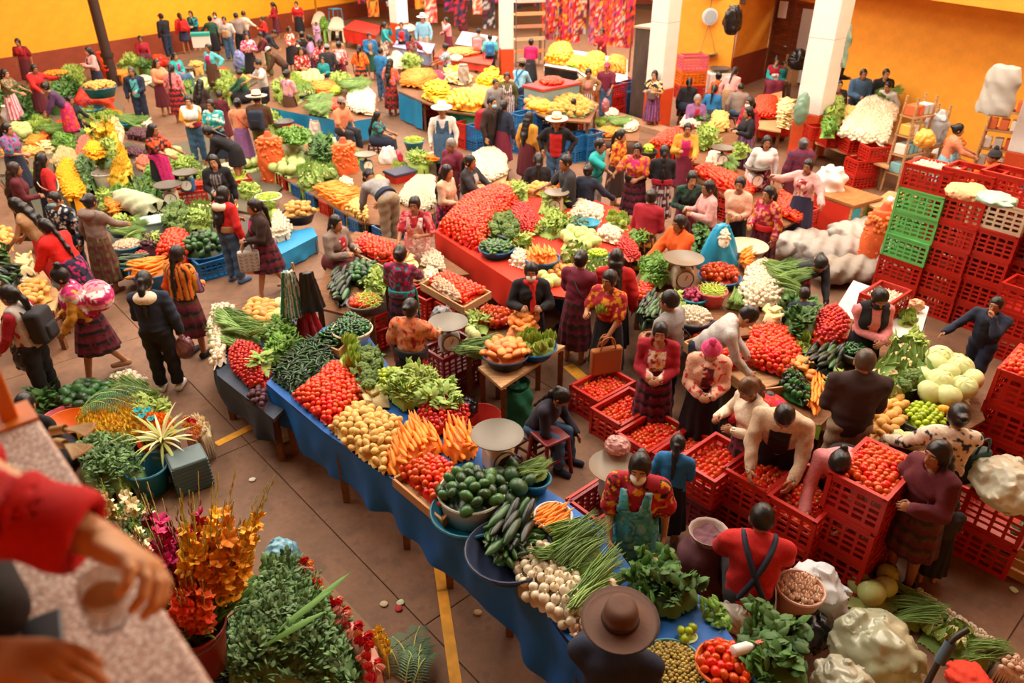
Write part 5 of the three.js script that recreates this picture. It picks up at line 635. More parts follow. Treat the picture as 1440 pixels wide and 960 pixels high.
heap('bigpotato', [[1222, 620], [1232, 575], [1252, 562], [1275, 575], [1268, 606], [1244, 634]], 0.66, 0.1, 'beside the crate of limes', {}); woodCrate(1305, 606, 0.5, 0.36, 0.14, 0.62, ROW, 'dark crate of limes before the woman in printed sweater', mat(0x2c2a2c, 0.6)); heap('lime', [[1268, 588], [1282, 572], [1310, 572], [1330, 595], [1312, 612], [1290, 606]], 0.7, 0.08, 'in the dark crate', {}); one('mango', 1326, 580, 0.76, 'beside the limes', { s: 0.9 }); one('whitecabbage', 1258, 622, 0.64, 'at the tray edge beside the potatoes', { s: 0.75 }); one('whitecabbage', 1278, 628, 0.64, 'beside the dark lime crate', { s: 0.8 });
// tray edge film
{ const a = G(1102, 575, 0.7), b = G(1155, 603, 0.7); solo('plastic_film', hang([a, b], 0.72, 0.16, 0.01, 14, 3), cm(0x8ab03a), 'yellow green plastic film along the pepper tray', 'film'); }
// ---------- tomato crates on the floor ----------
const cr = 'on the floor';
[[846, 572, 1, 'before the woman in magenta cardigan'], [876, 604, 1, 'second along from the seated child'], [914, 640, 1, 'between the seated child and pink hat'], [965, 668, 1, 'beside the woman in pink hat']].forEach(([x, y, n, w], i) => crateOf('tomato', x, y, n, 'red', ROW, w, 0.05, { s: 1.12, low: 0.14, is: 0.95 }));
crateOf('tomato', 993, 716, 2, ['maroon', 'red'], ROW, 'beside the child in blue sweater', 0.03, { s: 1.1, low: 0.15 }); crateOf('tomato', 1058, 732, 2, 'red', ROW, 'behind the man in red shirt', 0.03, { s: 1.15, low: 0.16 }); crateOf('tomato', 1118, 772, 2, 'red', ROW, 'under the bending woman in pink', 0.03, { s: 1.15, low: 0.2 }); crateOf('tomato', 1190, 790, 3, 'red', ROW, 'beside the man in red shirt', 0.06, { s: 1.2, low: 0.06 });
stack(838, 742, 1, 'maroon', ROW, 'beside the vendor in turquoise apron'); scaleBal(862, 700, 0.42, 1.2, 0.2, 'silver scale holding a bag of radishes by the crates', { c: 'grey', dish: 'grey' }); plasticBag(G(868, 634, 0.78), 0.78, 0.24, 0.14, 0xd89a90, 'clear bag of small radishes in the silver scale', { clear: 1 });
stack(845, 730, 1, 'red', ROW, 'under the silver scale by the crates');
crateOf('tomato', 1405, 640, 3, 'red', ROW, 'at the end of the lime stall', 0.08, { s: 1.25, low: 0.05 }); crateOf('tomato', 1432, 618, 3, 'red', ROW, 'at the end of the cabbage stall', 0.08, { s: 1.2, low: 0.05 });
crateOf(null, 1390, 768, 2, 'red', ROW, 'under the clear bag of cabbages', 0, { s: 1.2 }); plasticBag(G(1406, 705, 0.72), 0.72, 0.62, 0.4, 0xd8d4b8, 'large clear bag of pale cabbages on red crates', { clear: 1 }); stack(1335, 740, 1, 'red', ROW, 'beside the woman in maroon jacket'); woodCrate(1432, 790, 0.5, 0.4, 0.34, 0, ROW, 'slatted wooden crate of green squash beside the litter');
heap('chayote', [1430, 752, 14, 12], 0.3, 0.04, 'in the slatted wooden crate');
// ---------- near right floor goods ----------
heap('cabbage', [[1190, 850], [1205, 818], [1255, 812], [1280, 832], [1262, 858], [1225, 865]], 0.02, 0.1, 'on the floor behind the large clear bags', { s: 0.9 }); heap('scallion', [[1256, 870], [1275, 838], [1305, 850], [1300, 885], [1275, 890]], 0.02, 0.1, 'on the floor beside the cabbages', { a: -40 });
heap('garlic', [[1280, 846], [1290, 832], [1345, 870], [1400, 905], [1420, 930], [1380, 915], [1320, 880]], 0.02, 0.06, 'in the long pale row on the floor'); heap('cauliflower', [[1290, 900], [1310, 872], [1370, 900], [1366, 930], [1320, 922]], 0.02, 0.08, 'on the floor beside the cart handle', { s: 0.7 }); heap('scallion', [1385, 918, 22, 12], 0.15, 0.06, 'beside the red cloth bundle', { a: 0, s: 0.7 }); heap('shallot', [[1400, 940], [1415, 920], [1440, 935], [1445, 960]], 0.15, 0.06, 'beside the red cloth bundle');
plasticBag(G(1222, 940, 0.3), 0.3, 0.62, 0.46, 0xc6c8a6, 'huge clear bag of cabbages beside the leafy greens', { clear: 1, rough: 0.2 }); plasticBag(G(1180, 985, 0.5), 0.5, 0.4, 0.32, 0xcfcfb4, 'smaller clear bag of greens beside the huge clear bag', { clear: 1, rough: 0.2 });
plasticBag(G(1360, 965, 0.35), 0.3, 0.34, 0.2, 0xd83a20, 'bright red cloth bundle beside the cart handle', { rough: 0.85, name: 'cloth_bundle' });
{ const a = G(1275, 985, 0.5), b = G(1350, 878, 0.9), t = thing('hand_cart', 'dark metal hand cart handle with tied cloth grips', 'cart', [a.x, 0, a.z]); const d = b.clone().sub(a); part('handle', tube([V(0, 0.3, 0.1), V(d.x * 0.5, 0.62, d.z * 0.4), V(d.x * 0.8, 0.86, d.z * 0.7), V(d.x * 1.05, 0.92, d.z * 0.8)], 0.02, 16, 8), mat(0x2c2420, 0.5), t); part('handle', tube([V(-0.05, 0.3, 0.3), V(d.x * 0.3, 0.5, 0.1), V(d.x * 0.75, 0.6, -0.02)], 0.02, 14, 8), mat(0x2c2420, 0.5), t); part('grip_wrap', tube([V(d.x * 0.6, 0.7, d.z * 0.5), V(d.x * 0.76, 0.84, d.z * 0.66)], 0.036, 6, 8), mat(0x4a5a66, 0.8), t); part('frame', merge([box(0.5, 0.04, 0.04, 0, 0.28, 0.2), box(0.04, 0.28, 0.04, -0.2, 0.14, 0.2), box(0.04, 0.28, 0.04, 0.2, 0.14, 0.2)]), mat(0x2c2420, 0.5), t); }
plasticBag(G(1140, 850, 0.25), 0.15, 0.5, 0.5, 0xcfd4d6, 'white plastic sack beside the man in red shirt', { rough: 0.5 }); tubOf('shallot', 1126, 826, 0.17, 0.3, 0xd8a890, 0.3, 'in the red striped bag', 'red and white striped bag by the seated man', 0.02); plasticBag(G(1135, 890, 0.3), 0.2, 0.38, 0.3, 0x141216, 'black plastic bag before the striped bag'); sack(985, 815, 0.4, 0.5, 0.34, 0x6e4048, 'wine coloured printed sack beside the man in red shirt', { neck: 0xb09a90 }); plasticBag(G(1028, 878, 0.3), 0.3, 0.26, 0.2, 0xcabfae, 'small beige plastic bag beside the stool');
heap('celery', [[756, 300], [764, 280], [786, 276], [800, 290], [780, 304]], 0.82, 0.1, W3 + ', behind the scale pan'); heap('onion', [[800, 306], [812, 284], [850, 296], [846, 312]], 0.82, 0.1, W3 + ', behind the dark squashes'); heap('bigpotato', [[738, 276], [748, 262], [790, 264], [776, 276]], 0.82, 0.08, W3 + ', at its far side'); heap('lettuce', [[850, 318], [862, 302], [880, 308], [884, 324]], 0.82, 0.06, W3 + ', beside the crimson cardigan', { s: 0.7 }); heap('cauliflower', [[812, 396], [822, 372], [856, 376], [850, 398]], 0.8, 0.06, W3 + ', below the teal basket', { s: 0.7 }); heap('cabbage', [[752, 402], [762, 388], [784, 396], [780, 410]], 0.8, 0.04, W3 + ', below the carrot basin', { s: 0.7 });
heap('celery', [[936, 436], [944, 420], [960, 430], [956, 450]], 0.74, 0.08, W4 + ', behind the white onion basin'); heap('beet', [[984, 468], [990, 452], [1010, 458], [1006, 470]], 0.74, 0.04, W4 + ', beside the wooden tray'); heap('tomato', [[1000, 498], [1012, 478], [1040, 490], [1046, 516], [1030, 518]], 0.68, 0.04, W5 + ' beside the pink hat'); heap('celery', [[1166, 560], [1176, 536], [1200, 540], [1190, 566]], 0.66, 0.08, 'before the man in brown jacket'); heap('lettuce', [[1196, 532], [1204, 514], [1228, 520], [1222, 538]], 0.66, 0.06, 'beside the grey jalapeno tub', { s: 0.7 });
// ---------- middle and back rows ----------
const L7 = 'in the low crate row';
for (const [x, y, c] of [[392, 262, 'red'], [412, 272, 'red'], [432, 284, 'blue'], [452, 296, 'blue'], [472, 308, 'red'], [494, 320, 'blue'], [514, 333, 'blue'], [548, 345, 'blue'], [575, 335, 'red']]) crate(G(x, y - 10), 0, ROW, c, `low ${c} crate edging the carrot and cauliflower row`, 'low crates of the carrot row', { s: 0.85 });
table([[388, 244], [505, 312], [545, 318], [610, 300], [620, 250], [560, 226], [470, 196], [400, 190]], 0.26, 'low platform under the carrot and cauliflower row', {});
netSack(387, 256, 0.5, 0.95, 'potato', 'tall orange net sack of carrots beside the man with backpack'); netSack(489, 258, 0.5, 0.85, 'potato', 'orange net sack of carrots beside the bending man', 1);
sack(417, 240, 0.42, 0.75, 0.36, 0xd8cfc2, 'white sack topped with green herbs', { neck: 0xcfc4b4 }); heap('herbs', [415, 196, 24, 9], 0.78, 0.1, 'over the white sack');
heap('cabbage', [[384, 242], [394, 222], [420, 214], [436, 226], [432, 242], [405, 250]], 0.3, 0.12, L7 + ' beside the net sack'); heap('cauliflower', [[416, 258], [430, 234], [452, 238], [474, 234], [478, 250], [450, 262], [432, 268]], 0.3, 0.1, L7 + ' beside the carrots'); heap('greens', [[434, 232], [442, 202], [468, 204], [472, 228], [456, 238]], 0.4, 0.2, L7 + ' behind the cauliflowers');
sack(468, 232, 0.36, 0.6, 0.3, 0xc6c49a, 'pale green net sack of beans', {}); heap('onion', [[474, 262], [482, 250], [498, 256], [494, 266]], 0.3, 0.06, L7 + ' behind the carrots'); heap('carrot', [[444, 270], [468, 258], [506, 272], [514, 282], [480, 294]], 0.3, 0.12, L7 + ' before the bending man', { a: 20 }); heap('potato', [[484, 296], [506, 280], [518, 298], [516, 312]], 0.3, 0.1, L7 + ' beside the bending man'); heap('squash', [548, 312, 12, 5], 0.3, 0.04, L7 + ' under the bending man', { s: 0.5 });
heap('garlic', [[558, 282], [570, 262], [584, 250], [612, 250], [614, 288], [594, 298]], 0.3, 0.1, 'beside the navy covered box'); { const p = G(565, 270); const t = thing('covered_box', 'box under a dark navy cloth beside the garlic', 'box', p, ROW); part('box', box(0.5, 0.4, 0.4, 0, 0.2, 0), pm('red'), t); part('cloth', rbox(0.56, 0.06, 0.46, 0.02, 0, 0.43, 0), cm(0x2a2c46), t); }
scaleBal(516, 240, 0.5, 1.1, 0.5, 'scale with wide cream pan beside the green blouse girl', { c: 'teal', dish: 'cream' }); tubOf('bean', 582, 198, 0.22, 0.2, 'teal', 0.5, 'in the teal tub', 'teal tub of green beans', 0.08); heap('celery', [588, 232, 16, 9], 0.4, 0.14, 'in the basket beside the hatted vendor'); sack(608, 250, 0.4, 0.5, 0.36, 0xded6c8, 'white printed sack of carrots', {}); heap('carrot', [608, 222, 16, 4], 0.52, 0.05, 'on the white printed sack', { s: 0.7 });
sack(548, 244, 0.36, 0.55, 0.3, 0xe2d8d0, 'white sack beside the red bag', {}); plasticBag(G(562, 242, 0), 0, 0.24, 0.5, 0xd02c48, 'red plastic bag beside the white sack');
table([[655, 262], [706, 270], [716, 236], [672, 226]], 0.42, 'wooden slatted stand under the white onions', { m: woodM }); heap('onion', [[656, 248], [664, 220], [690, 206], [712, 222], [714, 244], [690, 256], [668, 256]], 0.46, 0.12, 'on the wooden slatted stand');
// blue tarpaulin table of the orange shirt vendor
table([[372, 150], [392, 128], [440, 104], [500, 110], [532, 132], [526, 166], [490, 172], [440, 164]], 0.62, 'table under a bright blue tarpaulin', { cloth: SKYB, bare: 1, rough: 0.45, clothLabel: 'bright blue tarpaulin behind the man in orange shirt', hang: [[[0, 7, 6, 5], 0.5]] });
heap('cabbage', [436, 112, 18, 9], 0.66, 0.1, 'on the bright blue table'); heap('carrot', [456, 125, 16, 7], 0.66, 0.1, 'on the bright blue table', { a: 30 }); heap('lettuce', [414, 118, 18, 9], 0.66, 0.08, 'on the bright blue table'); heap('scallion', [[432, 160], [442, 138], [466, 140], [462, 166]], 0.66, 0.08, 'hanging over the bright blue tarpaulin', { a: 60 }); heap('onion', [[486, 150], [492, 122], [510, 116], [528, 136], [526, 162], [502, 160]], 0.66, 0.14, 'on the bright blue table', {}); heap('scallion', [500, 124, 16, 8], 0.76, 0.08, 'over the onions on the bright blue table', { a: 20 }); heap('lime', [472, 128, 8, 5], 0.66, 0.06, 'on the bright blue table'); heap('garlic', [458, 147, 9, 5], 0.68, 0.06, 'in the bowl on the bright blue table'); heap('celery', [396, 128, 14, 8], 0.64, 0.1, 'beside the floral blouse vendor');
tub(398, 170, 0.24, 0.16, 'grey', 0.35, 'empty grey tub behind the backpack'); heap('celery', [382, 172, 16, 12], 0.3, 0.16, 'beside the empty grey tub'); heap('tomato', [412, 182, 14, 5], 0.35, 0.05, 'in the clear bag behind the herbs'); sack(448, 200, 0.32, 0.5, 0.28, 0xdcd0bc, 'cream rolled sack of beans', { neck: 0xe6dccb });
scaleBal(424, 148, 0.5, 0.9, 0.2, 'teal scale before the floral blouse vendor', { c: 'teal' }); netSack(522, 186, 0.42, 0.6, 'potato', 'orange net sack behind the girl in green blouse'); tub(606, 165, 0.13, 0.24, 'purple', 0, 'lilac bucket beside the patterned skirt');
// fruit table with banana and papaya
const W9 = 'on the fruit table';
table([[560, 128], [578, 98], [650, 98], [700, 112], [694, 150], [672, 162], [628, 156], [592, 142]], 0.78, 'long fruit table with bananas and papayas', { cloth: SKYB, bare: 1, clothLabel: 'blue plastic sheet on the end of the fruit table', hang: [[[7, 0], 0.75]] });
{ const a = G(624, 152, 0.78), b = G(676, 162, 0.78); solo('green_cloth', hang([a, b].reverse(), 0.82, 0.5, 0.03, 20, 6), cm(0x1c8a5c), 'green cloth hanging from the papaya table', 'cloth'); }
heap('carrot', [[563, 120], [574, 102], [606, 100], [616, 112], [592, 124]], 0.84, 0.14, W9 + ' beside the bright greens', { a: 10, s: 0.7 }); heap('celery', [578, 92, 14, 7], 0.84, 0.16, W9 + ' behind the carrots'); heap('redonion', [[600, 124], [612, 112], [628, 116], [626, 126]], 0.82, 0.08, W9); heap('banana', [[592, 136], [602, 122], [630, 122], [636, 138], [618, 148]], 0.82, 0.16, W9 + ' beside the papayas', { s: 1.1 }); heap('papaya', [[624, 152], [634, 132], [662, 134], [678, 150], [668, 158]], 0.82, 0.12, W9, { a: 100 }); heap('banana', [[668, 122], [684, 104], [702, 106], [706, 122], [690, 128]], 0.84, 0.18, W9 + ' before the white column'); heap('potato', [[660, 130], [668, 120], [688, 126], [682, 134]], 0.84, 0.06, W9 + ' in the orange crate'); heap('huskpack', [636, 108, 14, 8], 0.84, 0.12, W9 + ' behind the jute bag'); sack(652, 118, 0.3, 0.45, 0.26, 0xa89a8c, 'grey rolled jute sack on the fruit table', { y0: 0.8, neck: 0xb0a294 });
for (const [x, y, c] of [[600, 176, 'red'], [642, 198, 'blue'], [660, 206, 'red'], [676, 210, 'blue']]) stack(x, y, 2, c, ROW, `under the fruit table ${c === 'red' ? (x < 620 ? 'beside the blue sheet' : 'below the green cloth') : (x < 650 ? 'beside the hatted vendor' : 'beside the man in dark jacket')}`); heap('garlic', [550, 92, 14, 8], 0.5, 0.14, 'beside the man in blue shirt'); heap('garlic', [[546, 100], [552, 76], [564, 74], [572, 96]], 0.5, 0.14, 'between the two aproned vendors');
// watermelon and pineapple stall
stack(735, 212, 3, 'blue', ROW, 'beside the woman in mustard sweater'); stack(742, 186, 3, 'blue', ROW, 'behind the woman in mustard sweater'); stack(765, 196, 3, 'blue', ROW, 'under the melons'); stack(800, 205, 3, 'red', ROW, 'under the pineapples'); stack(812, 224, 2, 'blue', ROW, 'beside the red shirt man'); stack(828, 222, 2, 'blue', ROW, 'below the hanging red cloth'); stack(790, 178, 3, 'red', ROW, 'behind the melons');
table([[735, 152], [752, 128], [812, 128], [842, 146], [830, 172], [775, 168]], 0.88, 'table of pineapples and melons on stacked crates', {}); heap('melon', [[738, 148], [750, 134], [770, 138], [764, 152]], 0.9, 0.06, 'beside the pineapples', { s: 0.9 }); heap('papaya', [[738, 152], [760, 142], [778, 152], [766, 160]], 0.9, 0.05, 'beside the melons', { a: 20 }); heap('pineapple', [[772, 160], [784, 136], [820, 140], [836, 154], [820, 166]], 0.9, 0.1, 'before the watermelon stand');
{ const p = G(776, 138, 0.9), t = thing('glass_case', 'clear case topped with sliced watermelon', 'case', [p.x, 0.9, p.z], ROW); part('case', rbox(1.3, 0.3, 0.7, 0.03, 0, 0.15, 0), new THREE.MeshPhysicalMaterial({ color: col(0x9ec0c4), roughness: 0.2, transmission: 0.4 }), t); part('lid', box(1.36, 0.05, 0.76, 0, 0.33, 0), mat(0xb8302c, 0.6), t); } heap('tomato', [776, 116, 17, 5], 1.26, 0.08, 'cut on top of the clear case', { s: 1.1 });
// mango table below the hanging textiles
table([[765, 92], [800, 70], [882, 84], [882, 112], [840, 122], [812, 100]], 0.9, 'mango table before the hanging textiles', { cloth: 0xe8e0d4, clothLabel: 'white sheet under the mangoes', hang: [[[0, 5, 4].reverse(), 0.16]] }); heap('mango', [[766, 88], [774, 70], [800, 66], [806, 80], [794, 92]], 0.94, 0.22, 'in the larger heap beside the limes'); heap('mango', [[812, 98], [828, 80], [850, 82], [852, 100], [836, 108]], 0.94, 0.2, 'before the vendor with a yellow ball'); heap('orange', [[850, 98], [858, 82], [880, 86], [880, 104]], 0.94, 0.16, 'beside the dark cabinet'); heap('lime', [[796, 92], [806, 80], [822, 82], [814, 96]], 0.94, 0.08, 'between the mango heaps');
{ const a = G(766, 96, 0.86), b = G(812, 104, 0.86); solo('black_sheet', hang([b, a].reverse(), 0.9, 0.8, 0.06, 24, 7), cm(0x1a191b, 0.3), 'black plastic sheet hanging under the mangoes', 'sheet'); } for (const [x, y, c] of [[846, 158, 'orange'], [862, 164, 'red'], [878, 160, 'blue'], [872, 156, 'red']]) stack(x, y, 3, c, ROW, `beside the man in pink cap, ${c} ${x}`.replace(/, \w+ \d+$/, x === 872 ? ' next to the cabinet' : ''));
{ const p = G(908, 166), t = thing('metal_cabinet', 'tall dark scuffed metal cabinet beside the white column', 'cabinet', p, ROW + 0.1); part('body', rbox(0.8, 2.35, 0.6, 0.02, 0, 1.18, 0), new THREE.MeshStandardMaterial({ map: plasterT(74, 62, 56, 0.5), roughness: 0.5 }), t); part('top', box(0.86, 0.05, 0.66, 0, 2.37, 0), mat(0xb09a84, 0.7), t); part('door', rbox(0.74, 2.1, 0.03, 0.01, 0, 1.15, 0.31), new THREE.MeshStandardMaterial({ map: plasterT(66, 56, 52, 0.6), roughness: 0.45 }), t); part('handle', box(0.03, 0.2, 0.03, 0.28, 1.2, 0.34), steelM, t); for (const [a, b] of [[1, 1], [1, -1], [-1, 1], [-1, -1]]) part('foot', box(0.05, 0.1, 0.05, a * 0.35, 0.0, b * 0.25), darkM, t); }
// woven textiles hung on rails
function textile(p, turn, w, h, y1, cs, label) { const n = 6, m = 26, g = new THREE.BoxGeometry(w, h, 0.02, n, m, 1); const pos = g.attributes.position, c = new Float32Array(pos.count * 3), f = cs.map(LC); const sd = rr(0, 99); for (let i = 0; i < pos.count; i++) { const x = pos.getX(i), y = pos.getY(i); pos.setZ(i, pos.getZ(i) + 0.03 * Math.sin(x * 20 + y * 3 + sd)); const k = f[Math.floor(noise(x * 9 + sd, y * 7, sd) * 2.4 * f.length) % f.length]; c.set(k, i * 3); } g.setAttribute('color', new THREE.BufferAttribute(c, 3)); g.computeVertexNormals(); const o = solo('hanging_textile', g, clothVM, label, 'textile', 'woven textiles hung behind the stalls'); o.position.set(p.x, y1 - h / 2, p.z); o.rotation.y = turn; }
const warm = [['red', 'magenta', 'orange', 'yellow'], ['crimson', 'orange', 'pink', 'violet'], ['orange', 'red', 'cream', 'magenta'], ['red', 'silver', 'wine', 'amber'], ['magenta', 'red', 'navy', 'orange']];
for (let i = 0; i < 20; i++) { const u = i / 19, p = G(lerp(768, 888, u), lerp(96, 112, u)); if (i === 9 || i === 10) continue; textile(V(p.x, 0, p.z - 1.4), -0.1, 0.26 + 0.06 * (i % 3), 2.0 + 0.3 * (i % 2), 3.1, warm[i % 5], 'bright patchwork woven strip hung behind the mango table'); }
{ const a = G(762, 94), b = G(892, 112); const t = thing('hanging_rail', 'thin rail carrying the woven strips', 'rail', [a.x, 0, a.z - 1.4]); const d = b.clone().sub(a); part('rail', bar(V(0, 3.12, 0), V(d.x, 3.12, d.z), 0.025), oldWoodM, t); part('post', bar(V(0, 0, 0), V(0, 3.2, 0), 0.03), oldWoodM, t); part('post', bar(V(d.x, 0, d.z), V(d.x, 3.2, d.z), 0.03), oldWoodM, t); }
for (let i = 0; i < 16; i++) { const u = i / 15, p = G(lerp(490, 700, u), lerp(60, 88, u)); textile(V(p.x, 0, p.z - 2), 0.2, 0.5, 1.5 + 0.5 * (i % 3), 3.4, [['navy', 'black', 'magenta', 'wine'], ['black', 'red', 'purple', 'char'], ['amber', 'mustard', 'brown', 'orange'], ['pink', 'cream', 'orange', 'red'], ['black', 'maroon', 'silver', 'char']][i % 5], 'dark and bright garment hung at the back stalls'); }
// tray rack
{ const p = G(742, 92), t = thing('tray_rack', 'metal rack of bread trays beside the white column', 'rack', p, 0.3); for (const [a, b] of [[1, 1], [1, -1], [-1, 1], [-1, -1]]) part('post', bar(V(a * 0.55, 0, b * 0.3), V(a * 0.55, 2.4, b * 0.3), 0.02), steelM, t); for (let i = 0; i < 5; i++) part('tray', [box(1.1, 0.03, 0.6, 0, 0.5 + i * 0.42, 0), box(1.1, 0.12, 0.03, 0, 0.55 + i * 0.42, 0.3)], mat([0xc98a5c, 0xd8b48c, 0xb98468, 0xd8a070, 0xcfc0b0][i], 0.7), t); }
// back stalls behind the crowd
table([[482, 40], [528, 50], [540, 38], [500, 28]], 0.75, 'far table under a red cloth', { cloth: 0xd2281e, clothLabel: 'red cloth on the far table', hang: [[[1, 0], 0.5]] }); heap('garlic', [[438, 36], [442, 22], [456, 22], [458, 38]], 0.4, 0.2, 'at the back beside the teal stool'); heap('garlic', [[460, 44], [466, 30], [482, 30], [486, 46]], 0.4, 0.2, 'at the back below the teal stool'); stool(G(474, 40, 0), 0.9, 'cyan', 'teal plastic stool standing among the garlic', 0.25); heap('herbs', [456, 40, 5, 8], 0.4, 0.2, 'between the garlic heaps');
table([[640, 62], [690, 70], [700, 52], [650, 44]], 0.8, 'far table under a pale pink sheet', { cloth: 0xc9a8a8, clothLabel: 'pale pink sheet on the far table', hang: [[[1, 0], 0.6]] }); table([[610, 80], [690, 92], [696, 78], [624, 66]], 0.7, 'back table of small goods', { cloth: 0xd8402a, clothLabel: 'red cloth on the back table', hang: [[[1, 0], 0.25]] }); heap('cutpapaya', [650, 74, 26, 5], 0.74, 0.08, 'on the back table'); heap('garlic', [642, 82, 9, 4], 0.7, 0.06, 'on the pointed stand'); heap('garlic', [570, 40, 14, 5], 0.8, 0.1, 'behind the man in blue jacket');
table([[552, 66], [606, 76], [612, 62], [560, 54]], 0.75, 'back table beside the man in pale blue jacket', { cloth: 0x8088a8, clothLabel: 'grey blue cloth on the back table', hang: [[[1, 0], 0.4]] });
// ---------- right back stalls ----------
const W11 = 'at the right back';
table([[912, 206], [936, 188], [976, 180], [966, 208]], 0.4, 'low board of tomatoes beside the column', {}); heap('tomato', [[912, 204], [932, 188], [966, 180], [962, 204], [936, 208]], 0.44, 0.12, 'on the low board beside the column', { s: 1.15 }); tub(912, 212, 0.2, 0.14, 'black', 0.3, 'black tub of yellow slices'); heap('lime', [912, 209, 7, 4], 0.43, 0.04, 'in the black tub'); heap('onion', [[955, 178], [964, 164], [990, 166], [985, 180]], 0.62, 0.1, 'before the woman in lilac cardigan'); heap('potato', [[994, 186], [1002, 162], [1024, 166], [1024, 184]], 0.62, 0.16, 'beside the lilac cardigan'); heap('celery', [[978, 206], [984, 184], [1004, 186], [1008, 206], [990, 212]], 0.62, 0.14, 'beside the wide scale pan'); heap('greens', [984, 172, 12, 6], 0.62, 0.1, 'behind the wide scale pan');
table([[950, 225], [962, 176], [1030, 168], [1040, 195], [1000, 232]], 0.58, 'table of potatoes and celery at the back', {}); scaleBal(1013, 232, 0.6, 1.15, 0, 'white scale with a wide pan beside the celery', { c: 'white' }); for (const [x, y] of [[985, 236], [1003, 246], [1022, 250]]) stack(x, y, 2, 'red', ROW, `under the white scale${x === 985 ? ' beside the amber cardigan' : x === 1003 ? ' in the middle' : ' beside the scallions'}`);
table([[970, 244], [992, 224], [1080, 250], [1140, 300], [1105, 318], [1040, 290]], 0.5, 'long table of tomatoes before the white blouse vendor', {}); heap('tomato', [[974, 242], [990, 234], [1036, 250], [1066, 266], [1050, 282], [1010, 262]], 0.56, 0.12, 'on the long back table', { s: 1.15 }); heap('onion', [[990, 234], [998, 216], [1016, 220], [1018, 236]], 0.6, 0.08, 'beside the scallion tops at the back'); heap('scallion', [1026, 234, 10, 10], 0.6, 0.06, 'beside the back onions', { a: 90, s: 0.8 }); scaleBal(1060, 262, 0.6, 1.2, 0.1, 'white scale before the woman in white blouse', { c: 'white' }); heap('tomato', [[1092, 300], [1096, 270], [1118, 282], [1132, 296], [1124, 314]], 0.56, 0.08, 'under the pink cardigan vendor', { s: 1.1 }); for (const [x, y] of [[1010, 292], [1022, 304], [1100, 335], [1118, 340]]) stack(x, y, 2, 'red', ROW, `under the long tomato table ${x < 1015 ? 'beside the crouching pair' : x < 1050 ? 'beside the braided woman' : x < 1110 ? 'beside the red floral woman' : 'beside the printed freezer'}`);
heap('tomato', [[1058, 168], [1064, 140], [1092, 140], [1092, 166]], 0.5, 0.14, 'in the wide basket before the bundled child', { s: 1.1 }); table([[1055, 178], [1062, 138], [1100, 128], [1098, 185]], 0.46, 'low table of red tomatoes and husk packs', { m: woodM }); for (let i = 0; i < 4; i++) heap('huskpack', [[1092, 178 - i * 7], [1098, 162 - i * 7], [1116, 162 - i * 7], [1110, 182 - i * 7]], 0.5 + i * 0.1, 0.05, 'in the tall pale stack beside the column', { s: 1.1 });
{ const p = G(1078, 196), t = thing('wooden_bench', 'bench with a bright red cushion before the husk packs', 'bench', p, 0.2); part('seat', box(0.9, 0.06, 0.5, 0, 0.42, 0), woodM, t); part('cushion', rbox(0.8, 0.26, 0.4, 0.08, 0, 0.26, 0.2), cm(0xd42a10), t); for (const x of [-0.4, 0.4]) part('leg', box(0.06, 0.42, 0.4, x, 0.21, 0), woodM, t); }
// onion stand
table([[1146, 200], [1158, 158], [1262, 160], [1250, 236]], 0.55, 'long table of red crates under the onions', { m: woodM }); for (const [x, y, l] of [[1150, 195, 'beside the white column'], [1173, 204, 'second from the white column'], [1202, 213, 'third from the white column'], [1230, 224, 'beside the wooden shelf']]) stack(x, y, 1, 'red', 0.12, 'at the front of the onion stand ' + l, 0.56, { s: 1.0 }); for (const [x, y] of [[1180, 195], [1215, 205]]) stack(x, y, 1, 'red', 0.12, 'inside the onion stand', 0.56); stack(1205, 262, 2, 'red', 0.3, 'below the onion stand'); heap('bigonion', [[1178, 192], [1188, 168], [1212, 144], [1256, 134], [1262, 160], [1244, 206], [1206, 200]], 0.86, 0.16, 'on the red crates of the onion stand', { s: 1.05 }); heap('celery', [[1156, 178], [1160, 154], [1180, 148], [1186, 168], [1168, 184]], 0.86, 0.2, 'on the onion stand beside the column'); heap('herbs', [[1152, 194], [1158, 176], [1174, 174], [1174, 194]], 0.86, 0.1, 'on the onion stand below the celery'); heap('potato', [[1182, 166], [1190, 152], [1204, 156], [1198, 168]], 0.9, 0.08, 'among the herbs of the onion stand'); heap('scallion', [1250, 138, 16, 7], 1.0, 0.1, 'behind the onions', { a: 20 });
// wooden shelves of packets
function shelfRack(px, py, w, h, n, turn, label) { const p = G(px, py), t = thing('wooden_shelf', label, 'shelf', p, turn); for (const [a, b] of [[1, 1], [1, -1], [-1, 1], [-1, -1]]) part('post', bar(V(a * w / 2, 0, b * 0.18), V(a * w / 2 * 0.92, h, b * 0.12), 0.03, 4), woodM, t); for (let i = 0; i < n; i++) part('shelf_board', box(w, 0.03, 0.36, 0, 0.4 + i * (h - 0.4) / n, 0), woodM, t); for (let i = 0; i < n; i++) for (let k = 0; k < 4; k++) { const c = pick([0x7fb4b8, 0xe8e0d0, 0xd86a3a, 0xe6b84a, 0xc8c4bc, 0xb84a3a]); const y = 0.4 + i * (h - 0.4) / n + 0.12, b = rbox(w / 5, 0.2, 0.24, 0.02); const m = solo('packet', b, mat(c, 0.6), `small printed packet on the ${label.split(' ').slice(0, 3).join(' ')} shelf`, 'packet', `packets on the ${label}`); m.position.copy(V(-w / 2 + (k + 0.5) * w / 4, y, 0).applyAxisAngle(V(0, 1, 0), turn).add(p)); m.rotation.y = turn; } }
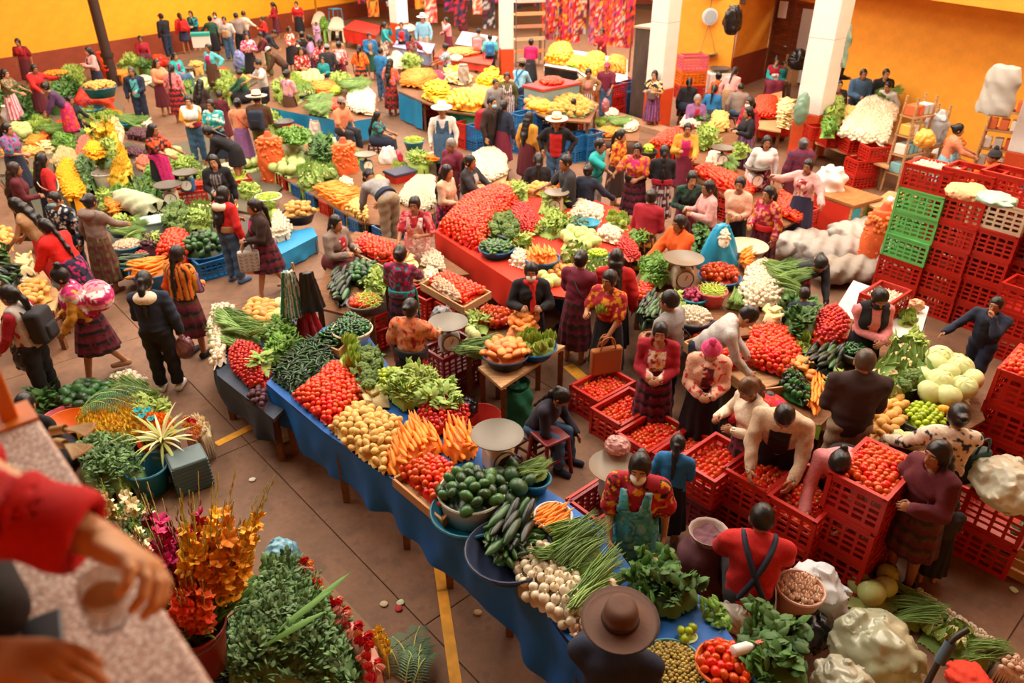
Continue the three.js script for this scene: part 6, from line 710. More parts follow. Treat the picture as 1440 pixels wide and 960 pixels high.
shelfRack(1262, 268, 0.6, 1.9, 4, 0.5, 'tall slatted wooden rack beside the onion stand'); shelfRack(1290, 258, 0.5, 1.6, 3, 0.6, 'narrow wooden rack of red packets'); shelfRack(1392, 262, 0.8, 1.9, 4, -0.6, 'wide wooden rack beside the last column');
sack(1396, 158, 0.6, 0.8, 0.4, 0xb0ada2, 'big clear bag of white cups over the wooden rack', { y0: 1.75, fold: 0.6 }); { const p = G(1325, 270); sack(1320, 250, 0.6, 0.7, 0.5, 0xcfcac4, 'white sack behind the red crate of onions', {}); plasticBag(G(1300, 200, 1.4), 1.3, 0.4, 0.35, 0xe8b24a, 'yellow packet bag over the wooden rack', {}); plasticBag(G(1312, 196, 1.0), 0.9, 0.45, 0.7, 0xb4babc, 'hanging clear bags beside the wooden rack', {}); heap('cutpapaya', [1340, 206, 16, 6], 0.7, 0.1, 'behind the white sack'); }
// printed freezer chest with colour panels
{ const p = G(1168, 318), t = thing('chest', 'wooden chest with colourful printed panels beside the tomatoes', 'chest', p, 0.55); part('body', box(0.75, 0.62, 1.2, 0, 0.31, 0), woodM, t); part('lid', box(0.8, 0.04, 1.25, 0, 0.64, 0), new THREE.MeshStandardMaterial({ map: woodT, color: col(0xe8c8a0), roughness: 0.6 }), t); part('red_panel', box(0.012, 0.56, 1.1, -0.38, 0.31, 0), mat(0xd8331a, 0.6), t); [[0x2fa6b8, -0.25, 0.42, 0.2, 0.3], [0xc8b22a, -0.1, 0.2, 0.22, 0.24], [0x2a78a8, 0.1, 0.2, 0.3, 0.2], [0x8a9a3a, 0.05, 0.46, 0.2, 0.2], [0xd8a038, 0.25, 0.42, 0.18, 0.26]].forEach(([c, x, y, w, h]) => part('print_panel', box(w, h, 0.012, x, y, 0.605), mat(c, 0.5), t)); const w = thing('white_cloth_heap', 'white plastic sheets piled on the wooden chest', 'sheet', [p.x - 0.1, 0.66, p.z - 0.2], 0.4); part('sheets', sackGeo(0.5, 0.34, 0.5, 1.5, 3), mat(0xe6e2dc, 0.5), w); }
table([[1222, 288], [1250, 268], [1290, 276], [1262, 304]], 0.6, 'small light wooden table before the shelves', { m: woodM }); plasticBag(G(1252, 284, 0.62), 0.62, 0.14, 0.1, 0xf0ece4, 'white cup carton on the small wooden table'); heap('cutpapaya', [1272, 276, 10, 8], 0.64, 0.08, 'on the small wooden table', { s: 0.7 }); plasticBag(G(1245, 320, 0), 0, 0.4, 0.34, 0x4a4248, 'dark patterned bundle under the small wooden table', { rough: 0.9 });
// sacks on the floor
for (const [x, y, w, h, c, l, r] of [[1120, 360, 0.6, 1.0, 0xaaa39a, 'white woven sack lying below the chest', 0.5], [1160, 372, 0.62, 1.1, 0x9c968e, 'grey white printed sack lying on the sack heap', 0.4], [1195, 345, 0.6, 1.0, 0xb2aaa0, 'white woven sack lying beside the net sack', 0.7], [1180, 396, 0.56, 0.9, 0x988d80, 'dusty white sack at the front of the sack heap', 0.3]]) sack(x, y, w * 0.6, h, w, c, l, { lie: 1, r, fold: 1.4 });
netSack(1222, 385, 0.46, 1.05, 'potato', 'tall orange net sack beside the crate stacks', 0.3); sack(1244, 392, 0.4, 0.85, 0.36, 0xd8d2cc, 'white woven sack standing beside the crate stacks', {});
// crate stacks
const RS = ROW + 1.5; crateOf('onion', 1262, 420, 6, ['red', 'red', 'green', 'green', 'green', 'red'], RS, 'in the stack with green crates', 0.05, { s: 1.12 }); stack(1310, 436, 6, 'red', RS, 'in the second tall stack', 0, { s: 1.15 }); stack(1358, 452, 6, ['red', 'red', 'red', 'red', 'cream', 'red'], RS, 'in the stack with one grey crate', 0, { s: 1.18 }); stack(1398, 460, 5, ['red', 'red', 'red', 'maroon', 'red'], RS, 'in the stack behind the boy', 0, { s: 1.2 }); stack(1436, 455, 5, 'red', RS, 'in the stack beside the oranges', 0, { s: 1.2 }); crateOf('orange', 1432, 420, 6, 'red', RS, 'at the edge stack', 0.06, { s: 1.15 }); stack(1440, 330, 3, 'teal', RS, 'behind the red stacks'); stack(1420, 500, 3, 'red', RS, 'beside the boy in dark jacket', 0, { s: 1.1 });
plasticBag(G(1352, 300, 1.75), 1.95, 0.6, 0.16, 0xe0a878, 'tan cloth sheet over the second tall stack', { rough: 0.9 }); plasticBag(G(1390, 310, 1.8), 2.0, 0.5, 0.14, 0xa8c8b4, 'pale green plastic sheet in the crate of the third stack', {});
// small table behind the masked vendor
table([[1172, 440], [1200, 395], [1306, 432], [1290, 488], [1230, 470]], 0.6, 'small table with a white lace sheet', { cloth: 0xd8d4cc, clothLabel: 'white lace sheet hanging behind the masked vendor', hang: [[[3, 2], 0.4], [[0, 4], 0.4]] }); crateOf('onion', 1238, 440, 1, 'red', ROW, 'on the lace table', 0.02, { y0: 0.62, low: 0.12 }); heap('lettuce', [1276, 452, 14, 8], 0.62, 0.05, 'in the clear bag on the lace table', { s: 0.6 }); plasticBag(G(1286, 436, 0.62), 0.62, 0.2, 0.16, 0xe2a878, 'peach plastic bag on the lace table');
// blue umbrella-like sheet on a post with garlic
{ const p = G(1008, 372, 0.7), t = thing('blue_sheet', 'bright blue plastic sheet hung on a post with garlic', 'sheet', [p.x, 0.7, p.z], 0.4); part('post', bar(V(0, -0.7, 0), V(0.08, 0.75, 0), 0.025), woodM, t); part('sheet', rawGeo(nets((x, y, z) => Math.max(Math.hypot(x, z * 1.6) - (0.08 + (0.62 - y) * 0.45) + 0.03 * Math.sin(Math.atan2(x, z) * 6 + y * 9), y - 0.6, -y), [-0.45, -0.02, -0.35], [0.45, 0.66, 0.35], 0.03, () => [1, 1, 1])), cm(0x1a9cc8, 0.35), t); } heap('garlic', [1018, 340, 8, 8], 1.15, 0.12, 'strung on the blue sheet post');
heap('greens', [[968, 365], [974, 330], [996, 330], [996, 360]], 0.7, 0.12, 'behind the blue sheet'); heap('tomato', [968, 358, 10, 6], 0.74, 0.05, 'behind the tan scale pan'); heap('carrot', [985, 366, 8, 6], 0.74, 0.05, 'beside the vendor in orange', { s: 0.6 });
tub(1050, 345, 0.3, 0.16, 'cream', 0.62, 'straw basket behind the red floral woman');
// pipe frame with hanging scale
{ const p = G(1000, 128), t = thing('scale_frame', 'white pipe frame with a hanging dial scale', 'scale', p, 0.1), w = mat(0xeae6e0, 0.5); part('pipe', tube([V(-2.2, 2.75, 0), V(-0.4, 2.75, 0), V(0.35, 2.72, 0), V(0.48, 2.6, 0), V(0.48, 0, 0)], 0.07, 40, 8), w, t); part('cord', bar(V(-0.35, 2.75, 0), V(-0.35, 2.4, 0), 0.012), steelM, t); part('dial', cyl(0.24, 0.24, 0.08, 0, 0, 0, 20).rotateX(Math.PI / 2).translate(-0.35, 2.2, 0), mat(0xd8dcdc, 0.4), t); part('dial_face', cyl(0.19, 0.19, 0.02, 0, 0, 0, 20).rotateX(Math.PI / 2).translate(-0.35, 2.2, 0.09), mat(0xa8b8c0, 0.4), t); part('pan', lathe([[0, 1.05], [0.2, 1.07], [0.32, 1.16], [0.31, 1.16], [0.2, 1.09], [0, 1.07]], 20).translate(-0.3, 0, 0.1), steelM, t); for (const x of [-0.55, -0.05]) part('chain', bar(V(x, 1.15, 0.1), V(-0.35, 2.0, 0.02), 0.008), steelM, t); } stack(968, 138, 3, ['red', 'orange', 'pink'], 0.1, 'before the pipe frame', 0, { s: 1.4 }); { const p = G(1008, 134), t = thing('pale_plinth', 'pale plastered plinth below the pipe frame', 'plinth', p, 0.1); part('block', rbox(0.8, 0.7, 0.6, 0.03, 0, 0.35, 0), whiteM, t); part('pan', lathe([[0, 0.72], [0.25, 0.74], [0.34, 0.82], [0.33, 0.82], [0, 0.75]], 18), steelM, t); } plasticBag(G(1027, 55, 2), 2.1, 0.5, 0.8, 0x141214, 'black plastic bag hung on the amber wall', {}); plasticBag(G(1120, 98, 0.9), 0.9, 0.6, 0.6, 0x141214, 'black plastic bag on the box beside the door', {}); { const p = G(1116, 118); const t = thing('cardboard_box', 'tan cardboard box beside the wooden door', 'box', p, 0.2); part('carton', box(0.6, 0.9, 0.5, 0, 0.45, 0), carton, t); part('flap', box(0.6, 0.02, 0.3, 0, 0.93, 0.3, 0, 0.4), carton, t); }
sack(1176, 92, 0.34, 0.85, 0.2, 0x8aa894, 'pale green bags hanging from the white column', { y0: 2.0 }); plasticBag(G(1124, 170, 0.9), 0.8, 0.36, 0.8, 0x9cc0a8, 'pale green plastic bag hanging on the column', { clear: 1 });
for (let i = 0; i < 26; i++) { const u = i / 25, p = G(lerp(484, 768, u), lerp(52, 78, u)); textile(V(p.x, 0, p.z - 5), 0.15, 0.75, 1.9 + 0.6 * (i % 2), 3.6 + 0.2 * (i % 3), [['black', 'char', 'navy', 'maroon'], ['black', 'dbrown', 'wine', 'black'], ['char', 'navy', 'crimson', 'black']][i % 3], 'dark garment hung on the furthest stall rail'); }
// ---------- left: ground stalls and flowers ----------
const LG = 'on the ground mats';
function mat2(pts, c, label, h = 0.06) { const q = pts.map(([x, y]) => G(x, y, h)); solo('ground_mat', slab(q, h - 0.01), cm(c, 0.9), label, 'mat'); }
mat2([[0, 150], [130, 110], [175, 150], [150, 215], [90, 240], [0, 245]], 0x6a5a46, 'brown mat under the far vegetable stall');
mat2([[0, 250], [90, 225], [180, 200], [250, 215], [240, 300], [130, 300], [40, 310]], 0x4c4a3a, 'dark mat under the flower stall', 0.05);
mat2([[230, 205], [300, 190], [370, 215], [400, 260], [360, 300], [300, 290], [250, 250]], 0x5c5442, 'mat under the scales and cabbages', 0.05);
mat2([[150, 300], [260, 262], [330, 300], [440, 330], [380, 365], [290, 385], [210, 400], [160, 360]], 0x4e4a40, 'mat under the squashes and radishes', 0.05);
mat2([[180, 100], [330, 70], [370, 110], [300, 150], [230, 130]], 0x5c5442, 'mat under the far herb stall', 0.05);
// far left stall
heap('greens', [[70, 150], [78, 118], [104, 112], [116, 130], [100, 150]], 0.3, 0.2, 'behind the purple sweater woman'); heap('celery', [100, 118, 18, 9], 0.3, 0.16, 'behind the red beans'); heap('radish', [[104, 146], [112, 128], [130, 130], [132, 148], [118, 154]], 0.34, 0.16, 'beside the blue tub of yellow fruit', { s: 0.8 }); tubOf('bigpotato', 140, 122, 0.42, 0.26, 'teal', 0.62, 'in the teal tub over the orange sack', 'teal tub of pale potatoes on an orange sack', 0.12); sack(143, 158, 0.75, 0.6, 0.7, 0xe04a1e, 'orange net sack under the teal tub', {}); tub(124, 152, 0.4, 0.2, 'teal', 0.2, 'wide blue tub before the child in black'); tubOf('orange', 78, 104, 0.36, 0.1, 'black', 0.5, 'in the wide black basket', 'wide black basket of yellow fruit beside the wall', 0.08); heap('celery', [104, 104, 14, 6], 0.3, 0.1, 'beside the pink cardigan woman'); heap('greens', [35, 145, 14, 12], 0.4, 0.2, 'in the hands of the purple sweater woman'); heap('tomato', [84, 110, 10, 4], 0.35, 0.05, 'below the black basket'); heap('carrot', [72, 120, 10, 4], 0.35, 0.05, 'below the black basket', { s: 0.7 });
heap('celery', [18, 160, 18, 8], 0.15, 0.12, 'beside the white rolled sack'); sack(20, 176, 0.4, 0.45, 0.4, 0xd8d2ca, 'small white rolled sack on the ground', { neck: 0xe0dad2 }); heap('cabbage', [[10, 192], [24, 180], [44, 184], [40, 200]], 0.1, 0.12, 'beside the white rolled sack'); heap('lettuce', [58, 180, 18, 8], 0.1, 0.12, 'behind the carrots on the ground'); heap('greens', [42, 172, 14, 6], 0.12, 0.14, 'beside the white rolled sack'); heap('carrot', [[38, 205], [50, 192], [66, 196], [58, 210]], 0.1, 0.1, LG, { s: 0.8 }); heap('pepper', [66, 190, 8, 4], 0.1, 0.06, LG); heap('scallion', [82, 188, 16, 7], 0.1, 0.1, LG, { a: 10 }); heap('huskpack', [66, 208, 12, 6], 0.1, 0.1, LG); heap('herbs', [[74, 212], [84, 196], [108, 200], [106, 216]], 0.1, 0.14, LG + ' beside the pink roses'); heap('bigpotato', [44, 215, 14, 6], 0.08, 0.06, LG + ' beside the woven blouse'); heap('greens', [8, 150, 10, 10], 0.2, 0.2, 'at the wall end'); heap('bigpotato', [8, 128, 9, 6], 0.3, 0.1, 'beside the seated wall women');
heap('celery', [[112, 180], [120, 160], [140, 164], [134, 178]], 0.12, 0.14, 'below the orange sack'); heap('lettuce', [152, 170, 16, 7], 0.12, 0.12, 'below the orange sack'); heap('bloomyellow', [165, 162, 10, 4], 0.12, 0.06, 'beside the walkway'); heap('scallion', [190, 174, 16, 7], 0.12, 0.1, 'beside the walkway', { a: 20 }); heap('onion', [[194, 176], [202, 162], [214, 170], [210, 182]], 0.12, 0.1, 'beside the walkway'); heap('beet', [[176, 190], [190, 180], [212, 184], [206, 196]], 0.1, 0.06, 'beside the walkway'); tub(178, 172, 0.25, 0.1, 'cyan', 0.12, 'cyan bowl beside the walkway');
// flower stall
heap('bloompink', [[106, 220], [112, 200], [132, 198], [140, 214], [124, 228]], 0.2, 0.14, 'of the flower stall behind the marigolds', { s: 1.3 }); heap('bloomwhite', [[72, 232], [84, 210], [108, 216], [118, 236], [100, 242]], 0.25, 0.12, 'of the flower stall beside the long haired woman', { s: 1.3 });
heap('marigold', [[80, 250], [90, 228], [106, 232], [112, 252], [122, 268], [118, 286], [96, 284]], 0.3, 0.14, 'of the flower stall in a dense sheet', { s: 1.1 }); heap('mint', [[108, 244], [116, 226], [134, 234], [136, 262], [122, 268]], 0.3, 0.14, 'of the flower stall beside the marigolds'); heap('bloomyellow', [[154, 262], [160, 222], [172, 206], [184, 226], [186, 250], [172, 262]], 0.35, 0.2, 'of the flower stall behind the white bucket', { s: 1.5 }); heap('bloomwhite', [[150, 200], [160, 180], [176, 184], [172, 204]], 0.5, 0.3, 'of the flower stall in the tall sheaf', { s: 1.6 });
{ const t = tub(147, 242, 0.24, 0.5, 'white', 0, 'white plastic bucket of yellow cut flowers'); heap('marigold', [[118, 218], [126, 206], [146, 208], [148, 220], [132, 226]], 0.86, 0.12, 'in the white bucket', { s: 1.2 }); heap('celery', [[146, 222], [150, 206], [164, 208], [162, 224]], 0.8, 0.16, 'in the white bucket beside marigolds'); heap('mint', [144, 228, 16, 10], 0.52, 0.2, 'in the white bucket'); }
function stalk(p, h, lean, yaw, cs, n, label, group, name = 'gladiolus', big = 1) { const t = thing(name, label, 'flower', p, yaw, group); const top = V(Math.sin(lean) * h, Math.cos(lean) * h, 0); part('stem', bar(V(0, 0, 0), top, 0.006, 5, 0.003), STALK[0], t); for (let i = 0; i < n; i++) { const u = lerp(0.4, 0.98, i / n), q = top.clone().multiplyScalar(u), bud = u > 0.78; part(bud ? 'bud' : 'bloom', bud ? place(leaf(0.05, 0.016, -0.2, 0.4, 3), q.x, q.y, q.z, i * 2.4, 0.35, 0, 1) : place(glad, q.x, q.y, q.z, i * 2.4, 0.7, 0, rr(0.85, 1.2) * big), bud && cs.bud ? cs.bud : pick(cs.m), t); } for (let i = 0; i < 3; i++) part('blade', place(leaf(0.4, 0.03, 0.3, 0.3, 4), 0, 0.1, 0, i * 2.1, 0.2), GREEN[i % 3], t); return t; }
const glad = merge([...Array(6).keys()].map((k) => place(leaf(0.055, 0.04, 0.25, 0.3, 3), 0, 0, 0, k * 1.047, 0.75)));
heap('bloomyellow', [160, 200, 8, 10], 0.7, 0.3, 'in the tall sheaf of the flower stall', { s: 1.5 });
for (let i = 0; i < 12; i++) { const p = G(rr(150, 178), rr(236, 250)); stalk(V(p.x, 0.4, p.z), rr(0.7, 1.0), rr(-0.2, 0.3), rr(0, 6), { m: K.bloomyellow.mats, bud: K.bloomwhite.mats[0] }, 7, 'cream yellow cut flower stem in the tall sheaf', 'cut flowers in the tall sheaf', 'cut_flower', 1.5); }
// scales, cabbages and squash on the ground
scaleBal(243, 288, 0.2, 1.3, 0.3, 'silver scale with a round dial beside the broccoli', { c: 'cream' }); scaleBal(266, 268, 0.32, 1.2, 0.2, 'blue scale with a steel pan over the red crate', { c: 'blue' }); stack(272, 286, 1, 'red', 0.4, 'under the blue scale'); heap('cabbage', [[230, 232], [240, 218], [258, 216], [256, 230]], 0.12, 0.12, 'behind the scales', { s: 0.9 }); heap('celery', [[238, 246], [246, 230], [274, 232], [272, 248]], 0.12, 0.14, 'behind the scales'); heap('cauliflower', [[258, 240], [266, 228], [284, 236], [276, 248]], 0.12, 0.06, 'behind the scales', { s: 0.8 }); heap('lime', [334, 250, 14, 6], 0.2, 0.05, 'in the red crate on the walkway'); crateOf('shallot', 337, 268, 1, 'red', 0.5, 'on the walkway beside the striped blouse', 0.04, { s: 0.9 });
heap('herbs', [[155, 282], [165, 264], [188, 266], [186, 284]], 0.12, 0.14, 'beside the teal bag'); plasticBag(G(168, 276, 0.25), 0.25, 0.2, 0.14, 0x2a9cc0, 'cyan plastic packet on the herbs'); sack(200, 305, 0.4, 1.0, 0.44, 0xb4b894, 'long translucent sack of greens lying by the broccoli', { lie: 1, r: -0.5, fold: 1.2 }); heap('greens', [[198, 290], [205, 264], [228, 270], [230, 294], [214, 300]], 0.15, 0.18, 'beside the cauliflowers on the ground'); heap('cauliflower', [[198, 272], [206, 262], [222, 266], [218, 276]], 0.3, 0.06, 'on the greens beside the scales', { s: 0.9 }); heap('celery', [[138, 290], [145, 276], [158, 284], [154, 302]], 0.15, 0.14, 'behind the grey sweatshirt'); heap('carrot', [160, 292, 8, 9], 0.2, 0.1, 'behind the grey sweatshirt', { s: 0.8 }); { const p = G(218, 332), t = thing('grey_basket', 'upturned pale grey plastic basket', 'basket', p, 0.5); part('shell', rbox(0.5, 0.3, 0.4, 0.03, 0, 0.15, 0), pm(0x8fa8a4), t); part('lid', rbox(0.54, 0.03, 0.44, 0.01, 0, 0.3, 0), pm(0xa8bab4), t); }
heap('broccoli', [[234, 322], [240, 300], [262, 294], [268, 318], [252, 334]], 0.2, 0.18, 'on the ground beside the squashes', { s: 1.1 }); heap('cauliflower', [[268, 306], [276, 292], [298, 294], [296, 308]], 0.25, 0.08, 'on the ground behind the squashes', { s: 0.9 }); heap('celery', [[264, 322], [272, 306], [296, 310], [298, 324]], 0.25, 0.1, 'on the ground behind the squashes'); tubOf('chayote', 288, 352, 0.34, 0.26, 'blue', 0.05, 'in the blue tub beside the red jacket', 'blue tub of dark green round squashes', 0.26, { s: 1.1 }); stack(302, 385, 1, 'blue', ROW, 'under the round squashes'); heap('tomato', [[222, 360], [232, 336], [262, 332], [276, 350], [262, 368], [240, 368]], 0.3, 0.2, 'behind the striped shawl', { s: 1.2 }); heap('beet', [[196, 350], [206, 332], [230, 334], [222, 350]], 0.25, 0.08, 'beside the cyan basin'); heap('scallion', [[170, 340], [178, 318], [200, 320], [200, 340]], 0.25, 0.1, 'beside the plaid skirt', { a: 30 }); tubOf('shallot', 178, 344, 0.22, 0.2, 'teal', 0.1, 'in the teal basin', 'teal basin of small onions', 0.06); tubOf('celery', 170, 318, 0.22, 0.16, 'blue', 0.2, 'in the dark blue bowl', 'dark blue bowl of beans and carrots', 0.06); tubOf('zucchini', 186, 368, 0.24, 0.22, 'cyan', 0.15, 'in the cyan basin', 'cyan basin of long squashes', 0.04, { a: 10 }); tubOf('carrot', 212, 380, 0.3, 0.26, 'blue', 0.1, 'in the blue tub', 'deep blue tub of peeled carrots', 0.16, { a: 30 }); heap('celery', [218, 345, 10, 6], 0.2, 0.1, 'beside the beets');
// blue edge table of onions and potatoes
table([[352, 352], [388, 330], [440, 320], [446, 332], [388, 362]], 0.3, 'low table under a blue sheet beside the walkway', { cloth: SKYB, clothLabel: 'bright blue sheet around the low onion table', hang: [[[0, 4, 3], 0.28]] }); heap('garlic', [[378, 345], [384, 312], [396, 304], [412, 322], [408, 336]], 0.32, 0.2, 'on the low blue table', { s: 1.1 }); tubOf('bigpotato', 420, 298, 0.28, 0.18, 'black', 0.32, 'in the black basin on the low blue table', 'black basin of yellow potatoes', 0.14); tubOf('bean', 377, 276, 0.24, 0.2, 'white', 0.1, 'in the white sack', 'white rolled sack of green peas', 0.03); heap('celery', [350, 272, 14, 6], 0.1, 0.08, 'behind the brown cardigan woman'); heap('lettuce', [380, 296, 10, 6], 0.15, 0.08, 'beside the white sack of peas', { s: 0.7 });
// far herb stall at the back wall
heap('celery', [[168, 98], [178, 84], [196, 84], [200, 96]], 0.3, 0.16, 'below the seated wall woman'); heap('carrot', [172, 104, 8, 4], 0.3, 0.06, 'below the seated wall woman', { s: 0.8 }); heap('greens', [205, 96, 10, 5], 0.3, 0.12, 'beside the woman in navy jacket'); heap('bigpotato', [276, 92, 10, 4], 0.3, 0.06, 'in the brown bowl'); heap('cauliflower', [262, 120, 12, 6], 0.2, 0.1, 'beside the dial scale'); heap('celery', [[302, 130], [308, 110], [326, 110], [334, 130], [320, 140]], 0.2, 0.2, 'beside the man in grey polo'); heap('lettuce', [340, 126, 12, 8], 0.2, 0.16, 'below the man in grey polo'); scaleBal(267, 112, 0.3, 1.2, 0, 'dial scale before the teal cardigan', { c: 'white' }); heap('bloompink', [335, 116, 10, 5], 0.3, 0.06, 'in the bag beside the polo man'); heap('tomato', [150, 92, 10, 8], 0.5, 0.2, 'in the orange net at the wall'); sack(152, 108, 0.5, 0.8, 0.5, 0xd2381e, 'red net sack leaning on the drain pipe', {}); plasticBag(G(224, 96, 0), 0, 0.8, 0.5, 0xd22c1c, 'red plastic bag beside the seated wall woman', {}); for (const [x, y, l] of [[338, 92, 'striped shopping bag beside the grey shirt man']]) plasticBag(G(x, y, 0.3), 0.1, 0.5, 0.7, 0x7c84b4, l, {}); { const p = G(284, 62, 0.8), t = thing('woven_basket', 'white and teal woven basket carried by the wall', 'basket', [p.x, 0.72, p.z], 0.3); part('shell', box(0.6, 0.42, 0.4, 0, 0.2, 0), mat(0xe0d6c8, 0.8), t); part('rim', box(0.64, 0.1, 0.44, 0, 0.42, 0), mat(0x1f9a8a, 0.7), t); }
// left edge stalls: potatoes, zucchini, husks
table([[0, 455], [40, 438], [76, 436], [84, 412], [60, 380], [0, 370]], 0.6, 'wooden table of potatoes and zucchini at the walkway', { m: woodM }); heap('bigpotato', [[22, 424], [36, 402], [66, 402], [74, 420], [48, 436]], 0.63, 0.1, 'on the walkway table beside the pink bundle', {}); heap('zucchini', [[0, 402], [4, 380], [26, 378], [30, 396], [16, 408]], 0.63, 0.1, 'on the walkway table', { a: -10, s: 0.9 }); heap('greens', [6, 370, 10, 8], 0.63, 0.1, 'on the walkway table behind the zucchini'); heap('huskpack', [[26, 390], [30, 364], [48, 362], [50, 386]], 0.63, 0.14, 'on the walkway table'); heap('bigpotato', [[0, 360], [2, 330], [18, 330], [20, 352]], 0.5, 0.14, 'beside the brown bag woman', {}); heap('garlic', [38, 398, 8, 5], 0.63, 0.04, 'on the walkway table');
// more goods filling the stalls
for (const [id, x, y, rx, ry, h, dome, w, o] of [
  ['carrot', 586, 110, 22, 9, 0.84, 0.1, 'on the fruit table edge', { a: 10, s: 0.7 }], ['huskpack', 648, 112, 16, 7, 0.82, 0.1, 'on the fruit table behind the papayas'], ['potato', 656, 132, 20, 6, 0.82, 0.06, 'on the fruit table beside the papayas'], ['orange', 612, 138, 12, 5, 0.82, 0.05, 'on the fruit table below the bananas'], ['banana', 640, 104, 16, 6, 0.82, 0.1, 'at the back of the fruit table'], ['redonion', 618, 108, 14, 6, 0.82, 0.08, 'at the back of the fruit table'], ['mango', 682, 142, 14, 7, 0.82, 0.06, 'at the end of the fruit table'],
  ['lettuce', 408, 140, 18, 8, 0.64, 0.06, 'at the end of the bright blue table'], ['tomato', 470, 148, 14, 7, 0.66, 0.05, 'in the middle of the bright blue table'], ['celery', 480, 116, 14, 7, 0.66, 0.08, 'at the back of the bright blue table'], ['cauliflower', 428, 130, 16, 7, 0.66, 0.06, 'in the middle of the bright blue table', { s: 0.8 }],
  ['bloomwhite', 130, 222, 16, 9, 0.12, 0.1, 'on the dark mat beside the bucket', { s: 1.4 }], ['mint', 178, 262, 16, 9, 0.1, 0.14, 'on the dark mat beside the sheaf'], ['lettuce', 60, 258, 14, 8, 0.1, 0.1, 'on the dark mat beside the red sweater'], ['bloompink', 205, 232, 14, 8, 0.1, 0.1, 'on the dark mat beside the magenta waist cloth', { s: 1.4 }], ['herbs', 220, 250, 16, 8, 0.1, 0.1, 'on the dark mat beside the scales'], ['beet', 190, 214, 16, 6, 0.1, 0.06, 'on the dark mat behind the sheaf'], ['marigold', 186, 290, 10, 6, 0.1, 0.06, 'on the dark mat beside the cyan packet'],
  ['celery', 300, 256, 14, 8, 0.1, 0.1, 'on the mat beside the red crate'], ['onion', 320, 238, 10, 5, 0.1, 0.06, 'on the mat behind the red crate'], ['cabbage', 350, 232, 16, 8, 0.1, 0.08, 'on the mat before the olive trousers', { s: 0.8 }], ['tomato', 284, 262, 12, 5, 0.1, 0.06, 'on the mat beside the blue scale'], ['potato', 322, 294, 12, 6, 0.1, 0.06, 'on the mat behind the red jacket'], ['celery', 244, 318, 12, 7, 0.1, 0.08, 'on the mat behind the broccoli'], ['radish', 200, 362, 10, 6, 0.3, 0.05, 'beside the cyan basin'], ['cucumber', 270, 378, 12, 6, 0.1, 0.06, 'before the blue crate'], ['lime', 250, 372, 8, 5, 0.1, 0.04, 'beside the striped shawl'],
  ['carrot', 232, 108, 10, 4, 0.1, 0.06, 'on the far mat', { s: 0.9 }], ['celery', 252, 126, 14, 6, 0.1, 0.1, 'on the far mat'], ['cabbage', 290, 122, 14, 6, 0.1, 0.08, 'on the far mat', { s: 0.9 }], ['tomato', 312, 100, 10, 4, 0.1, 0.06, 'on the far mat'], ['potato', 340, 112, 12, 5, 0.1, 0.06, 'on the far mat'], ['greens', 352, 102, 12, 5, 0.1, 0.1, 'on the far mat'], ['onion', 204, 112, 10, 4, 0.1, 0.06, 'on the far mat'], ['lettuce', 128, 178, 14, 6, 0.1, 0.08, 'on the brown mat'], ['carrot', 20, 218, 14, 6, 0.1, 0.08, 'on the brown mat', { s: 0.9 }], ['tomato', 90, 176, 12, 5, 0.1, 0.05, 'on the brown mat'], ['greens', 128, 196, 12, 6, 0.1, 0.1, 'on the brown mat'],
  ['onion', 604, 276, 16, 8, 0.3, 0.06, 'beside the beige knit woman'], ['cabbage', 532, 262, 14, 7, 0.3, 0.06, 'behind the bending man', { s: 0.8 }], ['lettuce', 560, 240, 12, 6, 0.3, 0.06, 'behind the navy covered box', { s: 0.8 }], ['herbs', 500, 226, 12, 6, 0.3, 0.1, 'behind the net sack'], ['celery', 632, 262, 10, 6, 0.1, 0.1, 'beside the wine sweater elder'],
  ['onion', 860, 160, 10, 5, 0.3, 0.06, 'before the pink cap man'], ['carrot', 856, 186, 16, 6, 0.5, 0.06, 'on the low stall behind the turquoise polo', { s: 0.8 }], ['scallion', 872, 176, 14, 6, 0.5, 0.08, 'on the low stall behind the turquoise polo', { a: 10, s: 0.8 }], ['onion', 886, 178, 12, 7, 0.5, 0.08, 'on the low stall behind the amber blouse'], ['lettuce', 846, 176, 8, 5, 0.5, 0.05, 'on the low stall behind the turquoise polo', { s: 0.7 }], ['celery', 1040, 218, 12, 6, 0.6, 0.08, 'beside the white blouse'], ['lettuce', 560, 398, 14, 7, 0.66, 0.06, 'beside the vendor in woven blouse', { s: 0.7 }], ['pepper', 540, 362, 10, 5, 0.8, 0.04, 'over the wooden box tomatoes'],
]) heap(id, [x, y, rx, ry], h, dome, w, o);
table([[838, 196], [846, 172], [900, 172], [898, 198]], 0.46, 'low stall of carrots behind the turquoise polo', {});
// ---------- everyone in the market ----------
const p = (x, y, d, top, leg, label, o = {}) => person({ at: [x, y], d, top, leg, label, ...o });
const PANTS = { lt: 'pants' };
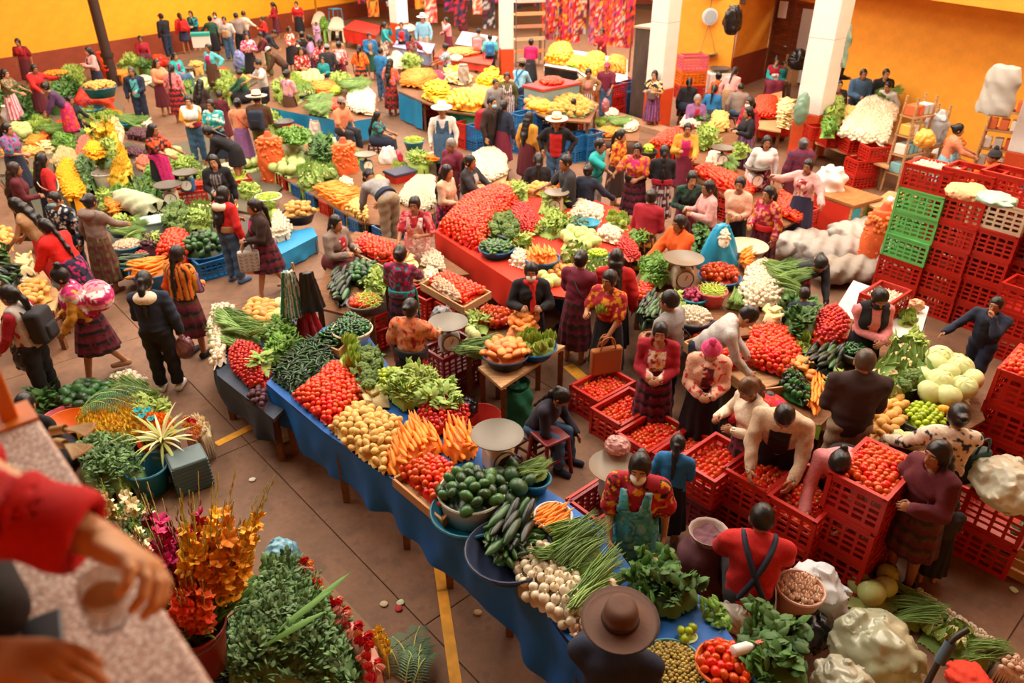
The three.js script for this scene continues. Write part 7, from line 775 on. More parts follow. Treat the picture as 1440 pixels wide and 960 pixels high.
// by the long yellow wall
p(23, 54, 10, 'flor:maroon,red,crimson', 'maroon', 'woman in dark red blouse standing against the yellow wall', { hair: 'braid', arms: 'dd', sl: 'S' });
p(5, 97, 90, 'flor:olive,dgreen,tan', 'vert:magenta,white,pink', 'woman in olive blouse and magenta striped skirt reaching over produce', { sl: 'S', arms: 'rr', hair: 'braid' });
p(47, 91, 60, 'red', 'maroon', 'woman in red padded jacket with white hood', { coat: 1, arms: 'xr', x: ['hood white'], bend: 15 });
p(58, 117, -60, 'purple', 'flor:magenta,orange,red', 'woman in purple sweater bending over a bunch of greens', { bend: 32, arms: 'rr', hair: 'bun' });
p(97, 135, 80, 'black', 'black', 'child in black crouching beside the red beans', { pose: 'kneel', h: 1.45, arms: 'rr', hair: 'short' });
p(122, 66, -40, 'rose', 'navy', 'long haired woman in pale pink cardigan folding a bag', { coat: 1, inner: 'navy', arms: 'hh', hair: 'long' });
p(196, 50, 30, 'crimson', 'maroon', 'woman in crimson sweater sitting against the wall', { pose: 'sit', arms: 'kk', seat: 0.35 });
p(225, 19, -120, 'black', 'navy', 'man in black cap and black jacket by the wall', { m: 1, coat: 1, h: 1.62, arms: 'df', x: ['cap black'] });
p(251, 18, -140, 'red', 'indigo', 'woman in red jacket with a red backpack', { coat: 1, x: ['backpack red'], arms: 'dd', hem: 0.5 });
p(267, 15, 0, 'flor:black,teal', 'navy', 'woman in black and teal shawl carrying a basket', { arms: 'ff', hem: 0.45 });
p(294, 22, 200, 'dgreen', 'black', 'woman in dark green sweater with her back turned', { hair: 'bun', arms: 'sd' });
p(301, 17, 10, 'rose', 'black', 'woman in face mask and pink blouse behind the green sweater', { x: ['mask sky'] });
p(314, 23, 0, 'silver', 'denim', 'man in grey shirt wearing a tan leather bag in front', { m: 1, h: 1.6, sl: 'S', x: ['frontbag tan', 'strap black'], arms: 'dd' });
p(331, 18, 200, 'taupe', 'black', 'man in dark cap and taupe jacket', { m: 1, h: 1.62, coat: 1, x: ['cap char'], arms: 'dd' });
p(342, 15, 150, 'cream', 'navy', 'man in cream shirt turned away beside the wall', { m: 1, h: 1.6, arms: 'rr' });
p(368, 23, -60, 'red', 'navy', 'short woman in bright red jacket facing the cream shirt man', { h: 1.35, arms: 'hh', hair: 'short' });
p(382, 3, -60, 'crimson', 'maroon', 'woman in crimson cardigan over magenta blouse by the wall', { coat: 1, inner: 'magenta', arms: 'ff' });
p(416, 2, 0, 'red', 'black', 'woman in red blouse with white collar and black skirt', { sl: 'S', trim: 'white', hair: 'bun', arms: 'dd' });
p(444, 31, 0, 'lilac', 'lilac', 'small child in lilac top beside the garlic', { h: 0.95, hair: 'short', arms: 'ff' });
// back crowd
p(346, 46, 20, 'flor:magenta,pink,white', 'black', 'woman in pink floral blouse holding flowers in the back crowd', { arms: 'hh' });
p(364, 45, -60, 'maroon', 'olive', 'man in maroon sweater in the back crowd', { m: 1, bend: 15, arms: 'rr' });
p(388, 43, 100, 'char', 'beige', 'person in charcoal jacket bending in the back crowd', { m: 1, bend: 55, arms: 'll' });
p(406, 37, 60, 'flor:orange,red,white', 'black', 'woman in orange plaid blouse in the back crowd', { hair: 'bun' });
p(424, 44, 180, 'black', 'black', 'person in black seen from behind in the back crowd', { hair: 'bun' });
p(419, 56, -20, 'dbrown', 'purple', 'woman in face mask and brown shawl in the back crowd', { x: ['mask white', 'shawl dbrown'] });
p(433, 49, -90, 'lilac', 'purple', 'woman in lilac top in the back crowd', { sl: 'S' });
p(450, 55, 180, 'flor:red,white,crimson', 'black', 'woman wrapped in a red and white shawl in the back crowd', { x: ['bundle flor:red,white,crimson'] });
p(422, 66, 30, 'flor:crimson,red,cream', 'maroon', 'woman in crimson embroidered blouse with folded hands', { arms: 'ff', hair: 'long' });
p(374, 67, -80, 'brown', 'dbrown', 'elder in grey cap and brown jacket bending forward', { m: 1, bend: 45, coat: 1, arms: 'll', x: ['cap silver'] });
p(459, 62, 180, 'char', 'navy', 'man in grey cap with dark vest seen from behind', { m: 1, x: ['cap grey'], arms: 'dd' });
p(476, 58, 170, 'flor:pink,red,white', 'wine', 'woman in pink huipil carrying a red striped bundle', { x: ['bundle flor:red,white,pink'], hair: 'bun' });
p(453, 80, 0, 'teal', 'navy', 'child in teal patterned top among the back crowd', { h: 1.2, hair: 'short', arms: 'fd' });
p(474, 50, 180, 'tan', 'brown', 'person with tied hair sitting behind the pink huipil', { pose: 'sit', hair: 'bun' });
p(361, 83, -60, 'silver', 'black', 'man in grey polo reaching out with celery', { m: 1, sl: 'S', arms: 'xr', h: 1.6 });
p(403, 98, 150, 'flor:rose,violet,pink', 'brown', 'woman in pale floral blouse before the bright blue table', { sl: 'S', hair: 'bun', arms: 'ff', x: ['apron tan'] });
p(245, 74, 60, 'turq', 'denim', 'woman in turquoise cardigan sitting with goods', { coat: 1, inner: 'magenta', pose: 'sit', arms: 'ff' });
p(291, 62, -20, 'aqua', 'brown', 'woman in aqua cardigan and magenta blouse with brown apron', { coat: 1, inner: 'magenta', open: 0.03, arms: 'wd', hair: 'bun', x: ['apron brown'] });
p(334, 98, -60, 'dgreen', 'black', 'person in dark green stooping over vegetables', { pose: 'kneel', arms: 'rr', hair: 'short' });
p(183, 94, 10, 'navy', 'navy', 'elder in navy jacket over pale green shirt', { m: 1, coat: 1, inner: 'aqua', open: 0.03, h: 1.52, arms: 'fd', hc: '#4a4442', x: ['strap black'] });
p(219, 83, 60, 'salmon', 'maroon', 'girl in salmon blouse beside the navy jacket elder', { hair: 'long', arms: 'rf' });
p(240, 90, 170, 'dots:pink,red', 'str:maroon,red,black', 'woman in pink dotted blouse with a long black braid', { hair: 'braid', arms: 'dd' });
p(263, 135, 20, 'amber', 'denim', 'young woman in amber top with white cardigan and jeans', { ...PANTS, x: ['shawl white', 'sash crimson'], arms: 'cf', sl: 'S' });
p(294, 140, -5, 'flor:turq,aqua,white', 'navy', 'woman in turquoise floral blouse beside the amber top', { sl: 'S', arms: 'ff' });
p(281, 111, 160, 'dbrown', 'dbrown', 'long haired woman in dark brown seen from behind', { hair: 'long', pose: 'sit', seat: 0.45 });
p(308, 128, 170, 'maroon', 'maroon', 'child in maroon sweater seen from behind', { h: 1.25, hair: 'short' });
p(333, 138, 175, 'salmon', 'violet', 'woman in peach sweater with a red shoulder bag', { hair: 'bun', arms: 'ff', x: ['strap red'] });
p(360, 131, 180, 'brown', 'olive', 'man in cream hat with a navy backpack and olive trousers', { m: 1, h: 1.62, coat: 1, x: ['hat cream', 'backpack navy black', 'shoes dbrown'], arms: 'ff' });
p(285, 180, -90, 'black', 'black', 'woman in black dress stooping forward over a bag', { bend: 58, hem: 0.5, arms: 'll' });
p(214, 174, 80, 'flor:black,red,orange', 'black', 'woman in black embroidered blouse and magenta waist cloth', { sl: 'S', hair: 'long', arms: 'rr', x: ['sash magenta', 'apron magenta'] });
p(297, 218, 10, 'black', 'black', 'long haired woman in black cardigan and grey striped blouse', { coat: 1, inner: 'vert:grey,char', open: 0.03, hair: 'long', tilt: 8 });
p(313, 262, 150, 'red', 'denim', 'long haired woman in red hooded jacket and jeans', { coat: 1, hair: 'long', ...PANTS, x: ['hood cream', 'shoes denim', 'sash tan'], arms: 'fd', h: 1.5 });
const bagW = p(354, 280, -60, 'dbrown', 'str:maroon,wine,black', 'woman in brown cardigan carrying a zigzag tote bag', { coat: 1, inner: 'magenta', pose: 'walk', hem: 0.42, arms: 'fk', h: 1.48 });
// left edge
p(57, 215, 140, 'red', 'navy', 'long haired woman in red sweater with a cream strap', { hair: 'long', x: ['strap cream'], arms: 'dd' });
p(8, 173, 90, 'flor:violet,magenta,teal,indigo', 'navy', 'woman in violet and teal embroidered huipil', { sl: 'S', hair: 'pony', stout: 0.02 });
p(18, 228, 120, 'maroon', 'dbrown', 'brown haired woman in maroon jacket', { hair: 'long', hc: '#33201a' });
p(72, 270, -20, 'flor:black,white,denim', 'navy', 'man in face mask and black and white printed jacket', { m: 1, coat: 1, x: ['mask sky'], arms: 'dd' });
p(124, 272, 160, 'taupe', 'plaid:brown,maroon,olive', 'woman in taupe sweatshirt and long plaid skirt', { hair: 'bun', arms: 'dr', hem: 0.2, x: ['hood taupe'] });
p(15, 279, -90, 'tan', 'red', 'woman in tan sleeveless top leaning over potatoes', { sl: 'N', bend: 25, arms: 'rr', hair: 'long', stout: 0.02 });
p(57, 308, -110, '#d8180e', 'flor:indigo,magenta,black', 'woman in bright scarlet sweater leaning over the table', { bend: 26, arms: 'rr', hair: 'braid', stout: 0.03 });
p(76, 378, -60, 'mustard', 'str:maroon,black,wine', 'woman in mustard blouse with a pink striped bundle', { pose: 'walk', bend: 14, hair: 'topknot', x: ['bundle str:magenta,pink,white,magenta', 'shawl str:magenta,pink,white,magenta', 'mask sky', 'shoes tan'], arms: 'kf', hem: 0.4 });
p(6, 402, -90, 'crimson', 'black', 'person in crimson top with grey vest and black backpack', { lt: 'pants', x: ['vest silver', 'backpack char'], hair: 'pony', arms: 'kd' });
const navyG = p(200, 381, 186, 'navy', 'black', 'young woman in navy jacket and black trousers with white shoes', { coat: 1, ...PANTS, x: ['hood cream', 'shoes white'], arms: 'fd', h: 1.52, hair: 'pony' });
p(248, 345, 160, 'vert:orange,amber,violet,black', 'str:maroon,black,brown,wine', 'woman in orange striped shawl and dark banded skirt', { hair: 'braid', arms: 'df', hem: 0.36, x: ['shoes black', 'shawl vert:orange,amber,black'], h: 1.5 });
p(32, 553, 180, 'black', 'black', 'dark haired person crouching behind the balcony edge', { pose: 'kneel', hair: 'short' });
// middle back
p(480, 137, 60, 'salmon', 'char', 'man in orange polo and cap sitting with hands together', { m: 1, sl: 'S', pose: 'sit', seat: 0.42, arms: 'kk', x: ['cap taupe'], h: 1.6 });
p(531, 156, 90, 'flor:teal,dgreen,maroon', 'navy', 'girl in teal embroidered blouse sitting and reaching', { pose: 'sit', seat: 0.3, arms: 'rr', hair: 'long', sl: 'S', h: 1.4 });
p(505, 63, 170, 'flor:orange,red,amber', 'str:black,char,orange', 'woman in orange embroidered huipil with hair tied back', { sl: 'S', arms: 'dd' });
p(535, 67, 150, 'blue', 'denim', 'man in blue shirt and jeans seen from behind', { m: 1, sl: 'S', arms: 'fd', hair: 'short' });
p(549, 82, 150, 'flor:orange,pink,violet', 'plaid:brown,red,black', 'woman in floral blouse and brown plaid skirt', { sl: 'S', hem: 0.2, hair: 'long' });
p(519, 46, 20, 'blue', 'dgreen', 'woman in blue cardigan looking down', { coat: 1, inner: 'tan', bend: 12 });
p(556, 11, 0, 'black', 'black', 'man in grey felt hat and black shirt', { m: 1, x: ['hat grey'], arms: 'dd' });
p(564, 31, 0, 'denim', 'black', 'woman in denim jacket over a red top', { coat: 1, inner: 'red', open: 0.04, arms: 'df' });
p(541, 31, 90, 'teal', 'flor:cream,wine', 'woman in teal sleeve shading her face', { arms: 'us' });
p(594, 21, 0, 'sky', 'beige', 'man in pale blue jacket and white hat', { m: 1, coat: 1, x: ['hat white'], arms: 'dd', h: 1.65 });
p(579, 48, 30, 'flor:maroon,wine,crimson', 'maroon', 'vendor in wine blouse and grey apron reaching out', { sl: 'S', arms: 'sr', x: ['apron taupe bib'] });
p(627, 24, -60, 'pink', 'wine', 'woman in pink cardigan touching her face', { coat: 1, inner: 'flor:wine,magenta', arms: 'uf' });
p(625, 61, -80, 'flor:sky,denim,pink', 'denim', 'vendor in pale blue print apron reaching over carrots', { sl: 'S', hair: 'bun', arms: 'rr' });
p(673, 40, 170, 'grey', 'char', 'man in grey jacket with a pink bag', { m: 1, x: ['cap char', 'backpack pink'], arms: 'fd' });
p(689, 48, 180, 'aqua', 'navy', 'boy in aqua shirt with a blue backpack', { m: 1, h: 1.45, sl: 'S', x: ['backpack blue'], arms: 'dd' });
p(650, 1, 0, 'maroon', 'maroon', 'woman in maroon shirt behind the pink sheet', { sl: 'S', arms: 'uf' });
p(747, 54, 170, 'magenta', 'char', 'woman in magenta vest seen from behind', { hair: 'bun', arms: 'ff' });
p(735, 86, 150, 'sky', 'navy', 'man in taupe hat with blue braces on a pale shirt', { m: 1, bend: 18, x: ['hat taupe', 'suspenders blue'], arms: 'rr' });
p(713, 102, 0, 'olive', 'plaid:wine,white', 'woman in olive cardigan with a red checked apron', { coat: 1, x: ['apron plaid:white,wine bib'], arms: 'df' });
p(697, 111, 30, 'grey', 'char', 'boy in grey hooded top beside the checked apron', { m: 1, h: 1.45, x: ['hood grey'], arms: 'dd' });
p(621, 147, 0, 'white', 'black', 'vendor in white hat and denim apron', { m: 1, h: 1.6, x: ['hat white cream', 'apron denim bib'], arms: 'dd' });
p(692, 136, 60, 'dbrown', 'black', 'man in mask and dark brown jacket walking past', { m: 1, h: 1.6, coat: 1, x: ['mask sky', 'backpack crimson'], arms: 'dd' });
p(709, 141, 150, 'navy', 'wine', 'woman in navy cardigan beside the masked man', { coat: 1, hair: 'pony', arms: 'dd' });
const must = p(745, 157, 140, 'mustard', 'maroon', 'long haired woman in mustard sweater holding a black bag', { hair: 'long', arms: 'db', stout: 0.01 });
p(783, 163, -10, 'black', 'denim', 'man in patterned hat with black jacket over red shirt', { m: 1, h: 1.6, coat: 1, inner: 'red', open: 0.05, x: ['hat cream orange'], arms: 'ww' });
p(807, 138, 160, 'salmon', 'brown', 'child with tied hair behind the red shirt man', { h: 1.2, hair: 'bun' });
p(828, 97, 0, 'tan', 'vert:wine,white,black', 'woman in tan cardigan and striped skirt leaning on crates', { coat: 1, inner: 'pink', bend: 20, arms: 'ww', hair: 'pony' });
p(854, 88, -20, 'wine', 'denim', 'man in pink cap and wine shirt holding a plastic bag', { m: 1, sl: 'S', x: ['cap #d8405a'], arms: 'kd' });
p(847, 40, -30, 'crimson', 'wine', 'vendor in coral cardigan holding a yellow ball', { arms: 'rh', hair: 'bun' });
p(921, 99, -30, 'flor:black,yellow,cream', 'vert:violet,wine,purple', 'woman in violet skirt holding a baby', { sl: 'S', arms: 'hh', x: ['frontbag taupe'] });
p(633, 195, -40, 'wine', 'maroon', 'grey haired elder in wine coloured sweater', { hair: 'short', hc: '#7a746e', stout: 0.02 });
p(629, 232, 60, 'beige', 'flor:black,wine,magenta', 'woman in beige knit top with flowered hair tie', { arms: 'df', hair: 'long' });
p(662, 218, 60, 'char', 'grey', 'young woman in charcoal jacket reaching for tomatoes', { coat: 1, inner: 'silver', arms: 'rr' });
p(757, 215, 180, 'black', 'black', 'woman in black with short dark hair sitting with her back turned', { hair: 'pony', pose: 'sit', seat: 0.5, h: 1.55 });
p(795, 218, -80, 'char', 'black', 'man in charcoal shirt holding a bag of oranges', { m: 1, h: 1.62, sl: 'S', arms: 'hr', turn: 10 });
p(828, 231, 150, 'navy', 'plaid:char,black,wine', 'girl in navy jacket holding a hand', { h: 1.4, hair: 'bun', coat: 1, arms: 'ds' });
p(845, 195, 60, 'turq', 'grey', 'man in turquoise polo eating beside the girl', { m: 1, h: 1.58, sl: 'S', arms: 'fu', x: ['strap black'] });
p(875, 182, 60, 'flor:amber,crimson,orange', 'dbrown', 'woman in amber embroidered blouse beside the turquoise polo', { sl: 'S', hair: 'pony' });
p(897, 202, -20, 'flor:magenta,orange,amber', 'str:black,maroon,wine', 'woman in magenta and orange floral blouse', { sl: 'S', arms: 'fs', stout: 0.02, hair: 'bun', x: ['sash black'] });
p(935, 204, 175, 'black', 'plaid:black,silver,wine', 'woman in black top and black checked skirt with a braid', { hair: 'braid', arms: 'ff', x: ['sash crimson'] });
p(968, 173, -10, 'mustard', 'wine', 'woman in amber cardigan over magenta blouse', { coat: 1, inner: 'magenta', open: 0.03, arms: 'rh' });
p(982, 133, 0, 'violet', 'wine', 'grey haired woman in lilac cardigan sitting', { coat: 1, inner: 'crimson', hc: '#8a8580', hair: 'bun', pose: 'sit', seat: 0.5, arms: 'kk' });
p(979, 48, 0, 'crimson', 'crimson', 'vendor in red and white behind the pipe frame', { x: ['apron white bib'], arms: 'dd', hair: 'bun' });
p(970, 110, 170, 'black', 'navy', 'woman in black jacket sitting behind the lilac cardigan', { coat: 1, pose: 'sit', hair: 'pony' });
p(1011, 101, -170, 'flor:orange,salmon,brown', 'brown', 'woman in orange blouse in the seated group', { pose: 'sit', hair: 'bun' });
p(1036, 94, 140, 'rose', 'tan', 'woman in pale pink sweater leaning over the seated group', { bend: 25, hair: 'pony' });
p(1006, 119, 150, 'blue', 'navy', 'woman in blue top in the seated group', { pose: 'sit', hair: 'pony' });
p(1043, 117, 160, 'taupe', 'denim', 'man in taupe jacket in the seated group', { m: 1, pose: 'sit', bend: 20, coat: 1 });
p(1055, 137, -60, 'crimson', 'maroon', 'woman in white mask and crimson top', { x: ['mask white'] });
p(1093, 81, 0, 'turq', 'wine', 'woman in turquoise carrying a striped baby bundle', { pose: 'sit', hair: 'topknot', arms: 'ff', x: ['frontbag str:lilac,violet,cream', 'shawl crimson'] });
p(1104, 86, 30, 'teal', 'brown', 'boy behind the turquoise mother', { m: 1, h: 1.3, pose: 'sit' });
p(1053, 150, -80, 'black', 'vert:violet,purple', 'woman in black top with a braid beside the husk packs', { hair: 'braid', arms: 'hh' });
p(1080, 191, -10, 'white', 'flor:wine,black,pink', 'woman in white lace blouse behind the scale', { arms: 'dd', hair: 'long', stout: 0.01 });
p(1131, 194, 180, 'str:wine,maroon,purple', 'maroon', 'elder wrapped in a wine striped shawl', { hc: '#4c4a4c', hair: 'bun', stout: 0.05, x: ['shawl str:wine,maroon,purple'] });
p(1138, 224, -40, 'rose', 'indigo', 'vendor in pale pink cardigan over red floral blouse', { coat: 1, inner: 'flor:crimson,pink,cream', open: 0.03, arms: 'sx', hair: 'bun', stout: 0.01 });
p(1082, 262, -60, 'flor:crimson,magenta,pink,amber', 'plaid:black,maroon,wine', 'woman in crimson floral blouse seen from the side', { sl: 'L', stout: 0.02, hair: 'pony', arms: 'df', x: ['sash red'] });
p(1042, 249, -30, 'peach', 'black', 'woman in peach sweater with hands together', { arms: 'fc', hair: 'bun' });
p(975, 242, 0, 'flor:dgreen,black,char', 'wine', 'woman in dark top holding a bunch of greens', { arms: 'hh', hair: 'bun', bend: 12 });
p(997, 254, -80, 'rose', 'crimson', 'woman in dusty pink jacket with a long braid', { coat: 1, hair: 'braid', arms: 'hh' });
p(918, 266, 150, 'crimson', 'plaid:black,amber,brown', 'woman in crimson cardigan seen from behind', { bend: 14, hair: 'bun', arms: 'ff', stout: 0.02 });
p(955, 303, -60, 'orange', 'maroon', 'vendor in bright orange sweater reaching across radishes', { stout: 0.03, arms: 'rr', hair: 'pony', bend: 8 });
p(472, 303, 60, 'taupe', 'maroon', 'vendor in grey brown cardigan holding zucchini', { coat: 1, inner: 'flor:crimson,red,white', arms: 'hh', hair: 'braid', pose: 'sit', seat: 0.55 });
p(582, 277, -10, 'flor:crimson,red,pink', 'maroon', 'vendor in red blouse with a pale pink bib apron', { sl: 'S', x: ['apron flor:rose,white,pink bib'], arms: 'hr', hair: 'bun' });
p(514, 240, -140, 'grey', 'khaki', 'man in grey shirt and khaki trousers bending over carrots', { m: 1, h: 1.6, bend: 72, arms: 'll', x: ['cap char', 'shoes char', 'sash navy'] });
p(562, 345, 170, 'flor:wine,purple,teal,magenta', 'str:black,maroon,purple', 'vendor in purple woven huipil with hair in a bun', { sl: 'S', hair: 'bun', arms: 'fr', x: ['sash str:wine,teal', 'apron flor:teal,green'], h: 1.46 });
p(577, 420, 160, 'flor:salmon,crimson,tan,orange', 'flor:black,red,crimson', 'vendor in orange floral huipil and black red skirt', { sl: 'S', hair: 'bun', arms: 'dr', x: ['sash char'], stout: 0.015, h: 1.46 });
p(747, 370, 0, 'black', 'black', 'woman in black jacket with red scarf and white mask', { coat: 1, x: ['scarf red', 'mask white'], arms: 'hh', hair: 'pony', h: 1.45 });
p(818, 352, 150, 'wine', 'str:wine,maroon,dbrown', 'woman in plum blouse with a white tote on her shoulder', { hair: 'bun', arms: 'ff', sl: 'S', x: ['strap dbrown'], h: 1.5 });
const tote = p(857, 381, -40, 'flor:crimson,amber,red', 'black', 'woman in red and yellow floral blouse holding lettuce', { sl: 'S', hair: 'pony', arms: 'kh', h: 1.5, x: ['shoes black'] });
p(868, 350, 170, 'red', 'black', 'long haired woman in bright red padded jacket', { coat: 1, hair: 'long', arms: 'fd', stout: 0.01, h: 1.5 });
p(942, 408, -130, 'grey', 'navy', 'man in grey shirt standing by the zucchini', { m: 1, h: 1.6, sl: 'S', arms: 'ff', x: ['strap char'] });
p(930, 455, -15, 'crimson', 'str:black,maroon,wine', 'woman in magenta red cardigan over pale floral blouse', { coat: 1, inner: 'flor:cream,pink,amber,crimson', open: 0.035, arms: 'ff', h: 1.4, x: ['sash wine'], hair: 'pony', stout: 0.01, vneck: 1 });
p(800, 553, 60, '#2a2430', 'denim', 'child in dark padded jacket sitting beside the crates', { ...PANTS, pose: 'sit', seat: 0.34, h: 1.32, coat: 1, arms: 'rk', hair: 'pony', bend: 28, nod: 35, x: ['shoes navy'] });
p(1002, 484, -15, 'dots:peach,red', 'black', 'woman in pink knitted hat and peach dotted cardigan', { coat: 1, inner: 'flor:maroon,crimson,cream', x: ['beanie #d8487a'], arms: 'ff', hair: 'braid', h: 1.4, nod: 24, stout: 0.015 });
p(1047, 536, -70, 'cream', 'str:maroon,black,wine', 'light haired girl in cream sweater with a red shawl', { hc: '#5c3a1c', x: ['bundle flor:red,orange,magenta'], arms: 'hh', hair: 'pony', h: 1.42, nod: 28 });
p(1083, 551, 180, 'black', 'black', 'small child in black behind the light haired girl', { h: 1.15, hair: 'short' });
p(1103, 583, -25, 'beige', 'black', 'man in beige jacket looking down at the crates', { m: 1, coat: 1, inner: 'black', open: 0.03, bend: 30, arms: 'll', nod: 40, h: 1.55 });
p(1179, 650, -35, 'pink', 'black', 'woman in pink sweater bending into a tomato crate', { bend: 62, arms: 'll', hair: 'bun', h: 1.5, nod: 30, stout: 0.02 });
p(1075, 708, 165, 'red', 'char', 'man in red shirt with dark braces sitting', { m: 1, pose: 'sit', seat: 0.38, h: 1.62, sl: 'S', arms: 'rr', x: ['suspenders navy'], bend: 16, stout: 0.02 });
p(1220, 491, 172, 'dbrown', 'khaki', 'man in dark brown jacket and khaki trousers', { m: 1, h: 1.62, coat: 1, hc: '#4a3a2c', arms: 'ff', stout: 0.02, len: 0.74 });
p(1243, 411, -5, 'pink', 'black', 'vendor in black mask and black vest over pink sleeves', { x: ['vest black', 'mask black'], arms: 'fc', hair: 'pony', h: 1.48, nod: 25, stout: 0.01 });
p(1353, 568, 165, 'dots:cream,char', 'black', 'woman in cream sweater with dark print reaching for limes', { arms: 'sr', hair: 'bun', h: 1.48, stout: 0.015 });
p(1323, 622, -70, 'maroon', 'str:brown,dbrown,maroon', 'woman in maroon jacket and brown skirt holding food', { coat: 1, hair: 'long', arms: 'hh', x: ['shoes black'], hem: 0.42, h: 1.5, stout: 0.01 });
p(1342, 700, 175, 'char', 'black', 'small child beside the maroon jacket woman', { h: 0.9, hair: 'short' });
p(1404, 418, -50, 'navy', 'navy', 'boy in navy jacket drinking from a cup', { m: 1, h: 1.28, coat: 1, inner: 'black', pose: 'walk', arms: 'us', x: ['shoes black'] });
p(1066, 436, 75, 'silver', 'navy', 'man in grey sweater leaning over the tomatoes', { m: 1, bend: 42, arms: 'll', h: 1.6, nod: 30 });
p(1160, 368, 5, 'char', 'str:crimson,black,navy', 'woman in charcoal top bending to the floor', { bend: 66, arms: 'll', hair: 'bun', h: 1.48 });
p(1133, 404, 175, 'navy', 'black', 'child in navy hooded top behind the onions', { h: 1.15, hair: 'short', x: ['hood navy'] });
p(955, 612, 160, 'blue', 'black', 'child in blue knitted sweater among the crates', { h: 1.15, hair: 'pony' });
p(901, 642, -15, 'flor:crimson,amber,red,black', 'flor:teal,navy,aqua', 'vendor in turquoise apron and white face mask', { sl: 'S', stout: 0.03, x: ['apron flor:#4fb0c6,sky,#2a86a4,aqua bib', 'mask white'], arms: 'dl', hair: 'bun', h: 1.5, nod: 2, cell: 0.013 });
p(873, 862, 165, 'navy', 'navy', 'man in brown felt hat seen from above', { m: 1, h: 1.6, coat: 1, x: ['hat #5a3a28 dbrown'], arms: 'uf', cell: 0.013 });
// right back
p(1188, 72, 60, 'black', 'black', 'man in black jacket beside the hanging bags', { m: 1, h: 1.62, coat: 1, y0: 0.25 });
p(1174, 97, 60, 'wine', 'navy', 'man in wine jacket behind the column', { m: 1, coat: 1 });
p(1182, 113, 0, 'char', 'black', 'boy in charcoal jacket with red print', { m: 1, h: 1.45, coat: 1, inner: 'crimson' });
p(1216, 97, 0, 'denim', 'navy', 'man in navy zip jacket behind the onion stand', { m: 1, h: 1.62, coat: 1, stout: 0.02 });
p(1248, 97, 0, 'black', 'black', 'man in black padded jacket behind the onion stand', { m: 1, h: 1.6, coat: 1 });
p(1249, 115, -60, 'silver', 'grey', 'man in pale shirt stooping behind the onion stand', { m: 1, h: 1.5, bend: 20 });
p(1351, 174, 70, 'salmon', 'sky', 'shopkeeper in rust sweater with a pale blue apron', { arms: 'rr', hair: 'bun', x: ['apron sky bib'] });
p(1400, 211, -110, 'orange', 'black', 'person in orange hooded jacket and dark knit hat', { m: 1, coat: 1, x: ['beanie char', 'hood char'], arms: 'rr' });
// bags in hands
function tote2(q, w, h, c, c2, label) { const t = thing('tote_bag', label, 'bag', [q.x, q.y - h - 0.14, q.z], 0.3); part('body', rbox(w, h, 0.1, 0.03, 0, h / 2, 0), mat(c, 0.7), t); if (c2) for (let i = 0; i < 5; i++) part('zigzag_band', merge([...Array(4).keys()].map((k) => box(w / 7.2, 0.018, 0.012, -w / 2 + (k + 0.5) * w / 4, 0.05 + i * h / 6, 0.052, 0, 0, k % 2 ? 0.5 : -0.5))), mat(c2, 0.7), t); for (const z of [0.04, -0.04]) part('handle', tube([V(-w * 0.25, h, z), V(-w * 0.12, h + 0.14, z), V(w * 0.12, h + 0.14, z), V(w * 0.25, h, z)], 0.011, 12, 5), mat(c2 ?? c, 0.7), t); }
tote2(bagW.hand(1), 0.3, 0.32, 0xb6aca2, 0x8a7f78, 'grey zigzag tote bag held by the brown cardigan woman'); plasticBag(bagW.hand(-1).add(V(0.02, -0.42, 0.05)), bagW.hand(-1).y - 0.44, 0.24, 0.36, 0xd89a74, 'clear pink plastic bag of fruit hanging from the hand', { clear: 1 });
plasticBag(navyG.hand(-1).add(V(0, 0, 0)), navyG.hand(-1).y - 0.36, 0.22, 0.3, 0x7a4a50, 'dark translucent shopping bag held by the navy jacket woman', {});
plasticBag(must.hand(-1), must.hand(-1).y - 0.4, 0.24, 0.36, 0x191518, 'black plastic bag held by the mustard sweater woman', {});
tote2(tote.hand(1), 0.38, 0.34, 0xa8622c, null, 'tan leather tote bag held by the floral blouse woman'); { const q = G(812, 415, 0.85); tote2(V(q.x, 1.3, q.z), 0.26, 0.3, 0xe0dad2, null, 'white tote bag on the plum blouse shoulder'); }
tote2(V(G(1365, 660, 0.8).x, 1.15, G(1365, 660, 0.8).z), 0.26, 0.34, 0x24403e, null, 'dark green tote bag beside the printed sweater'); plasticBag(G(1294, 655, 1.0), 0.98, 0.2, 0.16, 0xe09a58, 'clear bag of orange snacks in the maroon woman hands', { clear: 1 });
plasticBag(G(793, 262, 0.95), 0.95, 0.26, 0.2, 0xe28a2a, 'clear bag of oranges held by the man in charcoal shirt', { clear: 1 }); plasticBag(G(851, 152, 0.6), 0.5, 0.24, 0.36, 0xd88a8c, 'pink plastic bag held by the pink cap man', { clear: 1 }); plasticBag(G(46, 520, 0.2), 0.2, 0.34, 0.44, 0x141214, 'black plastic bag held by the backpack person', {});
{ const q = G(845, 436, 1), m = new THREE.Mesh(K.lettuce.geos[0], K.lettuce.mats[0]); m.name = numbered('lettuce'); m.position.copy(G(846, 437, 1.05)); m.scale.setScalar(0.7); scene.add(m); tag(m, 'small lettuce in the hand of the floral blouse woman', 'lettuce'); part('heart', K.lettuce.geos[1].clone().scale(0.6, 0.6, 0.6), K.lettuce.mats[1], m); }
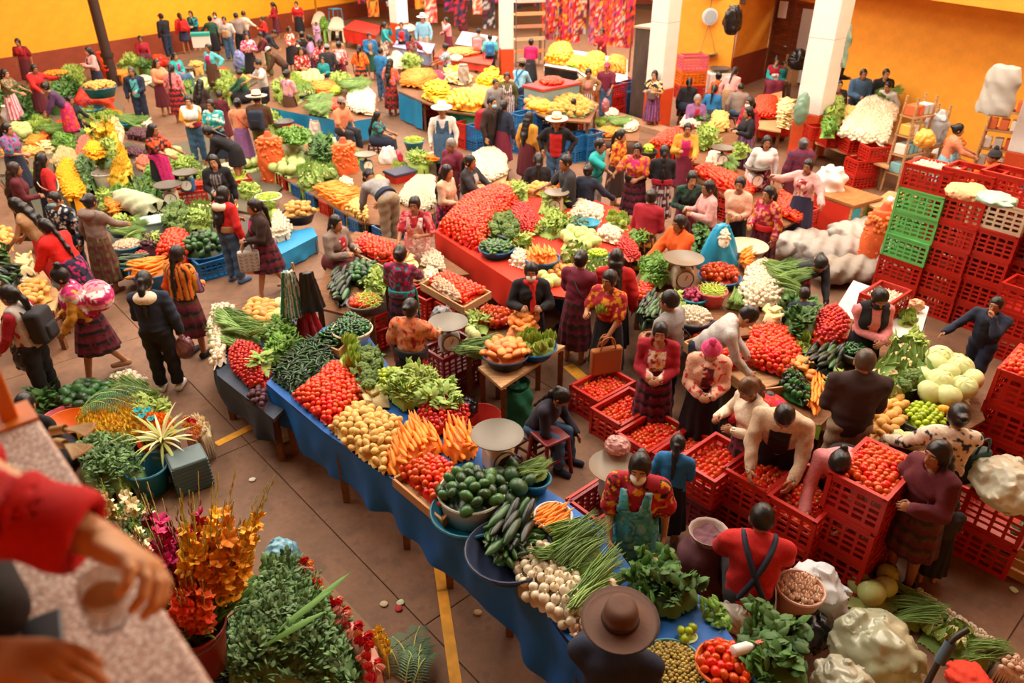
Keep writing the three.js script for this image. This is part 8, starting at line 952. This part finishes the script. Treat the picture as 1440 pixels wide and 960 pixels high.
// cloths and bag hung on a stick over the radishes
{ const q = G(432, 470, 0.64), t = thing('bag_stand', 'stick hung with a striped cloth and black bags', 'stand', [q.x, 0.62, q.z], 0.2); part('stick', bar(V(0, 0, 0), V(-0.04, 0.95, 0), 0.014), woodM, t); const sh = (w, y0, y1, sd, n) => rawGeo(nets((x, y, z) => Math.max(Math.hypot(x, z * 1.5) - w * (0.45 + 0.75 * (y1 - y) / (y1 - y0)) + 0.025 * Math.sin(Math.atan2(x, z) * 7 + sd), y - y1, y0 - y), [-0.3, y0 - 0.03, -0.3], [0.3, y1 + 0.03, 0.3], 0.016, (x, y, z) => n(x, y, z))); const st = pattern('vert:green,silver,dgreen,white,teal'); part('striped_cloth', sh(0.13, 0.3, 0.86, 1, st).translate(-0.1, 0, 0.02), clothVM, t); part('black_bag', sh(0.13, 0.36, 0.84, 4, () => LC('black')).translate(0.1, 0, 0.04), hairVM, t); part('red_net', sh(0.14, 0.02, 0.4, 7, pattern('vert:crimson,red,maroon')).translate(0.03, 0, 0.03), clothVM, t); }
// ---------- flower corner below the balcony ----------
const FC = 'in the flower corner';
tubOf('chayote', 118, 553, 0.27, 0.2, 'brown', 0, 'in the brown basin beside the flowers', 'round brown basin of dark green chayotes on the floor', 0.02, { s: 1.25, taper: 0.85 });
heap('greens', [[40, 590], [48, 556], [72, 546], [88, 562], [82, 584]], 0.08, 0.12, 'on the floor beside the brown basin'); tub(92, 588, 0.26, 0.2, 'pink', 0, 'pink and orange basin beside the balcony'); tub(96, 592, 0.24, 0.18, 'orange', 0.02, 'orange basin nested in the pink one');
heap('onion', [[150, 546], [160, 532], [190, 526], [206, 538], [200, 550], [170, 552]], 0.08, 0.08, 'on the floor beside the flowers', { s: 1.2 }); heap('scallion', [[158, 562], [176, 544], [210, 546], [222, 566], [196, 574]], 0.08, 0.1, 'on the floor beside the flowers', { a: -30 }); plasticBag(G(142, 580, 0.1), 0.08, 0.3, 0.14, 0xd8d4d0, 'crumpled clear wrap beside the brown basin', { clear: 1 });
heap('bloomyellow', [[105, 615], [112, 588], [150, 572], [200, 566], [236, 580], [232, 606], [190, 620], [140, 625]], 0.22, 0.16, FC + ' in the mixed bouquet', { s: 1.2 }); heap('bloomorange', [[196, 608], [206, 590], [240, 590], [250, 610], [226, 622]], 0.32, 0.1, FC + ' beside the striped plant', { s: 1.2 }); heap('bloomwhite', [[268, 612], [276, 592], [296, 596], [298, 616], [284, 622]], 0.28, 0.08, FC + ' at the outer edge', { s: 1.2 }); heap('rose', [[256, 604], [264, 590], [284, 604], [276, 622]], 0.34, 0.06, FC + ' beside the striped plant', { s: 1.1 }); heap('celery', [[196, 584], [206, 566], [236, 574], [244, 590]], 0.3, 0.06, FC + ' behind the bouquet'); heap('mint', [[112, 668], [120, 632], [160, 628], [200, 640], [210, 680], [170, 700], [130, 690]], 0.15, 0.2, FC + ' beside the red blossom');
for (const [x, y] of [[200, 586], [208, 578], [213, 590], [194, 578]]) { const q = G(x, y, 0.46), m = new THREE.Mesh(glad, mat(0x18a0ac, 0.6, { side: THREE.DoubleSide })); m.name = numbered('daisy'); m.position.copy(q); m.scale.setScalar(1.1); scene.add(m); tag(m, 'turquoise dyed daisy in the mixed bouquet', 'flower', 'turquoise daisies'); part('centre', ball(0.012, 1, 0.6, 1, 8, 5).translate(0, 0.03, 0), mat(0x2a6a3a, 0.8), m); }
// palm fronds
function frond(p, yaw, L, label, group, c = DEEP) { const t = thing('palm_frond', label, 'leaf', p, yaw, group); part('stem', tube([V(0, 0, 0), V(0, 0.12, L * 0.5), V(0, 0.02, L)], 0.006, 10, 5), STALK[0], t); const out = []; for (let i = 0; i < 18; i++) for (const s of [1, -1]) { const u = 0.1 + i / 18 * 0.88; out.push(place(leaf(L * 0.4 * (1 - u * 0.5), 0.009, 0.4, 0.3, 3), 0, 0.12 * Math.sin(u * 3), L * u, s * 1.1, 1.35)); } part('leaflets', merge(out), pick(c), t); }
for (let i = 0; i < 6; i++) { const q = G(rr(120, 150), rr(596, 620)); frond(V(q.x, 0.4, q.z), rr(1.2, 2.2), rr(0.4, 0.6), 'green palm frond in the flower corner', 'palm fronds in the flower corner'); }
for (let i = 0; i < 9; i++) { const q = G(rr(560, 600), rr(960, 990)); frond(V(q.x, 0.1, q.z), rr(2.4, 3.9), rr(0.3, 0.45), 'grey green palm frond beside the rose border', 'palm fronds beside the roses', TEALG); }
// striped plant in a pot, teal bucket, dark tray, folded grey crate
{ const q = G(240, 660), t = thing('potted_plant', 'striped spiky plant in a pale grey pot', 'plant', q); part('pot', lathe([[0, 0], [0.1, 0], [0.14, 0.24], [0.15, 0.24], [0.15, 0.27], [0.12, 0.27], [0.11, 0.22], [0, 0.22]], 20), pm('grey'), t); part('stem', cyl(0.04, 0.03, 0.2, 0, 0.2, 0, 8), mat(0x6a5232, 0.9), t); const bl = leaf(0.42, 0.035, 0.5, 0.3, 5); for (let i = 0; i < 34; i++) part('blade', place(bl, 0, 0.36, 0, i * 2.4, 0.2 + (i % 9) * 0.14, 0, rr(0.75, 1.1)), i % 3 ? STALK[i % 3] : K.bloomwhite.mats[1], t); }
tub(205, 655, 0.2, 0.3, 'teal', 0, 'teal bucket behind the red blossom'); { const q = G(158, 685), t = thing('dark_tray', 'dark green plastic tray on the floor', 'tray', q, 0.2); part('tray', box(0.34, 0.06, 0.28, 0, 0.03, 0), mat(0x1c2a20, 0.5), t); part('rim', [box(0.36, 0.1, 0.02, 0, 0.06, 0.14), box(0.36, 0.1, 0.02, 0, 0.06, -0.14), box(0.02, 0.1, 0.28, 0.18, 0.06, 0), box(0.02, 0.1, 0.28, -0.18, 0.06, 0)], mat(0x26382c, 0.5), t); }
{ const q = G(272, 680), t = thing('folding_crate', 'grey green ribbed crate lying on its side', 'crate', q, 0.6); part('shell', rbox(0.34, 0.36, 0.3, 0.02, 0, 0.18, 0), pm(0x55696a), t); for (let i = 0; i < 8; i++) part('rib', box(0.35, 0.016, 0.31, 0, 0.04 + i * 0.042, 0), pm(0x43585a), t); }
{ const q = G(185, 628, 0.35), t = thing('heliconia', 'bright orange red hanging blossom', 'flower', [q.x, 0.42, q.z], 0.6); part('stem', tube([V(-0.15, 0.06, 0), V(0, 0.08, 0), V(0.08, 0.02, 0.05)], 0.007, 8, 5), STALK[0], t); for (let i = 0; i < 4; i++) part('bract', place(leaf(0.14, 0.05, 0.3, 0.5, 4), 0.06 + i * 0.012, 0.02 - i * 0.03, 0.05, 0.5 + i * 0.5, 2.3), mat(0xe23a12, 0.45, { side: THREE.DoubleSide }), t); }
// gladioli in a red bucket
{ const q = G(290, 930, 0.5); q.y = 0.45; stack(290, 945, 2, 'black', 0.3, 'under the gladiolus bucket', 0, { s: 0.76 }); const t = thing('flower_bucket', 'dark red bucket holding the gladioli', 'bucket', q); part('pail', lathe([[0, 0], [0.13, 0], [0.19, 0.4], [0.2, 0.4], [0.2, 0.42], [0.18, 0.42], [0.12, 0.02], [0, 0.02]], 24), mat(0x7c1a14, 0.4), t); part('handle', new THREE.TorusGeometry(0.19, 0.006, 5, 20, Math.PI).rotateX(1.9).translate(0, 0.4, 0), steelM, t);
  const tone = { magenta: [{ m: vary(0xd01a78, 3, 0.05, 0.6, leafO), bud: mat(0x6a1a3a, 0.7, leafO) }, 'magenta gladiolus stem in the red bucket'], orange: [{ m: vary(0xf08a12, 3, 0.05, 0.6, leafO), bud: mat(0xc8962a, 0.7, leafO) }, 'orange gladiolus stem in the red bucket'], flame: [{ m: vary(0xe8481a, 3, 0.05, 0.6, leafO), bud: mat(0xa83a1a, 0.7, leafO) }, 'flame red gladiolus stem in the red bucket'], yellow: [{ m: vary(0xf0a81c, 3, 0.05, 0.6, leafO), bud: mat(0xb8a22c, 0.7, leafO) }, 'golden gladiolus stem in the red bucket'], wine: [{ m: vary(0x8a1f3c, 3, 0.05, 0.6, leafO), bud: mat(0x501828, 0.7, leafO) }, 'dark wine gladiolus spike in the red bucket'] };
  const spec = [['wine', -0.75, 9], ['magenta', -0.5, 12], ['magenta', -0.1, 9], ['yellow', 0.1, 10], ['orange', 0.35, 16], ['yellow', 0.62, 10], ['flame', 0.05, 13], ['flame', 0.3, 6]];
  for (const [k, a, n] of spec) for (let i = 0; i < n; i++) { const lx = a + rr(-0.2, 0.2), front = k === 'flame' ? rr(-0.1, 0.3) : rr(-0.7, -0.1), h = k === 'flame' ? rr(0.5, 0.75) : rr(0.8, 1.2), s = stalk(V(q.x + lx * 0.12, 0.7, q.z + front * 0.1), h, 0, 0, tone[k][0], 12, tone[k][1], k + ' gladioli in the bucket', 'gladiolus', 1.3); s.rotation.set(front * 0.75, rr(0, 6), 0, 'YXZ'); s.rotation.set(0, 0, 0); s.quaternion.setFromEuler(new THREE.Euler(front * 0.8, 0, -lx * 0.62)).multiply(new THREE.Quaternion().setFromEuler(new THREE.Euler(0, rr(0, 6), 0))); } }
// pale stocks beside the bucket
for (let i = 0; i < 26; i++) { const q = G(rr(170, 230), rr(770, 860)); const s = stalk(V(q.x, 0.05, q.z), rr(0.5, 0.85), rr(-0.2, 0.2), rr(0, 6), { m: K.bloomwhite.mats, bud: BRIGHT[0] }, 10, 'cream stock stem beside the gladioli', 'cream stocks beside the gladioli', 'stock_flower', 1.1); }
heap('mint', [[160, 790], [170, 740], [210, 735], [250, 770], [255, 840], [215, 850]], 0.1, 0.3, 'under the cream stocks'); heap('bloomorange', [[185, 800], [195, 776], [225, 790], [220, 812]], 0.5, 0.08, 'beside the cream stocks', { s: 1.2 });
// leafy bank with a rose border
solo('rose_bed_mat', slab([[325, 965], [335, 870], [390, 800], [440, 795], [520, 880], [575, 945], [560, 1010], [320, 1010]].map(([x, y]) => G(x, y, 0.1)), 0.08), mat(0x8a6a50, 0.9), 'tan mat under the leafy foliage and roses', 'mat');
heap('mint', [[318, 975], [330, 880], [372, 820], [420, 800], [450, 830], [490, 880], [520, 960], [500, 1000], [330, 1000]], 0.2, 0.34, 'in the leafy bank beside the gladioli', { s: 1.05 });
heap('rose', [[418, 812], [432, 796], [446, 800], [452, 830], [478, 850], [500, 880], [530, 910], [545, 960], [520, 975], [500, 930], [478, 890], [450, 860]], 0.34, 0.14, 'in the border of the leafy bank', { s: 1.1 }); heap('bloomyellow', [[520, 900], [530, 888], [548, 900], [545, 930]], 0.3, 0.06, 'in the rose border');
for (const [x, y, r] of [[390, 890, 0.9], [372, 910, 0.7], [420, 870, 1.0]]) { const q = G(x, y, 0.6), m = solo('long_leaf', leaf(0.5, 0.06, 0.2, 0.3, 6).rotateX(1.2), GREEN[1], 'long green blade across the foliage', 'leaf', 'long blades across the foliage'); m.position.set(q.x, 0.62, q.z); m.rotation.y = r + 1.4; }
plasticBag(G(398, 790, 0.1), 0.02, 0.3, 0.34, 0x7ab0c4, 'crumpled blue plastic beside the foliage', {});
for (const [x, y, c] of [[561, 856, 0xb01a2a], [563, 848, 0xb8c4a0], [672, 862, 0xb89a70], [540, 850, 0xc8b890], [650, 720, 0xd8cfc0], [850, 640, 0xd8b890], [1395, 790, 0xd8d4cc], [1425, 830, 0xd0d8a0], [1300, 700, 0xd8d0c0], [355, 675, 0xd8d0c4]]) { const q = G(x, y), m = solo('litter_scrap', lumpy(0.03, 1.3, 0.25, 1, 0.5, 2), mat(c, 0.8), `small ${c === 0xb01a2a ? 'red petal' : c === 0xd8d4cc ? 'white plastic' : 'pale scrap'} lying on the floor`, 'litter', 'litter on the floor'); m.position.set(q.x, 0.012, q.z); m.rotation.y = x; }
plasticBag(G(400, 618), 0, 0.3, 0.42, 0xb4b0ae, 'white woven sack slumped below the table corner', { rough: 0.8 });
// ---------- balcony ----------
{
  const Y = 3.95, A = G(50, 580, Y), B = G(302, 962, Y), d = B.clone().sub(A), L = d.length() + 2.2, ang = Math.atan2(-d.z, d.x);
  const terr = tex(512, (u, v) => { const i = u * 64, j = v * 64; let best = 9, id = 0; for (let a = -1; a <= 1; a++) for (let b = -1; b <= 1; b++) { const ci = ((Math.floor(i) + a) % 64 + 64) % 64, cj = ((Math.floor(j) + b) % 64 + 64) % 64, x = Math.floor(i) + a + hash3(ci, cj, 1), y = Math.floor(j) + b + hash3(ci, cj, 2), dd = Math.hypot(x - i, y - j); if (dd < best) { best = dd; id = hash3(ci, cj, 3); } } const c = best > 0.46 ? [168, 128, 108] : id < 0.4 ? [206, 178, 158] : id < 0.7 ? [184, 146, 124] : id < 0.88 ? [226, 206, 188] : [134, 96, 80]; return c; });
  const led = struct('trim_30', uvBox(rbox(L, 0.09, 0.62, 0.012, L / 2, -0.045, 0.31), 2.2), new THREE.MeshStandardMaterial({ map: terr, roughness: 0.5 }), 'speckled terrazzo ledge of the balcony'); led.position.set(A.x, Y, A.z); led.rotation.y = ang;
  const wl = struct('wall_balcony', uvBox(box(L - 0.04, 0.86, 0.2, L / 2, -0.52, 0.2)), new THREE.MeshStandardMaterial({ map: plasterT(176, 70, 52, 0.2), roughness: 0.7 }), 'red painted balcony parapet'); wl.position.copy(led.position); wl.rotation.y = ang;
  const fl = struct('floor_balcony', uvBox(box(L + 2, 0.2, 3, L / 2, -1.0, 1.5)), whiteM, 'balcony floor slab'); fl.position.copy(led.position); fl.rotation.y = ang;
  const o = G(14, 588, Y); const t = thing('balcony_post', 'orange painted metal post at the end of the ledge', 'post', [o.x, Y - 0.9, o.z], ang); part('post', rbox(0.035, 1.5, 0.035, 0.006, 0, 0.75, 0), mat(0xe07a1a, 0.5), t); part('base_plate', box(0.1, 0.012, 0.1, 0, 0.9, 0), mat(0xe07a1a, 0.5), t);
  // two straw whisks hung at the ledge
  for (const [x, y, r] of [[72, 606, 0.1], [78, 622, -0.35]]) { const q = G(x, y, 3.5), s = thing('straw_whisk', x === 72 ? 'open ribbed straw whisk hung at the ledge' : 'straw whisk hung below the open ribbed one', 'whisk', q, r - 0.1); part('handle', tube([V(0, 0, 0), V(0.05, 0.01, 0)], 0.016, 4, 8), mat(0xb8935a, 0.8), s); for (let i = 0; i < 9; i++) { const a = (i - 4) * 0.11; part('rib', tube([V(0.045, 0.008, 0), V(0.1, 0.012, Math.sin(a) * 0.05), V(0.135, 0.005, Math.sin(a) * 0.085)], 0.0035, 5, 5), mat(0xd8b88a, 0.8), s); } part('binding', tube([V(0.13, 0.006, -0.036), V(0.137, 0.006, 0), V(0.13, 0.006, 0.036)], 0.004, 8, 5), mat(0xc89a70, 0.8), s); }
  // onlooker leaning on the ledge with a glass
  const p0 = thing('person', 'onlooker in red sleeves leaning on the ledge with a glass', 'person', [0, 0, 0]), skin = '#d29a68', sk = LC(skin);
  const W = G(150, 766, 4.16), E = G(-60, 655, 4.2), K1 = G(245, 816, 4.17), W2 = G(-10, 925, 4.08), E2 = G(-260, 930, 4.1), nk = V(-1.05, 4.45, -0.5), sh = V(-0.9, 4.38, -0.62), sh2 = V(-1.0, 4.38, -0.3), hip = V(-1.25, 3.75, -0.3), ft = V(-1.25, 3.1, -0.3);
  const bodyF = sUnion([sCap(sh, E, 0.045, 0.042), sCap(E, W, 0.042, 0.03), sCap(sh2, E2, 0.045, 0.042), sCap(E2, W2, 0.042, 0.03), sCap(hip, nk, 0.13, 0.13), sCap(nk, V(-1.05, 4.6, -0.48), 0.05, 0.05), sCap(hip, ft, 0.12, 0.06)], 0.03);
  const raws = [nets(bodyF, [-1.5, 3.06, -1.2], [0.05, 4.7, 0.1], 0.02, () => sk), rawMove(headRaw(0.01, skin), new THREE.Matrix4().makeTranslation(-1.04, 4.7, -0.47).multiply(new THREE.Matrix4().makeRotationY(1.2)))];
  const put = (w, k, palm, curl, s) => { const y = k.clone().sub(w).normalize(), z = palm.clone().sub(y.clone().multiplyScalar(palm.dot(y))).normalize(), x = y.clone().cross(z).normalize(), m = new THREE.Matrix4().makeBasis(x.multiplyScalar(s), y, z); m.scale(V(1.12, 1.12, 1.12)); m.setPosition(w); raws.push(rawMove(handRaw(0.0032, curl, skin), m)); };
  put(W, K1, V(-0.35, -0.6, 0.75), 0.75, 1); put(W2, G(130, 940, 4.08), V(0.1, -1, 0.2), 0.35, -1);
  part('body', rawGeo(rawJoin(raws)), skinVM, p0);
  const red = LC('#c4100c'); const sl = (a, b, r0, r1) => nets((x, y, z) => { const cp = sCap(a, b, r0, r1)(x, y, z); const dir = b.clone().sub(a).normalize(), along = (x - b.x) * dir.x + (y - b.y) * dir.y + (z - b.z) * dir.z; return Math.max(cp + 0.004 * Math.sin(along * 60), along, -(cp + 0.014) * (along > -0.12 ? 1 : -9)); }, [Math.min(a.x, b.x) - 0.1, Math.min(a.y, b.y) - 0.1, Math.min(a.z, b.z) - 0.1], [Math.max(a.x, b.x) + 0.1, Math.max(a.y, b.y) + 0.1, Math.max(a.z, b.z) + 0.1], 0.008, () => red);
  part('sleeve', rawGeo(sl(E.clone().lerp(sh, 0.3), W.clone().lerp(E, 0.12), 0.08, 0.062)), clothVM, p0); part('sleeve', rawGeo(sl(E2, W2.clone().lerp(E2, 0.35), 0.07, 0.055)), clothVM, p0);
  part('sweater', rawGeo(nets(sUnion([sCap(hip, nk, 0.16, 0.16), sCap(sh, E, 0.07, 0.07), sCap(sh2, E2, 0.07, 0.07)], 0.04), [-1.6, 3.6, -1.2], [-0.2, 4.5, 0.2], 0.02, () => red)), clothVM, p0); part('dark_vest', rawGeo(nets(sUnion([sCap(G(-60, 770, 4.03), G(-10, 860, 4.02), 0.06, 0.055), sCap(hip, G(-60, 770, 4.03), 0.17, 0.06)], 0.03), [-1.5, 3.55, -1.1], [0, 4.4, 0.1], 0.016, () => LC('#120c0c'))), clothVM, p0); part('hair', rawGeo(nets(sEll([-1.05, 4.73, -0.48], [0.1, 0.12, 0.1]), [-1.2, 4.6, -0.62], [-0.9, 4.9, -0.34], 0.02, () => LC('black'))), hairVM, p0);
  // the glass
  const gp = G(150, 862, 4.05), cupT = thing('drinking_glass', 'clear glass tumbler with a blue base held in the hand', 'glass', gp); cupT.rotation.set(0.25, 0, -0.3); part('tumbler', lathe([[0, 0], [0.03, 0], [0.036, 0.09], [0.034, 0.09], [0.028, 0.008], [0, 0.008]], 28), new THREE.MeshPhysicalMaterial({ color: col(0xf4f2ee), roughness: 0.08, transmission: 0.7, thickness: 0, ior: 1.4 }), cupT); part('base', cyl(0.029, 0.03, 0.012, 0, -0.012, 0, 24), mat(0x3a2f78, 0.4), cupT); part('drink', cyl(0.027, 0.031, 0.04, 0, 0.01, 0, 20), mat(0xd8b088, 0.3), cupT);
  { const q = G(48, 880, 4.0), s = thing('phone', 'slim silver edged phone lying on the ledge', 'phone', [q.x, Y + 0.004, q.z], 2.1); part('case', rbox(0.13, 0.008, 0.06, 0.003, 0, 0.004, 0), mat(0x17141a, 0.3), s); part('edge', rbox(0.132, 0.004, 0.062, 0.001, 0, 0.004, 0), steelM, s); }
}
settleHeaps();
console.log('people', nPeople, 'loose', nLoose, 'instanced', nInst);
scene.traverse((o) => { if (o.isMesh) { o.castShadow = true; o.receiveShadow = true; } });
renderer.render(scene, camera);
